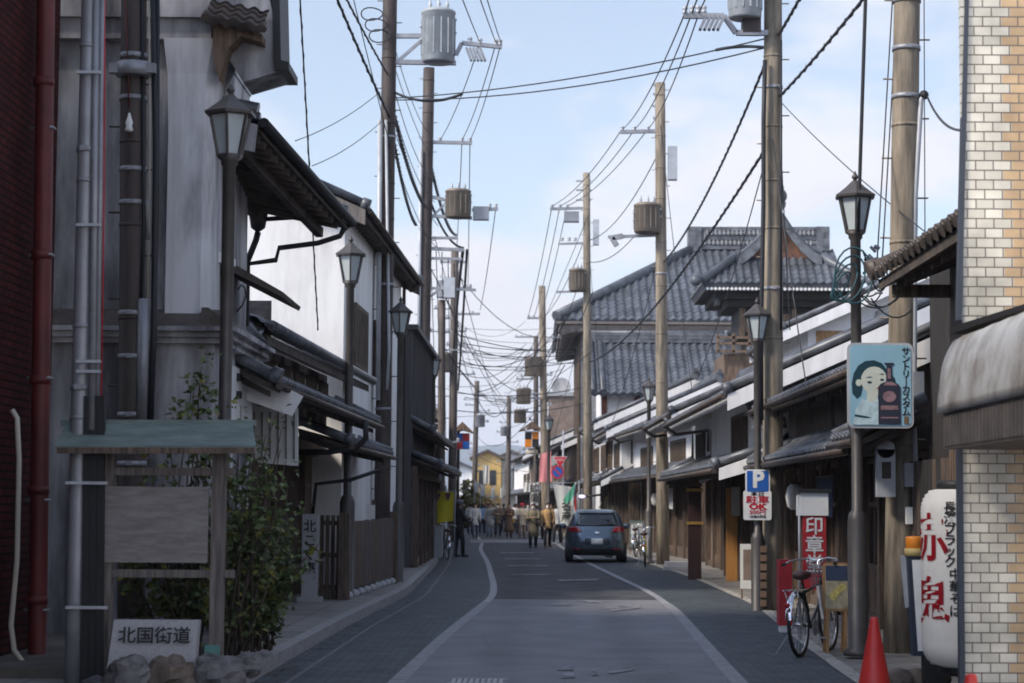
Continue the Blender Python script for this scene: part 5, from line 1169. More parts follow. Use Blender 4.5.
bush('slender_shrub', 'thin tall sparse shrub behind the copper roof of the notice board', (p.x, 18.7), 1.0, .25, 2.75, 3400, 6, mats=('leaf', 'leaf_yellow'), size=.06)
p = P(236, 640, 18.3)
bush('slender_shrub', 'sparse shrub around the nearest lamp post', (p.x, 18.4), .55, .3, 2.75, 1700, 8, mats=('leaf', 'leaf_yellow'), size=.06)
# vertical sign slab with brush lettering
Yv = 30.4; a, c = G(301, 610, .12), P(318, 514, Yv); a = P(301, 606, Yv)
b = thing('sign_slab', 'tall narrow white sign slab with vertical brush lettering behind the bush', 'sign', (a.x + .12, Yv, .12))
m = MB(); m.box(a.x, c.x, Yv, Yv + .10, .14, c.z); m.build('slab', M['stone_pale'], b)
m = MB(); m.box(a.x - .06, c.x + .08, Yv - .06, Yv + .16, .12, .2); m.build('foot', M['stone_pale'], b)
text_mesh('北こく庵', .20, P(309.5, 548, Yv - .005), (1, 0, 0), (0, 0, 1), M['ink'], 'lettering', b, bold=.004, vertical=True, spacing=1.05)
# ------------------------------------------------------------------ signs on the lamps
Ys = LP[4].y - .14
b = thing('bottle_advertisement', 'pale blue enamel advertisement with a woman and a dark bottle on the lamp post', 'sign', P(880, 430, Ys))
a, c = P(848, 428, Ys), P(913, 343, Ys)
def rrect(x0, x1, z0, z1, r, y, n=5):
    pts = []
    for cx_, cz_, a0 in ((x1 - r, z1 - r, 0), (x0 + r, z1 - r, 90), (x0 + r, z0 + r, 180), (x1 - r, z0 + r, 270)):
        for k in range(n + 1): t = R(a0 + 90 * k / n); pts.append(Vector((cx_ + r * math.cos(t), y, cz_ + r * math.sin(t))))
    return pts
m = MB(); m.prism(rrect(a.x, c.x, a.z, c.z, .07, Ys), (0, .05, 0)); m.build('frame', M['steel_light'], b)
m = MB(); m.prism(rrect(a.x + .025, c.x - .025, a.z + .025, c.z - .025, .055, Ys - .006), (0, .006, 0)); m.build('panel', mat('ad_blue', (.25, .44, .55), .35, var=.08, vscale=2), b)
Wd, Hd = c.x - a.x, c.z - a.z
def pz(u, v, d): return Vector((a.x + u * Wd, Ys - .006 - d, a.z + (1 - v) * Hd))
def ell(cu, cv, ru, rv, d, n=24, a0=0, a1=360): return [pz(cu + ru * math.cos(R(a0 + (a1 - a0) * k / n)), cv - rv * math.sin(R(a0 + (a1 - a0) * k / n)), d) for k in range(n)]
def flat(name, polys, mm):
    s = MB()
    for p_ in polys: s.prism(p_, (0, -.0015, 0))
    return s.build(name, mm, b)
hairm = mat('ad_dark_teal', (.012, .045, .065), .4); skinm = mat('ad_skin', (.52, .56, .50), .4, var=.08)
flat('hair_shape', [[pz(*q_, .001) for q_ in ((.14, .66), (.07, .60), (.06, .48), (.09, .36), (.16, .27), (.27, .215), (.40, .205), (.52, .24), (.60, .32), (.72, .42), (.74, .50), (.66, .48), (.45, .40), (.25, .42), (.22, .55), (.2, .62))]], hairm)
flat('face_shape', [ell(.40, .44, .20, .16, .003), [pz(*q_, .0032) for q_ in ((.24, .40), (.56, .42), (.56, .54), (.48, .60), (.38, .62), (.28, .57), (.23, .48))], ell(.165, .47, .045, .04, .0031), [pz(*q_, .0031) for q_ in ((.30, .55), (.46, .58), (.44, .72), (.28, .70))]], skinm)
flat('dress_shape', [[pz(*q_, .004) for q_ in ((.07, .96), (.12, .78), (.22, .66), (.36, .70), (.46, .66), (.5, .78), (.5, .96))]], mat('ad_pale', (.42, .55, .60), .4, var=.2, vscale=12))
flat('feature_lines', [[pz(*q_, .0055) for q_ in ((.27, .41), (.34, .395), (.38, .41), (.34, .41))], [pz(*q_, .0055) for q_ in ((.47, .37), (.53, .36), (.56, .37), (.52, .375))], ell(.33, .465, .035, .014, .0055), ell(.52, .435, .03, .013, .0055), [pz(*q_, .0055) for q_ in ((.10, .84), (.28, .86), (.36, .88), (.28, .885), (.1, .865))]], hairm)
flat('lips', [ell(.46, .535, .03, .012, .0055)], mat('ad_lip', (.45, .18, .17), .4))
flat('bottle_shape', [[pz(*q_, .0065) for q_ in ((.46, .955), (.46, .52), (.50, .48), (.58, .455), (.59, .26), (.56, .26), (.56, .235), (.70, .235), (.70, .26), (.67, .26), (.68, .455), (.76, .48), (.80, .52), (.80, .955))]], mat('ad_bottle', (.030, .034, .055), .3))
flat('bottle_label', [ell(.63, .63, .10, .065, .0085), [pz(*q_, .0085) for q_ in ((.50, .735), (.76, .735), (.76, .785), (.50, .785))], [pz(*q_, .0085) for q_ in ((.58, .46), (.68, .46), (.76, .50), (.54, .50))], [pz(*q_, .0085) for q_ in ((.50, .87), (.76, .87), (.76, .885), (.50, .885))], [pz(*q_, .0085) for q_ in ((.605, .30), (.655, .30), (.655, .42), (.605, .42))]], mat('ad_label', (.24, .15, .17), .4, var=.3, vscale=20))
text_mesh('サントリ｜カスタム', .094, pz(.885, .46, .004), (1, 0, 0), (0, 0, 1), M['ink'], 'lettering', b, bold=.002, vertical=True, spacing=.86)
m = MB(); m.prism([pz(.85, .86, .004), pz(.92, .86, .004), pz(.92, .95, .004), pz(.85, .95, .004)], (0, -.002, 0)); m.build('seal', mat('ad_seal', (.15, .10, .06), .5), b)
m = MB()
for z in (.2, .8): zz_ = a.z + Hd * z; m.box(LP[4].x - .07, LP[4].x + .09, Ys + .05, LP[4].y + .06, zz_ - .02, zz_ + .02)
m.build('bracket', M['steel'], b)
# parking sign
Ys = LP[5].y - .10
b = thing('parking_sign', 'white and blue parking sign with red lettering on a lamp post', 'sign', P(757, 520, Ys))
a, c = P(745.5, 492, Ys), P(770, 469.5, Ys)
m = MB(); m.prism(rrect(a.x, c.x, a.z, c.z, .035, Ys), (0, .02, 0)); m.build('upper_plate', M['white'], b)
m = MB(); m.prism(rrect(a.x + .022, c.x - .022, a.z + .004, c.z - .022, .02, Ys - .003), (0, .003, 0)); m.build('blue_field', M['blue'], b)
text_mesh('P', .35, Vector(((a.x + c.x) / 2 + .005, Ys - .006, (a.z + c.z) / 2 + .01)), (1, 0, 0), (0, 0, 1), M['white'], 'lettering', b, bold=.014)
e, f_ = P(743.5, 520, Ys), P(771.5, 490.8, Ys)
m = MB(); m.prism(rrect(e.x, f_.x, e.z, f_.z, .03, Ys - .002), (0, .02, 0)); m.build('lower_plate', M['white'], b)
def ln(body, size, y, mm, bold=.003, sx=1):
    pz_ = P(757.3, y, Ys); text_mesh(body, size, Vector(((e.x + f_.x) / 2, Ys - .006, pz_.z)), (1, 0, 0), (0, 0, 1), mm, 'lettering', b, bold=bold, sx=sx)
ln('本日', .085, 494, M['ink'], .003, 1.25); ln('駐車', .125, 500.2, M['redtext'], .008, 1.45); ln('OK', .115, 506.8, M['redtext'], .006, 1.55); ln('500円', .085, 512.3, M['redtext'], .002, 1.2); ln('1日最大料金', .048, 516.8, M['ink'], .001, 1.0)
m = MB()
for z in (480, 508): q_ = P(757, z, Ys); m.box(LP[5].x - .07, LP[5].x + .07, Ys + .02, LP[5].y + .05, q_.z - .015, q_.z + .015)
m.build('bracket', M['steel'], b)
# stamp shop banner, white box above it, red box
Yb = 24.0
b = thing('stamp_shop_banner', 'red vertical shop banner with white characters under a white box', 'banner', P(815, 575, Yb))
a, c = P(803, 590, Yb), P(826, 515, Yb); m = MB(); m.box(a.x, c.x, Yb, Yb + .03, a.z, c.z); m.build('cloth', M['red'], b)
text_mesh('印章堂', .225, P(814.5, 546, Yb - .006), (1, 0, 0), (0, 0, 1), M['white'], 'lettering', b, bold=.010, vertical=True, spacing=1.0)
a, c = P(800, 515.5, Yb), P(828, 493, Yb); m = MB(); m.box(a.x, c.x, Yb - .02, Yb + .35, a.z, c.z); m.build('lamp_box', M['white'], b)
m = MB(); m.box(a.x - .03, c.x + .03, Yb - .05, Yb + .38, c.z, c.z + .05); m.build('lid', M['black'], b)
m = MB(); q_ = P(802, 590, Yb); m.tube([(q_.x - .02, Yb + .05, .02), (q_.x - .02, Yb + .05, P(802, 494, Yb).z)], .018, 8); m.build('pole', M['steel'], b)
a, c = P(781, 597, 25.5), P(792, 560, 25.5)
b = thing('red_cabinet', 'small plain red cabinet standing behind the black bicycle', 'cabinet', (a.x, 25.5, 0)); m = MB(); m.box(a.x - .02, c.x, 25.5, 25.8, .1, c.z); m.build('body', M['red'], b); m = MB(); m.box(a.x, c.x - .02, 25.52, 25.78, 0.01, .1); m.build('plinth', M['white'], b)
# paper lantern, light box sign, warning lamp
Yl = 16.9; lc = P(961, 578, Yl); r_ = .33; zt_, zb_ = P(957, 489, Yl).z, P(957, 668, Yl).z; hh = zt_ - zb_
b = thing('paper_lantern', 'large white paper lantern with red and black characters beside the tiled wall', 'lantern', (lc.x, Yl, 0))
prof = []
nrib = 44
for k in range(nrib + 1):
    t = k / nrib; e_ = min(t, 1 - t); rr_ = r_ * (1 if e_ > .13 else (.55 + .45 * math.sqrt(1 - (1 - e_ / .13) ** 2)))
    prof += [(rr_ - .004, zb_ + hh * t), (rr_, zb_ + hh * (t + .5 / nrib))]
prof = [p_ for p_ in prof if p_[1] <= zt_]
m = MB(); m.lathe(prof, (lc.x, Yl, 0), 40); m.build('shade', mat('lantern_paper', (.66, .65, .62), .8, var=.06, vscale=6), b)
m = MB(); m.lathe([(.2, zt_ - .01), (.2, zt_ + .06), (.17, zt_ + .07)], (lc.x, Yl, 0), 20); m.tube([(lc.x, Yl, zt_ + .06), (lc.x, Yl, zt_ + .5)], .015, 6); m.build('rim', M['black'], b); m = MB(); m.lathe([(.17, zb_ - .06), (.2, zb_ - .05), (.2, zb_ + .01)], (lc.x, Yl, 0), 20); m.build('rim', M['black'], b)
def wrap(body, size, ang, zc, mm, bold, spacing, sx=1):
    o = text_mesh(body, size, (0, 0, 0), (1, 0, 0), (0, 1, 0), mm, 'lettering', None, bold=bold, vertical=True, spacing=spacing, sx=sx)
    for v in o.data.vertices:
        th = R(ang) + v.co.x / r_; rad = r_ + .004 + abs(v.co.z) * .5
        v.co = Vector((rad * math.sin(th), -rad * math.cos(th), zc + v.co.y))
    o.location = (0, 0, 0); o.parent = b
wrap('赤鬼', .42, -63, P(957, 572, Yl).z, M['redtext'], .012, 1.25)
wrap('長濱ブラック', .105, -27, P(957, 535, Yl).z, M['ink'], .003, .85); wrap('中華そば', .105, -20, P(957, 592, Yl).z, M['ink'], .003, .95)
Yb = 17.4
b = thing('light_box_sign', 'blank white light box sign in a navy frame behind the paper lantern', 'sign', P(930, 655, Yb))
qs = [P(908, 556, Yb), P(952, 556, Yb), P(952, 656, Yb), P(914, 656, Yb)]
m = MB(); m.prism(qs, (0, .16, 0)); m.build('case', mat('navy_frame', (.02, .03, .05), .5), b)
m = MB(); m.prism([P(912, 560, Yb - .006), P(950, 560, Yb - .006), P(950, 651, Yb - .006), P(918, 651, Yb - .006)], (0, .004, 0)); m.build('panel', M['white'], b)
m = MB(); m.prism([P(901, 556, Yb + .1), P(907, 555, Yb + .1), P(912, 606, Yb + .1), P(906, 608, Yb + .1)], (0, .06, 0)); m.build('side_plate', M['steel_light'], b)
m = MB(); g_ = P(930, 655, Yb); m.box(g_.x - .05, g_.x + .16, Yb + .02, Yb + .14, 0, g_.z); m.build('stand', M['black'], b)
b = thing('warning_lamp', 'small orange lamp on top of the white light box sign', 'lamp', P(915, 556, Yb))
c = P(915.5, 556, Yb); m = MB(); m.lathe([(.075, .03), (.075, .15), (.07, .165), (.02, .17)], c + Vector((0, .06, 0)), 12); m.build('lens', M['orange'], b)
m = MB(); m.lathe([(.085, 0), (.085, .065)], c + Vector((0, .06, 0)), 12); m.build('base', mat('lamp_yellow', (.5, .38, .15), .5), b)
m = MB(); a = P(905, 672, 17.6); 
for k in range(3): m.ball((a.x - .05 + .16 * k, 17.6 + .04 * k, .10), .13, 8, 6, (1.2, 1, .8))
tag(m.build('stone_edging', M['brownstone'], None, (a.x, 17.6, 0)), 'low row of brown stones below the light box sign', 'stone edging')
# traffic cones
def cone(label, x, y, Y):
    p = P(x, y, Y); b = thing('traffic_cone', label, 'traffic cone', (p.x, Y, p.z - .72), 'traffic cones')
    base = (p.x, Y, p.z - .72); m = MB(); m.lathe([(.165, .03), (.155, .05), (.034, .68), (.03, .71), (.02, .72)], base, 20); m.build('cone', mat('cone_red', (.55, .035, .03), .4, var=.08, vscale=6), b)
    m = MB(); m.prism(rrect(p.x - .19, p.x + .19, -.19, .19, .05, 0), (0, .035, 0))
    for v in m.v: v.xyz = Vector((v.x, Y + v.z, base[2] + v.y))
    m.build('base', M['red'], b)
cone('red plastic traffic cone standing alone on the paving before the lamp post', 874, 617, 15.4)
cone('red traffic cone whose tip shows below the tiled wall', 971, 674, 10.6)
# small sandwich board behind the lamp post
Yb = 21.9; b = thing('menu_board', 'small wooden menu board with rounded frame half hidden by the lamp post', 'sign board', P(838, 655, Yb))
a, c = P(823, 611, Yb), P(850, 563, Yb); m = MB(); m.prism(rrect(a.x, c.x, a.z, c.z, .05, Yb), (0, .03, 0)); m.build('frame', M['wood_tan'], b)
m = MB(); m.prism(rrect(a.x + .025, c.x - .025, a.z + .025, c.z - .025, .03, Yb - .004), (0, .004, 0)); m.build('sheet', mat('menu_tan', (.42, .36, .24), .6, var=.3, vscale=9), b)
m = MB(); m.box(a.x + .03, c.x - .03, Yb - .008, Yb - .0045, a.z + .33, c.z - .03); m.build('header', mat('menu_navy', (.04, .06, .11), .6), b)
m = MB(); m.prism([Vector((a.x + .05, Yb - .008, a.z + .16)), Vector((a.x + .12, Yb - .008, a.z + .11)), Vector((a.x + .26, Yb - .008, a.z + .27)), Vector((a.x + .2, Yb - .008, a.z + .3))], (0, .003, 0)); m.build('picture', mat('menu_yellow', (.6, .5, .15), .6, var=.3, vscale=20), b)
m = MB()
for x in (a.x + .05, c.x - .05): m.bar((x, Yb + .02, 0), (x, Yb + .02, a.z + .02), .03, .03); m.bar((x, Yb + .28, 0), (x, Yb + .03, c.z - .1), .03, .03)
m.build('leg', M['wood_tan'], b)
# ------------------------------------------------------------------ bicycles
def make_bike(frame_m, label, loc, rot, basket=True, lean=.07, cloth=False):
    b = thing('bicycle', label, 'bicycle', (0, 0, 0), 'parked bicycles'); r = .33
    def wheel(y):
        t = MB(); t.tube([(0, y + r * math.cos(a), r + r * math.sin(a)) for a in [2 * math.pi * i / 32 for i in range(33)]], .021, 8, False); w_ = t.build('wheel', M['black'], b)
        t = MB(); t.tube([(0, y + (r - .025) * math.cos(a), r + (r - .025) * math.sin(a)) for a in [2 * math.pi * i / 32 for i in range(33)]], .012, 6, False); t.tube([(-.05, y, r), (.05, y, r)], .022, 8)
        for i in range(18):
            a = 2 * math.pi * i / 18; t.tube([(.02 * (1 if i % 2 else -1), y, r), (0, y + (r - .03) * math.cos(a), r + (r - .03) * math.sin(a))], .0022, 4, False)
        t.build('rim', M['chrome'], w_)
        t = MB(); vs = []; k = 14
        for i in range(k + 1):
            a = R(20 if y < .3 else 5) + R(150) * i / k
            for x, rr_ in ((-.032, .352), (0, .362), (.032, .352)): vs.append((x, y + rr_ * math.cos(a), r + rr_ * math.sin(a)))
        t.add(vs, [(3 * i + j, 3 * i + j + 1, 3 * i + j + 4, 3 * i + j + 3) for i in range(k) for j in (0, 1)], True); t.build('mudguard', M['chrome'] if y < .3 else frame_m, b)
    wheel(0); wheel(1.10)
    f = MB(); seat = Vector((0, .22, .78)); bb = Vector((0, .42, .28)); hd0 = Vector((0, .92, .62)); hd1 = Vector((0, .87, .80))
    for a, c, rr_ in ((bb, seat, .016), (bb, hd0, .018), (seat + Vector((0, .03, -.12)), hd1 - Vector((0, 0, .06)), .016), (hd0, hd1, .02)): f.tube([a, c], rr_, 8)
    for s_ in (-.045, .045): f.tube([(s_, 0, r), (s_ * .7, .4, .28)], .009, 6); f.tube([(s_, 0, r), (s_ * .5, .225, .72)], .008, 6); f.tube([(s_, 1.10, r), (s_, .96, .60), (0, .94, .63)], .011, 6)
    f.build('frame', frame_m, b)
    f = MB(); f.tube([(0, .87, .8), (0, .83, .98)], .013, 8); f.tube([(-.29, .55, .97), (-.27, .68, 1.0), (-.12, .83, 1.02), (0, .84, .99), (.12, .83, 1.02), (.27, .68, 1.0), (.29, .55, .97)], .011, 8); h = f.build('handlebar', M['chrome'], b)
    f = MB(); 
    for s_ in (-1, 1): f.tube([(s_ * .29, .55, .97), (s_ * .295, .47, .96)], .018, 8)
    f.build('grip', M['black'], h)
    f = MB(); f.ball((0, .20, .85), .12, 12, 8, (.85, 1.15, .45)); f.tube([(0, .21, .74), (0, .2, .84)], .012, 6); f.build('saddle', mat('saddle_brown', (.07, .03, .025), .5), b)
    f = MB()
    for s_ in (-.07, 0, .07): f.bar((s_, -.28, .70), (s_, .2, .70), .012, .012)
    for y in (-.26, -.1, .05): f.bar((-.08, y, .70), (.08, y, .70), .012, .012)
    for s_ in (-.07, .07): f.tube([(s_, -.2, .7), (s_ * .7, 0, .33)], .007, 5)
    f.build('rack', M['chrome'], b)
    if basket:
        f = MB(); z0, z1 = .72, .98
        for i in range(9):
            t = -.17 + .34 * i / 8
            for yy in (.98, 1.24): f.bar((t * .85, yy if yy > 1.1 else yy, z0), (t, yy + (.03 if yy > 1.1 else -.02), z1), .005, .005)
            f.bar((t * .85, .98, z0), (t * .85, 1.24, z0), .005, .005)
        for i in range(6):
            for s_ in (-1, 1): yy = .98 + .26 * i / 5; f.bar((s_ * .145, yy, z0), (s_ * .17, yy, z1), .005, .005)
        for k in range(5):
            z = z0 + (z1 - z0) * k / 4; w_ = .145 + .025 * k / 4
            for a, c in (((-w_, .975, z), (w_, .975, z)), ((-w_, 1.25, z), (w_, 1.25, z)), ((-w_, .975, z), (-w_, 1.25, z)), ((w_, .975, z), (w_, 1.25, z))): f.bar(a, c, .006, .006)
        f.build('basket', M['chrome'], b)
    f = MB(); f.tube([(-.05, .02, .33), (-.22, -.16, .02), (-.25, -.16, .015)], .009, 6); f.build('kickstand', M['steel'], b)
    f = MB(); f.tube([(.05, .42, .28), (.06, .42, .28)], .09, 16); f.bar((.07, .42, .28), (.08, .55, .16), .014, .02); f.bar((-.07, .42, .28), (-.08, .29, .40), .014, .02); f.bar((.07, .55, .16), (.16, .55, .16), .03, .02); f.bar((-.08, .29, .40), (-.17, .29, .40), .03, .02); f.build('crank', M['steel'], b)
    f = MB(); f.lathe([(.02, -.03), (.035, 0), (.03, .02)], (0, -.36, .55), 10); f.build('reflector', M['red'], b)
    if cloth:
        f = MB(); f.prism([(.05, .55, .72), (.05, .85, .72), (.08, .86, .34), (.06, .72, .30), (.08, .58, .36)], (.03, 0, 0)); f.build('cloth', M['cloth_white'], b)
    b.location = loc; b.rotation_euler = (0, lean, rot); return b
g_ = G(800, 657)
make_bike(mat('bike_black', (.02, .02, .022), .35), 'black city bicycle with a wire basket parked beside the lamp post', (g_.x, g_.y, .012), R(-25), cloth=True, lean=-.05)
g_ = G(645, 567); make_bike(M['yellow'], 'yellow framed bicycle parked against the lamp post beside the hatchback', (g_.x, g_.y, .012), R(-4), lean=-.04)
g_ = G(447, 560); make_bike(mat('bike_black', (.02, .02, .022), .35), 'dark bicycle beside the man in black on the left kerb', (g_.x, g_.y, .0), R(10), lean=.05)
g_ = G(636, 557); make_bike(mat('bike_black', (.02, .02, .022), .35), 'dark bicycle squeezed between the hatchback and the shop', (g_.x, g_.y, .012), R(-12), lean=-.08)
# ------------------------------------------------------------------ parked hatchback
gc = G(597, 563); cx_, cy_ = gc.x, gc.y
car = thing('parked_car', 'dark blue grey hatchback parked half on the paving, seen from behind', 'car', (cx_, cy_, 0))
SL = [(.20, .79, .16, 3.92), (.30, .835, .05, 3.98), (.45, .85, .01, 4.02), (.60, .852, .0, 4.0), (.74, .85, .04, 3.92), (.86, .835, .09, 3.75), (.95, .81, .13, 3.2), (1.00, .785, .16, 2.85), (1.12, .735, .24, 2.55), (1.25, .685, .35, 2.3), (1.36, .635, .48, 2.05), (1.43, .585, .60, 1.85), (1.475, .50, .78, 1.6), (1.492, .36, 1.0, 1.4)]
def sl(z):
    for a, c in zip(SL, SL[1:]):
        if z <= c[0]: t = (z - a[0]) / (c[0] - a[0]); return [a[i] + (c[i] - a[i]) * t for i in (1, 2, 3)]
    return list(SL[-1][1:])
EXP = 5.0
def rear(x, z, off=0):
    hw, y0, y1 = sl(z); hl = (y1 - y0) / 2; u = min(.999, abs(x) / hw)
    return Vector((cx_ + x, cy_ + y0 + hl - hl * (1 - u ** EXP) ** (1 / EXP) - off, z))
m = MB(); n = 56; zs = [SL[0][0] + (SL[-1][0] - SL[0][0]) * i / 40 for i in range(41)]; vs = []
for z in zs:
    hw, y0, y1 = sl(z); hl = (y1 - y0) / 2
    for k in range(n):
        t = 2 * math.pi * k / n; c, s_ = math.cos(t), math.sin(t)
        vs.append((cx_ + hw * math.copysign(abs(c) ** (2 / EXP), c), cy_ + y0 + hl + hl * math.copysign(abs(s_) ** (2 / EXP), s_), z))
fs = [(i * n + k, i * n + (k + 1) % n, (i + 1) * n + (k + 1) % n, (i + 1) * n + k) for i in range(40) for k in range(n)]
fs += [tuple(range(n)), tuple(range(40 * n, 41 * n))]
m.add(vs, fs, True); paint = mat('car_paint', (.11, .145, .185), .22, .55, spec=.6); m.build('body', paint, car)
def panel(name, mm, x0, x1, z0, z1, off=.012, nx=14, nz=8, shape=None, parent=None):
    s = MB(); vs = []
    for o in (off, -.01):
        for j in range(nz + 1):
            for i in range(nx + 1):
                z = z0 + (z1 - z0) * j / nz; k = shape(j / nz) if shape else (0, 0)
                a, c = x0 + k[0], x1 + k[1]; vs.append(rear(a + (c - a) * i / nx, z, o))
    q = (nx + 1) * (nz + 1); f = []
    for j in range(nz):
        for i in range(nx): a = j * (nx + 1) + i; f.append((a, a + 1, a + nx + 2, a + nx + 1)); f.append((a + q, a + 1 + q, a + nx + 2 + q, a + nx + 1 + q))
    edge = [(j * (nx + 1), (j + 1) * (nx + 1)) for j in range(nz)] + [(j * (nx + 1) + nx, (j + 1) * (nx + 1) + nx) for j in range(nz)] + [(i, i + 1) for i in range(nx)] + [(nz * (nx + 1) + i, nz * (nx + 1) + i + 1) for i in range(nx)]
    f += [(a, c, c + q, a + q) for a, c in edge]
    s.add(vs, f, True); return s.build(name, mm, parent or car)
rg = panel('rear_window', mat('car_glass', (.012, .016, .022), .06, spec=.8), -.60, .60, 1.03, 1.36, shape=lambda t: (.10 * t, -.10 * t))
tl = mat('tail_lamp', (.28, .012, .02), .15, spec=.7)
panel('tail_light', tl, -.80, -.46, .86, 1.0, .02, shape=lambda t: (.0, .10 * (1 - t) - .05)); panel('tail_light', tl, .46, .80, .86, 1.0, .02, shape=lambda t: (-.10 * (1 - t) + .05, 0))
panel('bumper', mat('bumper_dark', (.018, .02, .024), .5), -.72, .72, .22, .42, .014)
panel('plate_recess', mat('recess_dark', (.03, .04, .055), .4), -.34, .34, .52, .68, .004)
panel('number_plate', M['white'], -.165, .165, .515, .68, .025, 4, 3)
panel('spoiler', paint, -.50, .50, 1.385, 1.44, .06, 10, 3); panel('brake_light', tl, -.16, .16, 1.375, 1.395, .03, 4, 2)
panel('badge', M['chrome'], -.06, .06, .80, .87, .018, 4, 3)
s = MB(); s.bar(rear(0, 1.035, .02), rear(.42, 1.09, .025), .02, .02); s.build('wiper', M['black'], car)
for sg in (-1, 1):
    panel('reflector', tl, sg * .56 - .1, sg * .56 + .1, .36, .40, .02, 4, 2)
    s = MB(); 
    for k, (ya, yb) in enumerate(((.75, 1.6), (1.68, 2.35))):
        hw0, hw1 = sl(1.02)[0], sl(1.34)[0]
        s.prism([(cx_ + sg * (hw0 + .006), cy_ + ya - .12 * (k == 0), 1.03), (cx_ + sg * (hw0 + .006), cy_ + yb, 1.03), (cx_ + sg * (hw1 + .012), cy_ + yb - .25 * k, 1.34), (cx_ + sg * (hw1 + .012), cy_ + ya + .1, 1.34)], (-sg * .03, 0, 0))
    s.build('side_window', M['glass'], car)
    s = MB(); s.ball((cx_ + sg * .92, cy_ + 2.35, 1.0), .1, 10, 7, (1, .7, .8)); s.bar((cx_ + sg * .78, cy_ + 2.4, .98), (cx_ + sg * .9, cy_ + 2.36, .98), .05, .04); s.build('mirror', paint, car)
    for y in (.72, 3.25):
        s = MB(); s.lathe([(.2, -.095), (.28, -.095), (.295, -.07), (.298, 0), (.295, .07), (.28, .095), (.2, .095)], (0, 0, 0), 28)
        for v in s.v: v.xyz = Vector((cx_ + sg * .755 + v.z, cy_ + y, .298)) + Vector((0, v.x, v.y))
        w_ = s.build('wheel', M['black'], car)
        s = MB(); s.lathe([(.02, -.05), (.19, -.06), (.21, -.09), (.21, .09), (.19, .06), (.02, .05)], (0, 0, 0), 20)
        for v in s.v: v.xyz = Vector((cx_ + sg * .757 + v.z, cy_ + y, .298)) + Vector((0, v.x, v.y))
        s.build('rim', M['steel_light'], w_)
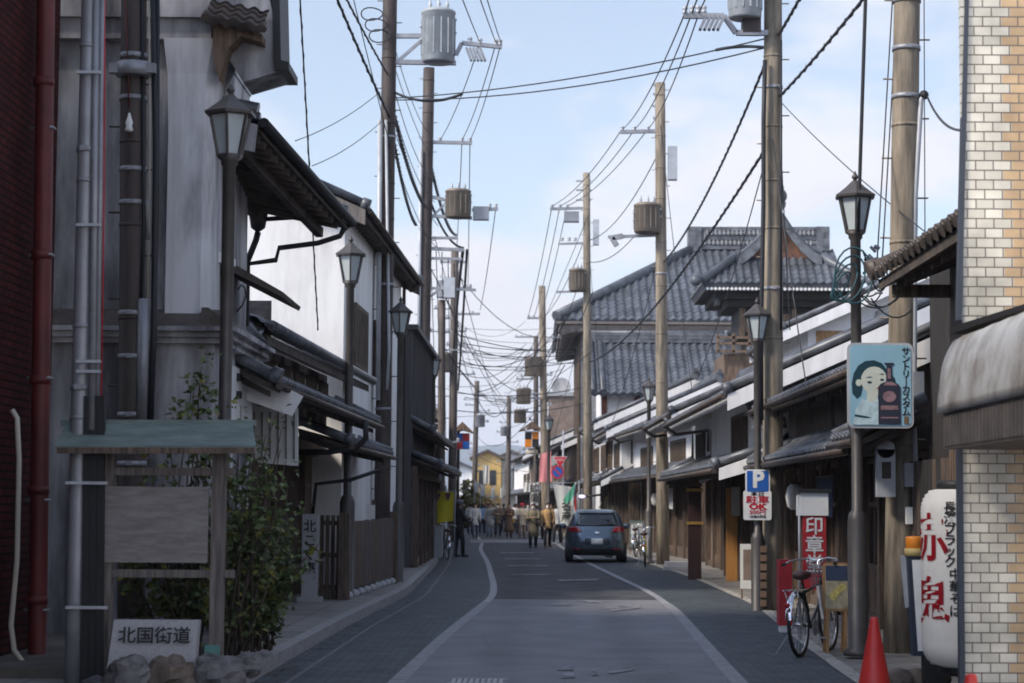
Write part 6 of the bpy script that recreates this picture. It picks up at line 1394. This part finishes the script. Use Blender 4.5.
# ------------------------------------------------------------------ people
CL = {}
def cloth(c, name=None):
    k = tuple(round(x, 3) for x in c)
    if k not in CL: CL[k] = mat('fabric_%d' % len(CL), c, .85, var=.2, vscale=7)
    return CL[k]
def person(label, pos, face, coat, legs, hair=(.02, .016, .014), h=1.64, pose='stand', skirt=False, hat=None, bag=None, mask=False, coat_len=.52, seed=0, shoes=(.03, .03, .03), group='people walking in the street'):
    rr = random.Random(seed); k = h / 1.70
    st = {'stand': (.03, -.02, .02, 0), 'walk': (.22, -.24, .18, .1), 'hold': (.08, -.08, .34, .34), 'push': (.12, -.16, .42, .38), 'phone': (.05, -.05, .15, .52)}[pose]
    fl, bl, la, ra = st      # y offsets (forward = -y) of the feet and of the hands
    J = {'pel': (0, 0, .92), 'wst': (0, .01, 1.06), 'chs': (0, .0, 1.28), 'nk': (0, .01, 1.46), 'nk2': (0, -.005, 1.53), 'hd': (0, -.02, 1.60), 'hd2': (0, -.01, 1.685)}
    for s_, f in ((-1, fl), (1, bl)):
        J[f'hip{s_}'] = (s_ * .09, 0, .88); J[f'kn{s_}'] = (s_ * .10, -f * .5 - .03 * (f > 0), .48); J[f'an{s_}'] = (s_ * .10, -f, .08 + (.04 if f < -.15 else 0)); J[f'toe{s_}'] = (s_ * .115, -f - .15, .03 + (0 if f > -.15 else .005))
    for s_, f in ((-1, la), (1, ra)):
        J[f'sh{s_}'] = (s_ * .17, .01, 1.40); J[f'el{s_}'] = (s_ * .235, .03 - f * .25, 1.13 + .02 * f); J[f'wr{s_}'] = (s_ * (.24 - .15 * (f > .3)), -f * .95, .90 + (.28 if f > .3 else .03 * (f > .1)) + (.16 if pose == 'phone' and s_ == 1 else 0))
    RAD = {'pel': .125, 'wst': .115, 'chs': .135, 'nk': .06, 'nk2': .055, 'hd': .088, 'hd2': .07, 'hip': .085, 'kn': .058, 'an': .038, 'toe': .032, 'sh': .058, 'el': .043, 'wr': .028}
    E_ = [('pel', 'wst'), ('wst', 'chs'), ('chs', 'nk'), ('nk', 'nk2'), ('nk2', 'hd'), ('hd', 'hd2')]
    for s_ in (-1, 1): E_ += [('pel', f'hip{s_}'), (f'hip{s_}', f'kn{s_}'), (f'kn{s_}', f'an{s_}'), (f'an{s_}', f'toe{s_}'), ('chs', f'sh{s_}'), (f'sh{s_}', f'el{s_}'), (f'el{s_}', f'wr{s_}')]
    names = list(J); me = bpy.data.meshes.new('person'); me.from_pydata([Vector(J[q]) for q in names], [(names.index(a), names.index(c)) for a, c in E_], [])
    o = bpy.data.objects.new('person', me); COL.objects.link(o)
    md = o.modifiers.new('s', 'SKIN'); md.use_smooth_shade = True
    for i, q in enumerate(names):
        r_ = RAD[q.rstrip('-1')] if q.rstrip('-1') in RAD else RAD[q]; me.skin_vertices[0].data[i].radius = (r_, r_); me.skin_vertices[0].data[i].use_root = (q == 'pel')
    o.modifiers.new('u', 'SUBSURF').levels = 1
    dg = bpy.context.evaluated_depsgraph_get(); dg.update(); me2 = bpy.data.meshes.new_from_object(o.evaluated_get(dg)); o.modifiers.clear()
    s = MB(); s.add([v.co.copy() for v in me2.vertices], [tuple(p_.vertices) for p_ in me2.polygons], True); bpy.data.objects.remove(o)
    V3 = lambda q: Vector(J[q])
    for s_ in (-1, 1):   # hands with five fingers; ears; nose
        wv = V3(f'wr{s_}'); d = (wv - V3(f'el{s_}')).normalized(); sd_ = Vector((0, -1, 0)) - d * Vector((0, -1, 0)).dot(d); sd_ = sd_.normalized() if sd_.length > .1 else Vector((0, 0, 1))
        s.tube([wv - d * .02, wv + d * .04, wv + d * .085], [.026, .036, .030], 8)
        for f_i in range(4):
            c0 = wv + d * .08 + sd_ * (-.027 + .018 * f_i); ln_ = (.06, .072, .068, .055)[3 - f_i]; inn = Vector((-s_, 0, 0)) * .02
            s.tube([c0, c0 + d * ln_ * .55 + inn * .4, c0 + d * ln_ + inn * 1.3], [.009, .0085, .006], 6)
        s.tube([wv + d * .03 + sd_ * .03, wv + d * .06 + sd_ * .055, wv + d * .09 + sd_ * .06], [.011, .010, .007], 6)
        s.ball((s_ * .088, .0, 1.60), .028, 6, 5, (.5, .8, 1.1))
    s.tube([(0, -.10, 1.62), (0, -.125, 1.585)], [.012, .018], 6)
    allm = []
    body = s
    c = MB(); lo = max(.25, .95 - coat_len)   # coat or jacket: shell round the trunk, sleeves
    fl_ = .03 if coat_len > .3 else 0
    c.lathe([(.175 + fl_, lo), (.165 + fl_ * .6, (lo + .95) / 2), (.155, 1.0), (.158, 1.12), (.175, 1.30), (.165, 1.40), (.11, 1.465), (.065, 1.50)], (0, .005, 0), 16, 1.08, .78)
    for s_ in (-1, 1): c.tube([V3(f'sh{s_}') + Vector((-s_ * .05, 0, .01)), V3(f'sh{s_}') + Vector((s_ * .02, 0, -.02)), V3(f'el{s_}'), V3(f'wr{s_}') - (V3(f'wr{s_}') - V3(f'el{s_}')).normalized() * .01], [.065, .078, .062, .046], 10)
    t = MB()
    for s_ in (-1, 1): t.tube([V3(f'hip{s_}') + Vector((-s_ * .02, 0, .08)), V3(f'hip{s_}') + Vector((0, 0, -.1)), V3(f'kn{s_}'), V3(f'an{s_}') + Vector((0, 0, .0))], [.105, .098, .072, .058], 10)
    t.lathe([(.13, .82), (.145, .92), (.14, 1.02)], (0, 0, 0), 14, 1.1, .8)
    if skirt: t.lathe([(.27, .30), (.22, .6), (.165, .95), (.15, 1.04)], (0, 0, 0), 16, 1.05, .85)
    sh = MB()
    for s_ in (-1, 1):
        a = V3(f'an{s_}'); sh.tube([a + Vector((0, .055, -.035)), a + Vector((0, -.03, -.03)), a + Vector((s_ * .012, -.13, -.045)), a + Vector((s_ * .014, -.18, -.052))], [.036, .048, .042, .022], 8)
    hr = MB(); hr.ball((0, .018, 1.635), .106, 14, 10, (.92, 1.0, 1.05))
    if hat is None: hr.v = [v if not (v.y < -.045 and v.z < 1.66) else Vector((v.x, -.045 + (v.y + .045) * .15, max(v.z, 1.62))) for v in hr.v]
    else: hr.v = [v if v.z > 1.6 or v.y > .02 else Vector((v.x, .02, v.z)) for v in hr.v]
    if rr.random() < .5: hr.tube([(0, .07, 1.62), (0, .09, 1.52), (0, .085, 1.42)], [.08, .075, .04], 8)
    ht = None
    if hat: ht = MB(); ht.lathe([(.118, 1.63), (.116, 1.68), (.095, 1.735), (.03, 1.76)], (0, .0, 0), 14, .95, 1.05); ht.lathe([(.115, 1.64), (.15, 1.632), (.15, 1.638)], (0, -.03, 0), 14)
    ey = MB()
    for s_ in (-1, 1): ey.ball((s_ * .034, -.092, 1.615), .011, 6, 5)
    mk = None
    if mask: mk = MB(); mk.ball((0, -.045, 1.565), .075, 10, 7, (.95, 1.0, .8)); mk.v = [v if v.y < -.03 else Vector((v.x, -.03, v.z)) for v in mk.v]
    bg_ = None
    if bag: bg_ = MB(); bg_.box(.20, .27, -.14, .12, .78, 1.0); bg_.tube([(.22, 0, 1.0), (.1, -.12, 1.3), (-.08, -.05, 1.47), (-.06, .08, 1.4), (.1, .13, 1.2), (.22, .05, 1.0)], .012, 6)
    rot = Matrix.Rotation(face, 3, 'Z')
    for q in (body, c, t, sh, hr, ht, ey, mk, bg_):
        if q:
            for v in q.v: v.xyz = rot @ (v * k) + Vector(pos)
    p = body.build('person', M['skin'], None, pos); tag(p, label, 'person', group)
    c.build('coat', cloth(coat), p); t.build('skirt' if skirt else 'trousers', cloth(legs), p); sh.build('shoes', cloth(shoes), p); hr.build('hair', cloth(hair), p); ey.build('eyes', M['ink'], p)
    if ht: ht.build('hat', cloth(hat), p)
    if mk: mk.build('face_mask', M['white'], p)
    if bg_: bg_.build('shoulder_bag', cloth(bag), p)
    return p
BK = (.018, .018, .022)
g_ = G(459, 557); person('man in black with a grey cap standing by the bicycle on the shaded kerb', g_, R(120), BK, (.022, .022, .028), h=1.70, pose='hold', hat=(.14, .14, .15), coat_len=.15, seed=1)
CR = [
 (475, 538.5, 8, (.68, .66, .62), (.10, .12, .17), 'walk', dict(coat_len=.3), 'person in an off white coat walking at the left end of the crowd'),
 (482, 534, 175, (.28, .40, .60), (.03, .04, .08), 'walk', dict(coat_len=.1), 'person in a light blue jacket near the left of the crowd'),
 (489.5, 536.5, 0, (.32, .32, .31), (.20, .27, .36), 'phone', dict(coat_len=.42), 'person in a grey coat and pale jeans in the crowd'),
 (498, 537, -6, (.16, .115, .08), BK, 'hold', dict(coat_len=.25, mask=True), 'person in a brown jacket and black trousers in the crowd'),
 (509, 538, 4, (.13, .075, .05), (.14, .085, .055), 'hold', dict(coat_len=.55, skirt=True, bag=(.62, .34, .04)), 'person in a brown dress with a yellow shoulder bag'),
 (514.5, 534, 170, (.60, .59, .57), (.12, .12, .14), 'walk', dict(coat_len=.12), 'person in a white top seen from behind in the crowd'),
 (522, 538.5, -3, (.62, .53, .40), (.22, .15, .10), 'hold', dict(coat_len=.3, hat=(.5, .03, .05)), 'person in a cream coat and red hat in the middle of the crowd'),
 (533, 548, -4, (.22, .185, .12), BK, 'hold', dict(coat_len=.5, mask=True, h=1.62), 'woman in an olive brown coat and black tights nearest the camera'),
 (539.5, 540, 172, (.10, .095, .09), BK, 'walk', dict(coat_len=.2), 'person in a dark grey jacket behind the woman in the olive coat'),
 (547.5, 548, 5, (.44, .27, .12), (.02, .02, .024), 'walk', dict(coat_len=.2, bag=BK, mask=True, h=1.66), 'woman in a camel jacket with a black shoulder bag'),
 (557, 545, 168, (.66, .65, .63), (.03, .032, .04), 'walk', dict(coat_len=.1, shoes=(.6, .6, .6)), 'person in a white top and dark trousers beside the white banner'),
 (564, 543, -8, (.50, .46, .40), (.25, .2, .15), 'stand', dict(coat_len=.3), 'person in a pale coat half hidden by the white banner'),
 (503.5, 531.5, 178, (.06, .07, .10), BK, 'walk', dict(coat_len=.1), 'person in a navy jacket far back in the crowd'),
 (516, 530.5, -2, (.35, .12, .12), (.05, .05, .06), 'stand', dict(coat_len=.2), 'person in a dull red jacket far back in the crowd'),
 (528, 532, 5, (.30, .30, .31), (.05, .05, .07), 'walk', dict(coat_len=.2, mask=True), 'person in a grey jacket far back in the crowd'),
 (486, 530.5, 0, (.03, .035, .05), BK, 'stand', dict(coat_len=.4), 'person in a long dark coat far back in the crowd'),
 (470, 534, 176, (.42, .41, .42), (.05, .05, .06), 'stand', dict(coat_len=.2), 'person in a light grey top beside the parked strollers at the left'),
 (493.5, 530, 174, (.55, .52, .46), (.05, .05, .06), 'walk', dict(coat_len=.1), 'person in a cream top far back in the crowd'),
 (543, 531, 4, (.05, .05, .055), BK, 'stand', dict(coat_len=.3), 'person in a black coat far back beside the camel jacket'),
 (551, 532, -6, (.20, .14, .10), (.04, .04, .05), 'stand', dict(coat_len=.4), 'person in a brown coat far back near the white banner')]
for i, (x, y, f, co, le, po, kw, lab) in enumerate(CR):
    person(lab, G(x, y), R(f), co, le, pose=po, seed=10 + i, hair=rnd.choice([(.02, .016, .014), (.05, .03, .02), (.03, .022, .018)]), **kw)
# ------------------------------------------------------------------ banners, road signs, festival lanterns, far odds and ends
def cloth_sheet(qs, amp=.05, n=10, m_=10, seed=0, th=.012):
    """hanging cloth between four corners (tl, tr, br, bl), with folds"""
    s = MB(); vs = []
    for o in (0, th):
        for j in range(m_ + 1):
            for i in range(n + 1):
                u, v = i / n, j / m_; p_ = qs[0].lerp(qs[1], u).lerp(qs[3].lerp(qs[2], u), v)
                vs.append(p_ + Vector((0, o + amp * math.sin(u * 9 + seed + v * 1.5) * (.4 + .6 * v), 0)))
    q = (n + 1) * (m_ + 1); f = []
    for j in range(m_):
        for i in range(n): a = j * (n + 1) + i; f += [(a, a + 1, a + n + 2, a + n + 1), (a + q, a + 1 + q, a + n + 2 + q, a + n + 1 + q)]
    s.add(vs, f, True); return s
def banner(label, qs, Y, mm, pole_x=None, text=None, size=.3, tm='ink', amp=.05, name='banner', tpos=None, arm_y=None, bold=.01, top=None):
    pts = [P(x, y, Y) for x, y in qs]; foot = Vector((pts[3].x, Y, 0)); b = thing(name, label, 'banner', foot)
    cloth_sheet(pts, amp).build('cloth', mm if not isinstance(mm, str) else M[mm], b)
    if pole_x:
        s = MB(); a = P(pole_x, 500, Y); s.tube([(a.x, Y + .05, .02), (a.x, Y + .05, pts[0].z + .15)], .02, 6); s.tube([(a.x, Y + .05, pts[0].z + .05), (pts[1].x if abs(pts[1].x - a.x) > abs(pts[0].x - a.x) else pts[0].x, Y + .05, pts[0].z + .05)], .012, 6); s.build('pole', M['steel_light'], b)
    if text:
        c = P(tpos[0], tpos[1], Y) + Vector((0, -amp * 1.1 - .03, 0)); text_mesh(text, size, c, (1, 0, 0), (0, 0, 1), M[tm], 'lettering', b, bold=bold, vertical=True)
    return b
banner('tall white festival banner with black and red marks behind the hatchback', [(553, 484), (572, 487), (577, 528), (561, 526)], 78, 'cloth_white', 579, '名産', .42, 'ink', tpos=(566.5, 512))
s = MB()
b_ = banner('small green pennant crossing the white festival banner', [(563, 500), (575, 483), (572, 500), (566, 504)], 77.4, 'green_cloth', None, amp=.02, name='pennant')
s = MB(); s.tube([P(575.5, 482, 77.45), P(572, 520, 77.45), G(572, 546) * 1.0 + Vector((0, 0, .02))], .02, 6); s.build('pole', M['steel_light'], b_)
banner('red shop banner between the white festival banner and the hatchback', [(569, 497), (576, 497), (576, 525), (569, 525)], 79, 'red', 577.5, name='banner')
banner('pink hanging curtain on the tan pole', [(540, 455), (551, 450), (552, 482), (539, 482)], 98.5, 'pink', None, amp=.08, name='hanging_curtain')
banner('white banner with black characters far behind the crowd', [(531, 484), (538, 482), (538, 505), (531, 507)], 104, 'cloth_white', 539, '銘菓', .5, 'ink', tpos=(534.6, 494), name='banner')
banner('pale banner far behind the crowd beside the white lettered one', [(524, 482), (530, 483), (530, 492), (524, 492)], 106, 'cloth_white', 530.5)
banner('white hanging sign far left of the gap in front of the ochre house', [(484, 466), (489, 465), (489, 484), (484, 484)], 120, 'cloth_white', 483.3)
banner('small white sheet left of the far hedge', [(475, 481), (479, 482), (479, 493), (475, 492)], 118, 'cloth_white', 474.5)
banner('second small white sheet beside the far hedge', [(481, 486), (485, 486), (485, 496), (481, 496)], 119, 'cloth_white', 480.5)
banner('narrow white flag over the left of the far crowd', [(491, 488), (494, 488), (494, 500), (491, 500)], 117, 'cloth_white', 494.5)
banner('narrow white flag over the middle of the far crowd', [(500, 488), (503, 488), (503, 498), (500, 498)], 121, 'cloth_white', 503.5)
b = banner('yellow cloth sheet tied up on the left beside the man in black', [(433, 491), (454, 492), (453, 521), (432, 524)], 57, 'yellow', None, amp=.02, name='yellow_sheet')
s = MB()
for (x, y, w_) in ((438, 496, 3.0), (448, 496, 3.0)): s.prism([P(x - w_, y - 3, 56.93), P(x + w_, y - 3, 56.93), P(x + .6, y + 4.5, 56.93), P(x - .6, y + 4.5, 56.93)], (0, -.01, 0))
s.build('mark', mat('purple_ink', (.12, .05, .12), .7), b)
s = MB(); s.tube([P(432, 490, 57), P(455, 491, 57)], .015, 6); s.tube([P(432, 489, 57), (P(432, 490, 57).x, 57, .12)], .02, 6); s.tube([P(455, 489, 57), (P(455, 490, 57).x, 57, .12)], .02, 6); s.build('pole', M['steel'], b)
# stop sign and no-parking disc on one post
Yr = 92; b = thing('stop_sign', 'red inverted triangle stop sign on a post beyond the parked car', 'road sign', P(563, 505, Yr) * 1)
q = [P(552.5, 456.5, Yr), P(567.5, 456.5, Yr), P(560, 468.5, Yr)]; s = MB(); s.prism(q, (0, .03, 0)); s.build('border', M['white'], b)
c = sum(q, Vector()) / 3; s = MB(); s.prism([c + (v - c) * .88 + Vector((0, -.01, 0)) for v in q], (0, .008, 0)); s.build('face', mat('sign_red', (.62, .02, .04), .4), b)
text_mesh('止まれ', .125, P(560, 460.0, Yr) + Vector((0, -.015, 0)), (1, 0, 0), (0, 0, 1), M['white'], 'lettering', b, bold=.006)
s = MB(); a = P(563, 470, Yr + .12); s.tube([(a.x, Yr + .12, 0), (a.x, Yr + .12, P(560, 430, Yr).z)], .04, 8); s.build('post', M['steel_light'], b)
b = thing('no_parking_sign', 'round blue no parking sign with red rim below the stop triangle', 'road sign', P(557.5, 478, Yr))
c = P(557.5, 472, Yr)
def disc(r_, y): return [c + Vector((r_ * math.cos(2 * math.pi * k / 24), y, r_ * math.sin(2 * math.pi * k / 24))) for k in range(24)]
s = MB(); s.prism(disc(.30, 0), (0, .03, 0)); s.build('rim', mat('sign_red', (.62, .02, .04), .4), b); s = MB(); s.prism(disc(.235, -.008), (0, .006, 0)); s.build('face', M['blue'], b); s = MB(); s.bar(c + Vector((-.17, -.012, .17)), c + Vector((.17, -.012, -.17)), .008, .06); s.build('stroke', mat('sign_red', (.62, .02, .04), .4), b)
s = MB(); s.bar(c + Vector((0, .05, 0)), Vector((a.x, Yr + .1, c.z)), .03, .04); s.build('bracket', M['steel'], b)
# festival lantern towers (little roofed boxes with coloured panels)
def tower(label, x, ytop, w_, Y, cols, left=False):
    a = P(x, ytop, Y); wd = w_ * Y / F; b = thing('roofed_lantern', label, 'lantern tower', (a.x, Y, 0))
    s = MB(); s.prism([(a.x - wd * .75, Y - .7, a.z - .45), (a.x, Y - .7, a.z + .08), (a.x + wd * .75, Y - .7, a.z - .45), (a.x, Y - .7, a.z - .30)], (0, 1.4, 0)); s.build('roof', M['wood2'], b)
    z = a.z - .45; hh_ = 10 * Y / F
    for k, row in enumerate(cols):
        for j, cc in enumerate(row):
            s = MB(); x0 = a.x - wd * .42 + wd * .84 * j / len(row); s.box(x0 + .01, x0 + wd * .84 / len(row) - .01, Y - .42, Y + .42, z - hh_ * .8 * (k + 1) + .02, z - hh_ * .8 * k); s.build('panel', M[cc], b)
    s = MB(); s.tube([(a.x + wd * (.3 if not left else -.3), Y + .5, 0), (a.x + wd * (.3 if not left else -.3), Y + .5, a.z - .3)], .07, 8); s.build('post', M['black'], b); s = MB(); s.bar((a.x + wd * .3 * (1 if not left else -1), Y + .5, a.z - .5), (a.x, Y, a.z - .5), .08, .08); s.build('bracket', M['black'], b)
    if not left: s = MB(); s.lathe([(.35, 0), (.3, .25), (.1, .32)], (a.x, Y, z - hh_ * 1.6 - .35), 10); s.build('lamp_shade', M['cream'], b)
tower('roofed festival lantern with orange and black panels hung over the far crowd', 532, 423, 17, 105, [('ink', 'orange'), ('orange', 'ink')])
tower('roofed festival lantern with red and blue panels on a dark post', 463, 424, 16, 95, [('blue', 'red'), ('red', 'blue')], True)
# small violet lit lamp near the car, red/white things by the shops
b = thing('lit_lamp', 'small lit violet white spotlight above the hatchback', 'spotlight', P(581, 497, 70)); s = MB(); c = P(582, 496.5, 70); s.ball(c, .085, 10, 7, (1.4, 1, .7))
em = bpy.data.materials.new('lit_violet'); em.use_nodes = True; eb = em.node_tree.nodes['Principled BSDF']; eb.inputs['Emission Color'].default_value = (.62, .55, 1, 1); eb.inputs['Emission Strength'].default_value = .9; s.build('bulb', em, b)
s = MB(); s.tube([c + Vector((.15, .05, 0)), c + Vector((.9, .3, .1))], .04, 6); s.build('arm', M['black'], b)
# things before the shops on the right
a, c = P(726, 580, 43), P(737, 488, 43)
b = thing('orange_board', 'tall orange wooden board leaning by the white house entrance', 'board', (a.x, 43, 0)); s = MB(); s.box(a.x, c.x, 42.95, 43.03, .01, c.z); s.build('board', mat('orange_wood', (.50, .24, .07), .6, var=.15, vscale=3, stretch=(5, 5, .5)), b); s = MB(); s.box(a.x + .02, c.x - .02, 42.94, 42.95, c.z - .12, c.z - .02); s.build('cleat', M['wood_tan'], b)
b = thing('tall_signboard', 'dark red brown standing signboard with gold bands near the white house', 'sign', P(694, 570, 44)); a, c = P(688, 572, 44), P(701, 486, 44)
s = MB(); s.box(a.x, c.x, 43.9, 44.05, .0, c.z); s.build('board', mat('sign_maroon', (.055, .024, .022), .5), b); s = MB(); s.prism([(a.x - .06, 43.8, c.z), (c.x + .06, 43.8, c.z), ((a.x + c.x) / 2, 43.8, c.z + .14)], (0, .35, 0)); s.build('roof', M['wood2'], b)
for y in (490, 523): s = MB(); q_ = P(694, y, 44); s.box(a.x - .04, c.x + .04, 43.87, 43.9, q_.z - .03, q_.z + .03); s.build('gold_band', mat('gold', (.55, .34, .08), .4, .5), b)
a, c = P(667, 570, 50), P(690, 562, 50); b = thing('stone_step', 'pale stone step before the brown shop wall', 'step', (a.x, 50, 0)); s = MB(); s.box(a.x, c.x, 50, 51, 0.012, .2); s.build('block', M['stone_pale'], b); s = MB(); s.box(a.x - .1, c.x + .1, 49.7, 49.99, 0.012, .1); s.build('tread', M['stone_pale'], b)
for i, (x, y, r_, lab) in enumerate(((606, 548, .38, 'small bushy potted plant behind the hatchback'),)):
    g_ = G(x, y + 12 if i == 0 else y + 22); 
    if i == 0: g_ = P(600, 505, 62); g_.z = 0; g_.x = 2.25
    if i == 2: g_ = G(718, 588)
    pb = bush('potted_plant', lab, (g_.x, g_.y), r_, r_, r_ * 3.2 if i else 1.7, 500, 60 + i, 'plant', z0=.35 if i == 0 else .25, size=.06)
    s = MB(); s.lathe([(.12, .012), (.17, .30), (.18, .30), (.18, .27)], (g_.x, g_.y, 0), 14); s.build('pot', mat('terracotta', (.20, .10, .07), .7), pb)
p = P(465, 500, 135); 
bush('hedge', 'yellow green hedge at the left of the far street', (p.x, 135), 1.6, 1.2, 4.2, 1500, 77, 'hedge', mats=('leaf_yellow', 'leaf_dry'), z0=0, size=.22)
p = P(476, 500, 150); 
bush('hedge', 'brownish hedge below the ochre house', (p.x, 150), 1.6, 1.2, 3.4, 1200, 78, 'hedge', mats=('leaf_dry', 'leaf_yellow'), z0=0, size=.22)
# red panel, white panel and box by the metal clad house
b = thing('standing_board', 'dark red panel standing before the metal clad house', 'panel', P(405, 560, 52)); a, c = P(400, 560, 52), P(411, 530, 52); s = MB(); s.box(a.x, c.x, 51.9, 52, .13, c.z); s.build('board', mat('panel_red', (.16, .02, .022), .6), b); s = MB(); s.box(a.x - .03, c.x + .03, 51.88, 51.899, c.z - .04, c.z + .01); s.build('edge', M['wood'], b)
b = thing('grey_cabinet', 'pale grey cabinet beside the yellow sheet', 'cabinet', P(438, 560, 55.5)); a, c = P(434, 560, 55.5), P(442, 527, 55.5); s = MB(); s.box(a.x, c.x, 55.5, 56, .13, c.z); s.build('body', M['grey_paint'], b); s = MB(); s.box(a.x - .02, c.x + .02, 55.47, 56.03, c.z, c.z + .04); s.build('lid', M['steel'], b)
b = thing('poster_board', 'small white notice pinned behind the plank fence', 'notice', P(372, 520, 37)); a, c = P(366, 525, 37.5), P(375, 505, 37.5); s = MB(); s.box(a.x, c.x, 37.5, 37.53, a.z, c.z); s.build('sheet', M['white'], b); s = MB(); s.box(a.x + .1, a.x + .16, 37.53, 37.58, .1, c.z + .1); s.build('stake', M['wood'], b)

# cloths, small signs and lanterns along the shopfronts of the bright side
def noren(label, fr_, u0, u1, v, z0, z1, mm, n=4):
    b = thing('shop_curtain', label, 'shop curtain', fr_((u0 + u1) / 2, v, z0)); w_ = (u1 - u0) / n
    for k in range(n):
        s = cloth_sheet([fr_(u0 + w_ * k + .01, v, z1), fr_(u0 + w_ * (k + 1) - .01, v, z1), fr_(u0 + w_ * (k + 1) - .01, v, z0 + .02 * (k % 2)), fr_(u0 + w_ * k + .01, v, z0)], .02, 6, 5, k); s.build('cloth', mm, b)
    s = MB(); s.tube([fr_(u0 - .08, v, z1), fr_(u1 + .08, v, z1)], .014, 6); s.build('rod', M['wood2'], b)
F1, F2, F3 = H1[1], H2[1], H3[1]
noren('indigo shop curtain under the eaves between the parking sign and the stamp shop', F1, 6.2, 7.8, .1, 1.45, 2.05, cloth((.03, .05, .10)))
noren('cream shop curtain under the eaves beside the tall maroon signboard', F2, 7.0, 8.6, .05, 1.4, 2.0, cloth((.42, .38, .30)))
noren('white shop curtain under the eaves nearest the parked car', F3, 4.0, 5.8, .0, 1.5, 2.15, M['cloth_white'])
for fr_, u, v, z, lab, mm in ((F1, 8.6, -.12, 1.75, 'round white paper lantern under the eaves beside the parking sign', 'cloth_white'), (F2, 4.0, -.1, 1.7, 'round red paper lantern under the eaves of the white house', 'red'), (F3, 7.0, -.15, 1.8, 'round white paper lantern above the kerb by the hatchback', 'cloth_white')):
    b = thing('hanging_lantern', lab, 'lantern', fr_(u, v, z)); c = fr_(u, v, z)
    s = MB(); s.lathe([(.08, -.2), (.13, -.15), (.16, 0), (.13, .15), (.08, .2)], c, 14); s.build('shade', M[mm], b)
    s = MB(); s.lathe([(.085, .195), (.085, .23)], c, 12); s.tube([c + Vector((0, 0, .22)), c + Vector((0, 0, .55))], .008, 5); s.build('cap', M['black'], b)
for fr_, u, v, w_, h_, lab, mm in ((F2, 1.2, -.35, .5, .95, 'pale standing sign board before the white house near the parking sign', 'cloth_white'), (F3, 11.0, -.3, .5, 1.1, 'dark green standing sign board beyond the parked car', 'copper')):
    c = fr_(u, v, 0); b = thing('standing_sign', lab, 'sign board', c)
    s = MB(); s.box(c.x - w_ / 2, c.x + w_ / 2, c.y - .03, c.y, .18, h_); s.build('board', M[mm], b)
    for x in (-w_ / 2 + .03, w_ / 2 - .03): s = MB(); s.bar((c.x + x, c.y - .015, .012), (c.x + x, c.y - .015, .18), .03, .03); s.build('leg', M['wood2'], b)
    s = MB(); s.bar((c.x, c.y + .3, .012), (c.x, c.y, h_ - .15), .03, .03); s.build('leg', M['wood2'], b)
    s = MB(); s.box(c.x - w_ / 2 + .05, c.x + w_ / 2 - .05, c.y - .034, c.y - .031, h_ * .35, h_ * .9); s.build('sheet', M['brown_wall'] if mm == 'cloth_white' else M['white'], b)
# fallen leaves along the kerb: past counting
rl = random.Random(9); s = MB()
for k in range(420):
    y = rl.uniform(17, 60) if k % 3 else rl.uniform(17, 30); sd_ = k % 2
    x = (kerb_l(y) + abs(rl.gauss(0, .12)) + .01) if sd_ else (edge_r(y) + rl.gauss(.1, .25)); z = .010 if sd_ else .018
    a = rl.uniform(0, 6.28); l = rl.uniform(.015, .035); d = Vector((math.cos(a), math.sin(a), 0)) * l; e_ = Vector((-d.y, d.x, 0)) * .5; c = Vector((x, y, z))
    s.add([c - d, c + e_ + Vector((0, 0, .006)), c + d, c - e_ + Vector((0, 0, .004))], [(0, 1, 2), (0, 2, 3)])
tag(s.build('fallen_leaves', M['leaf_dry']), kind='stuff')
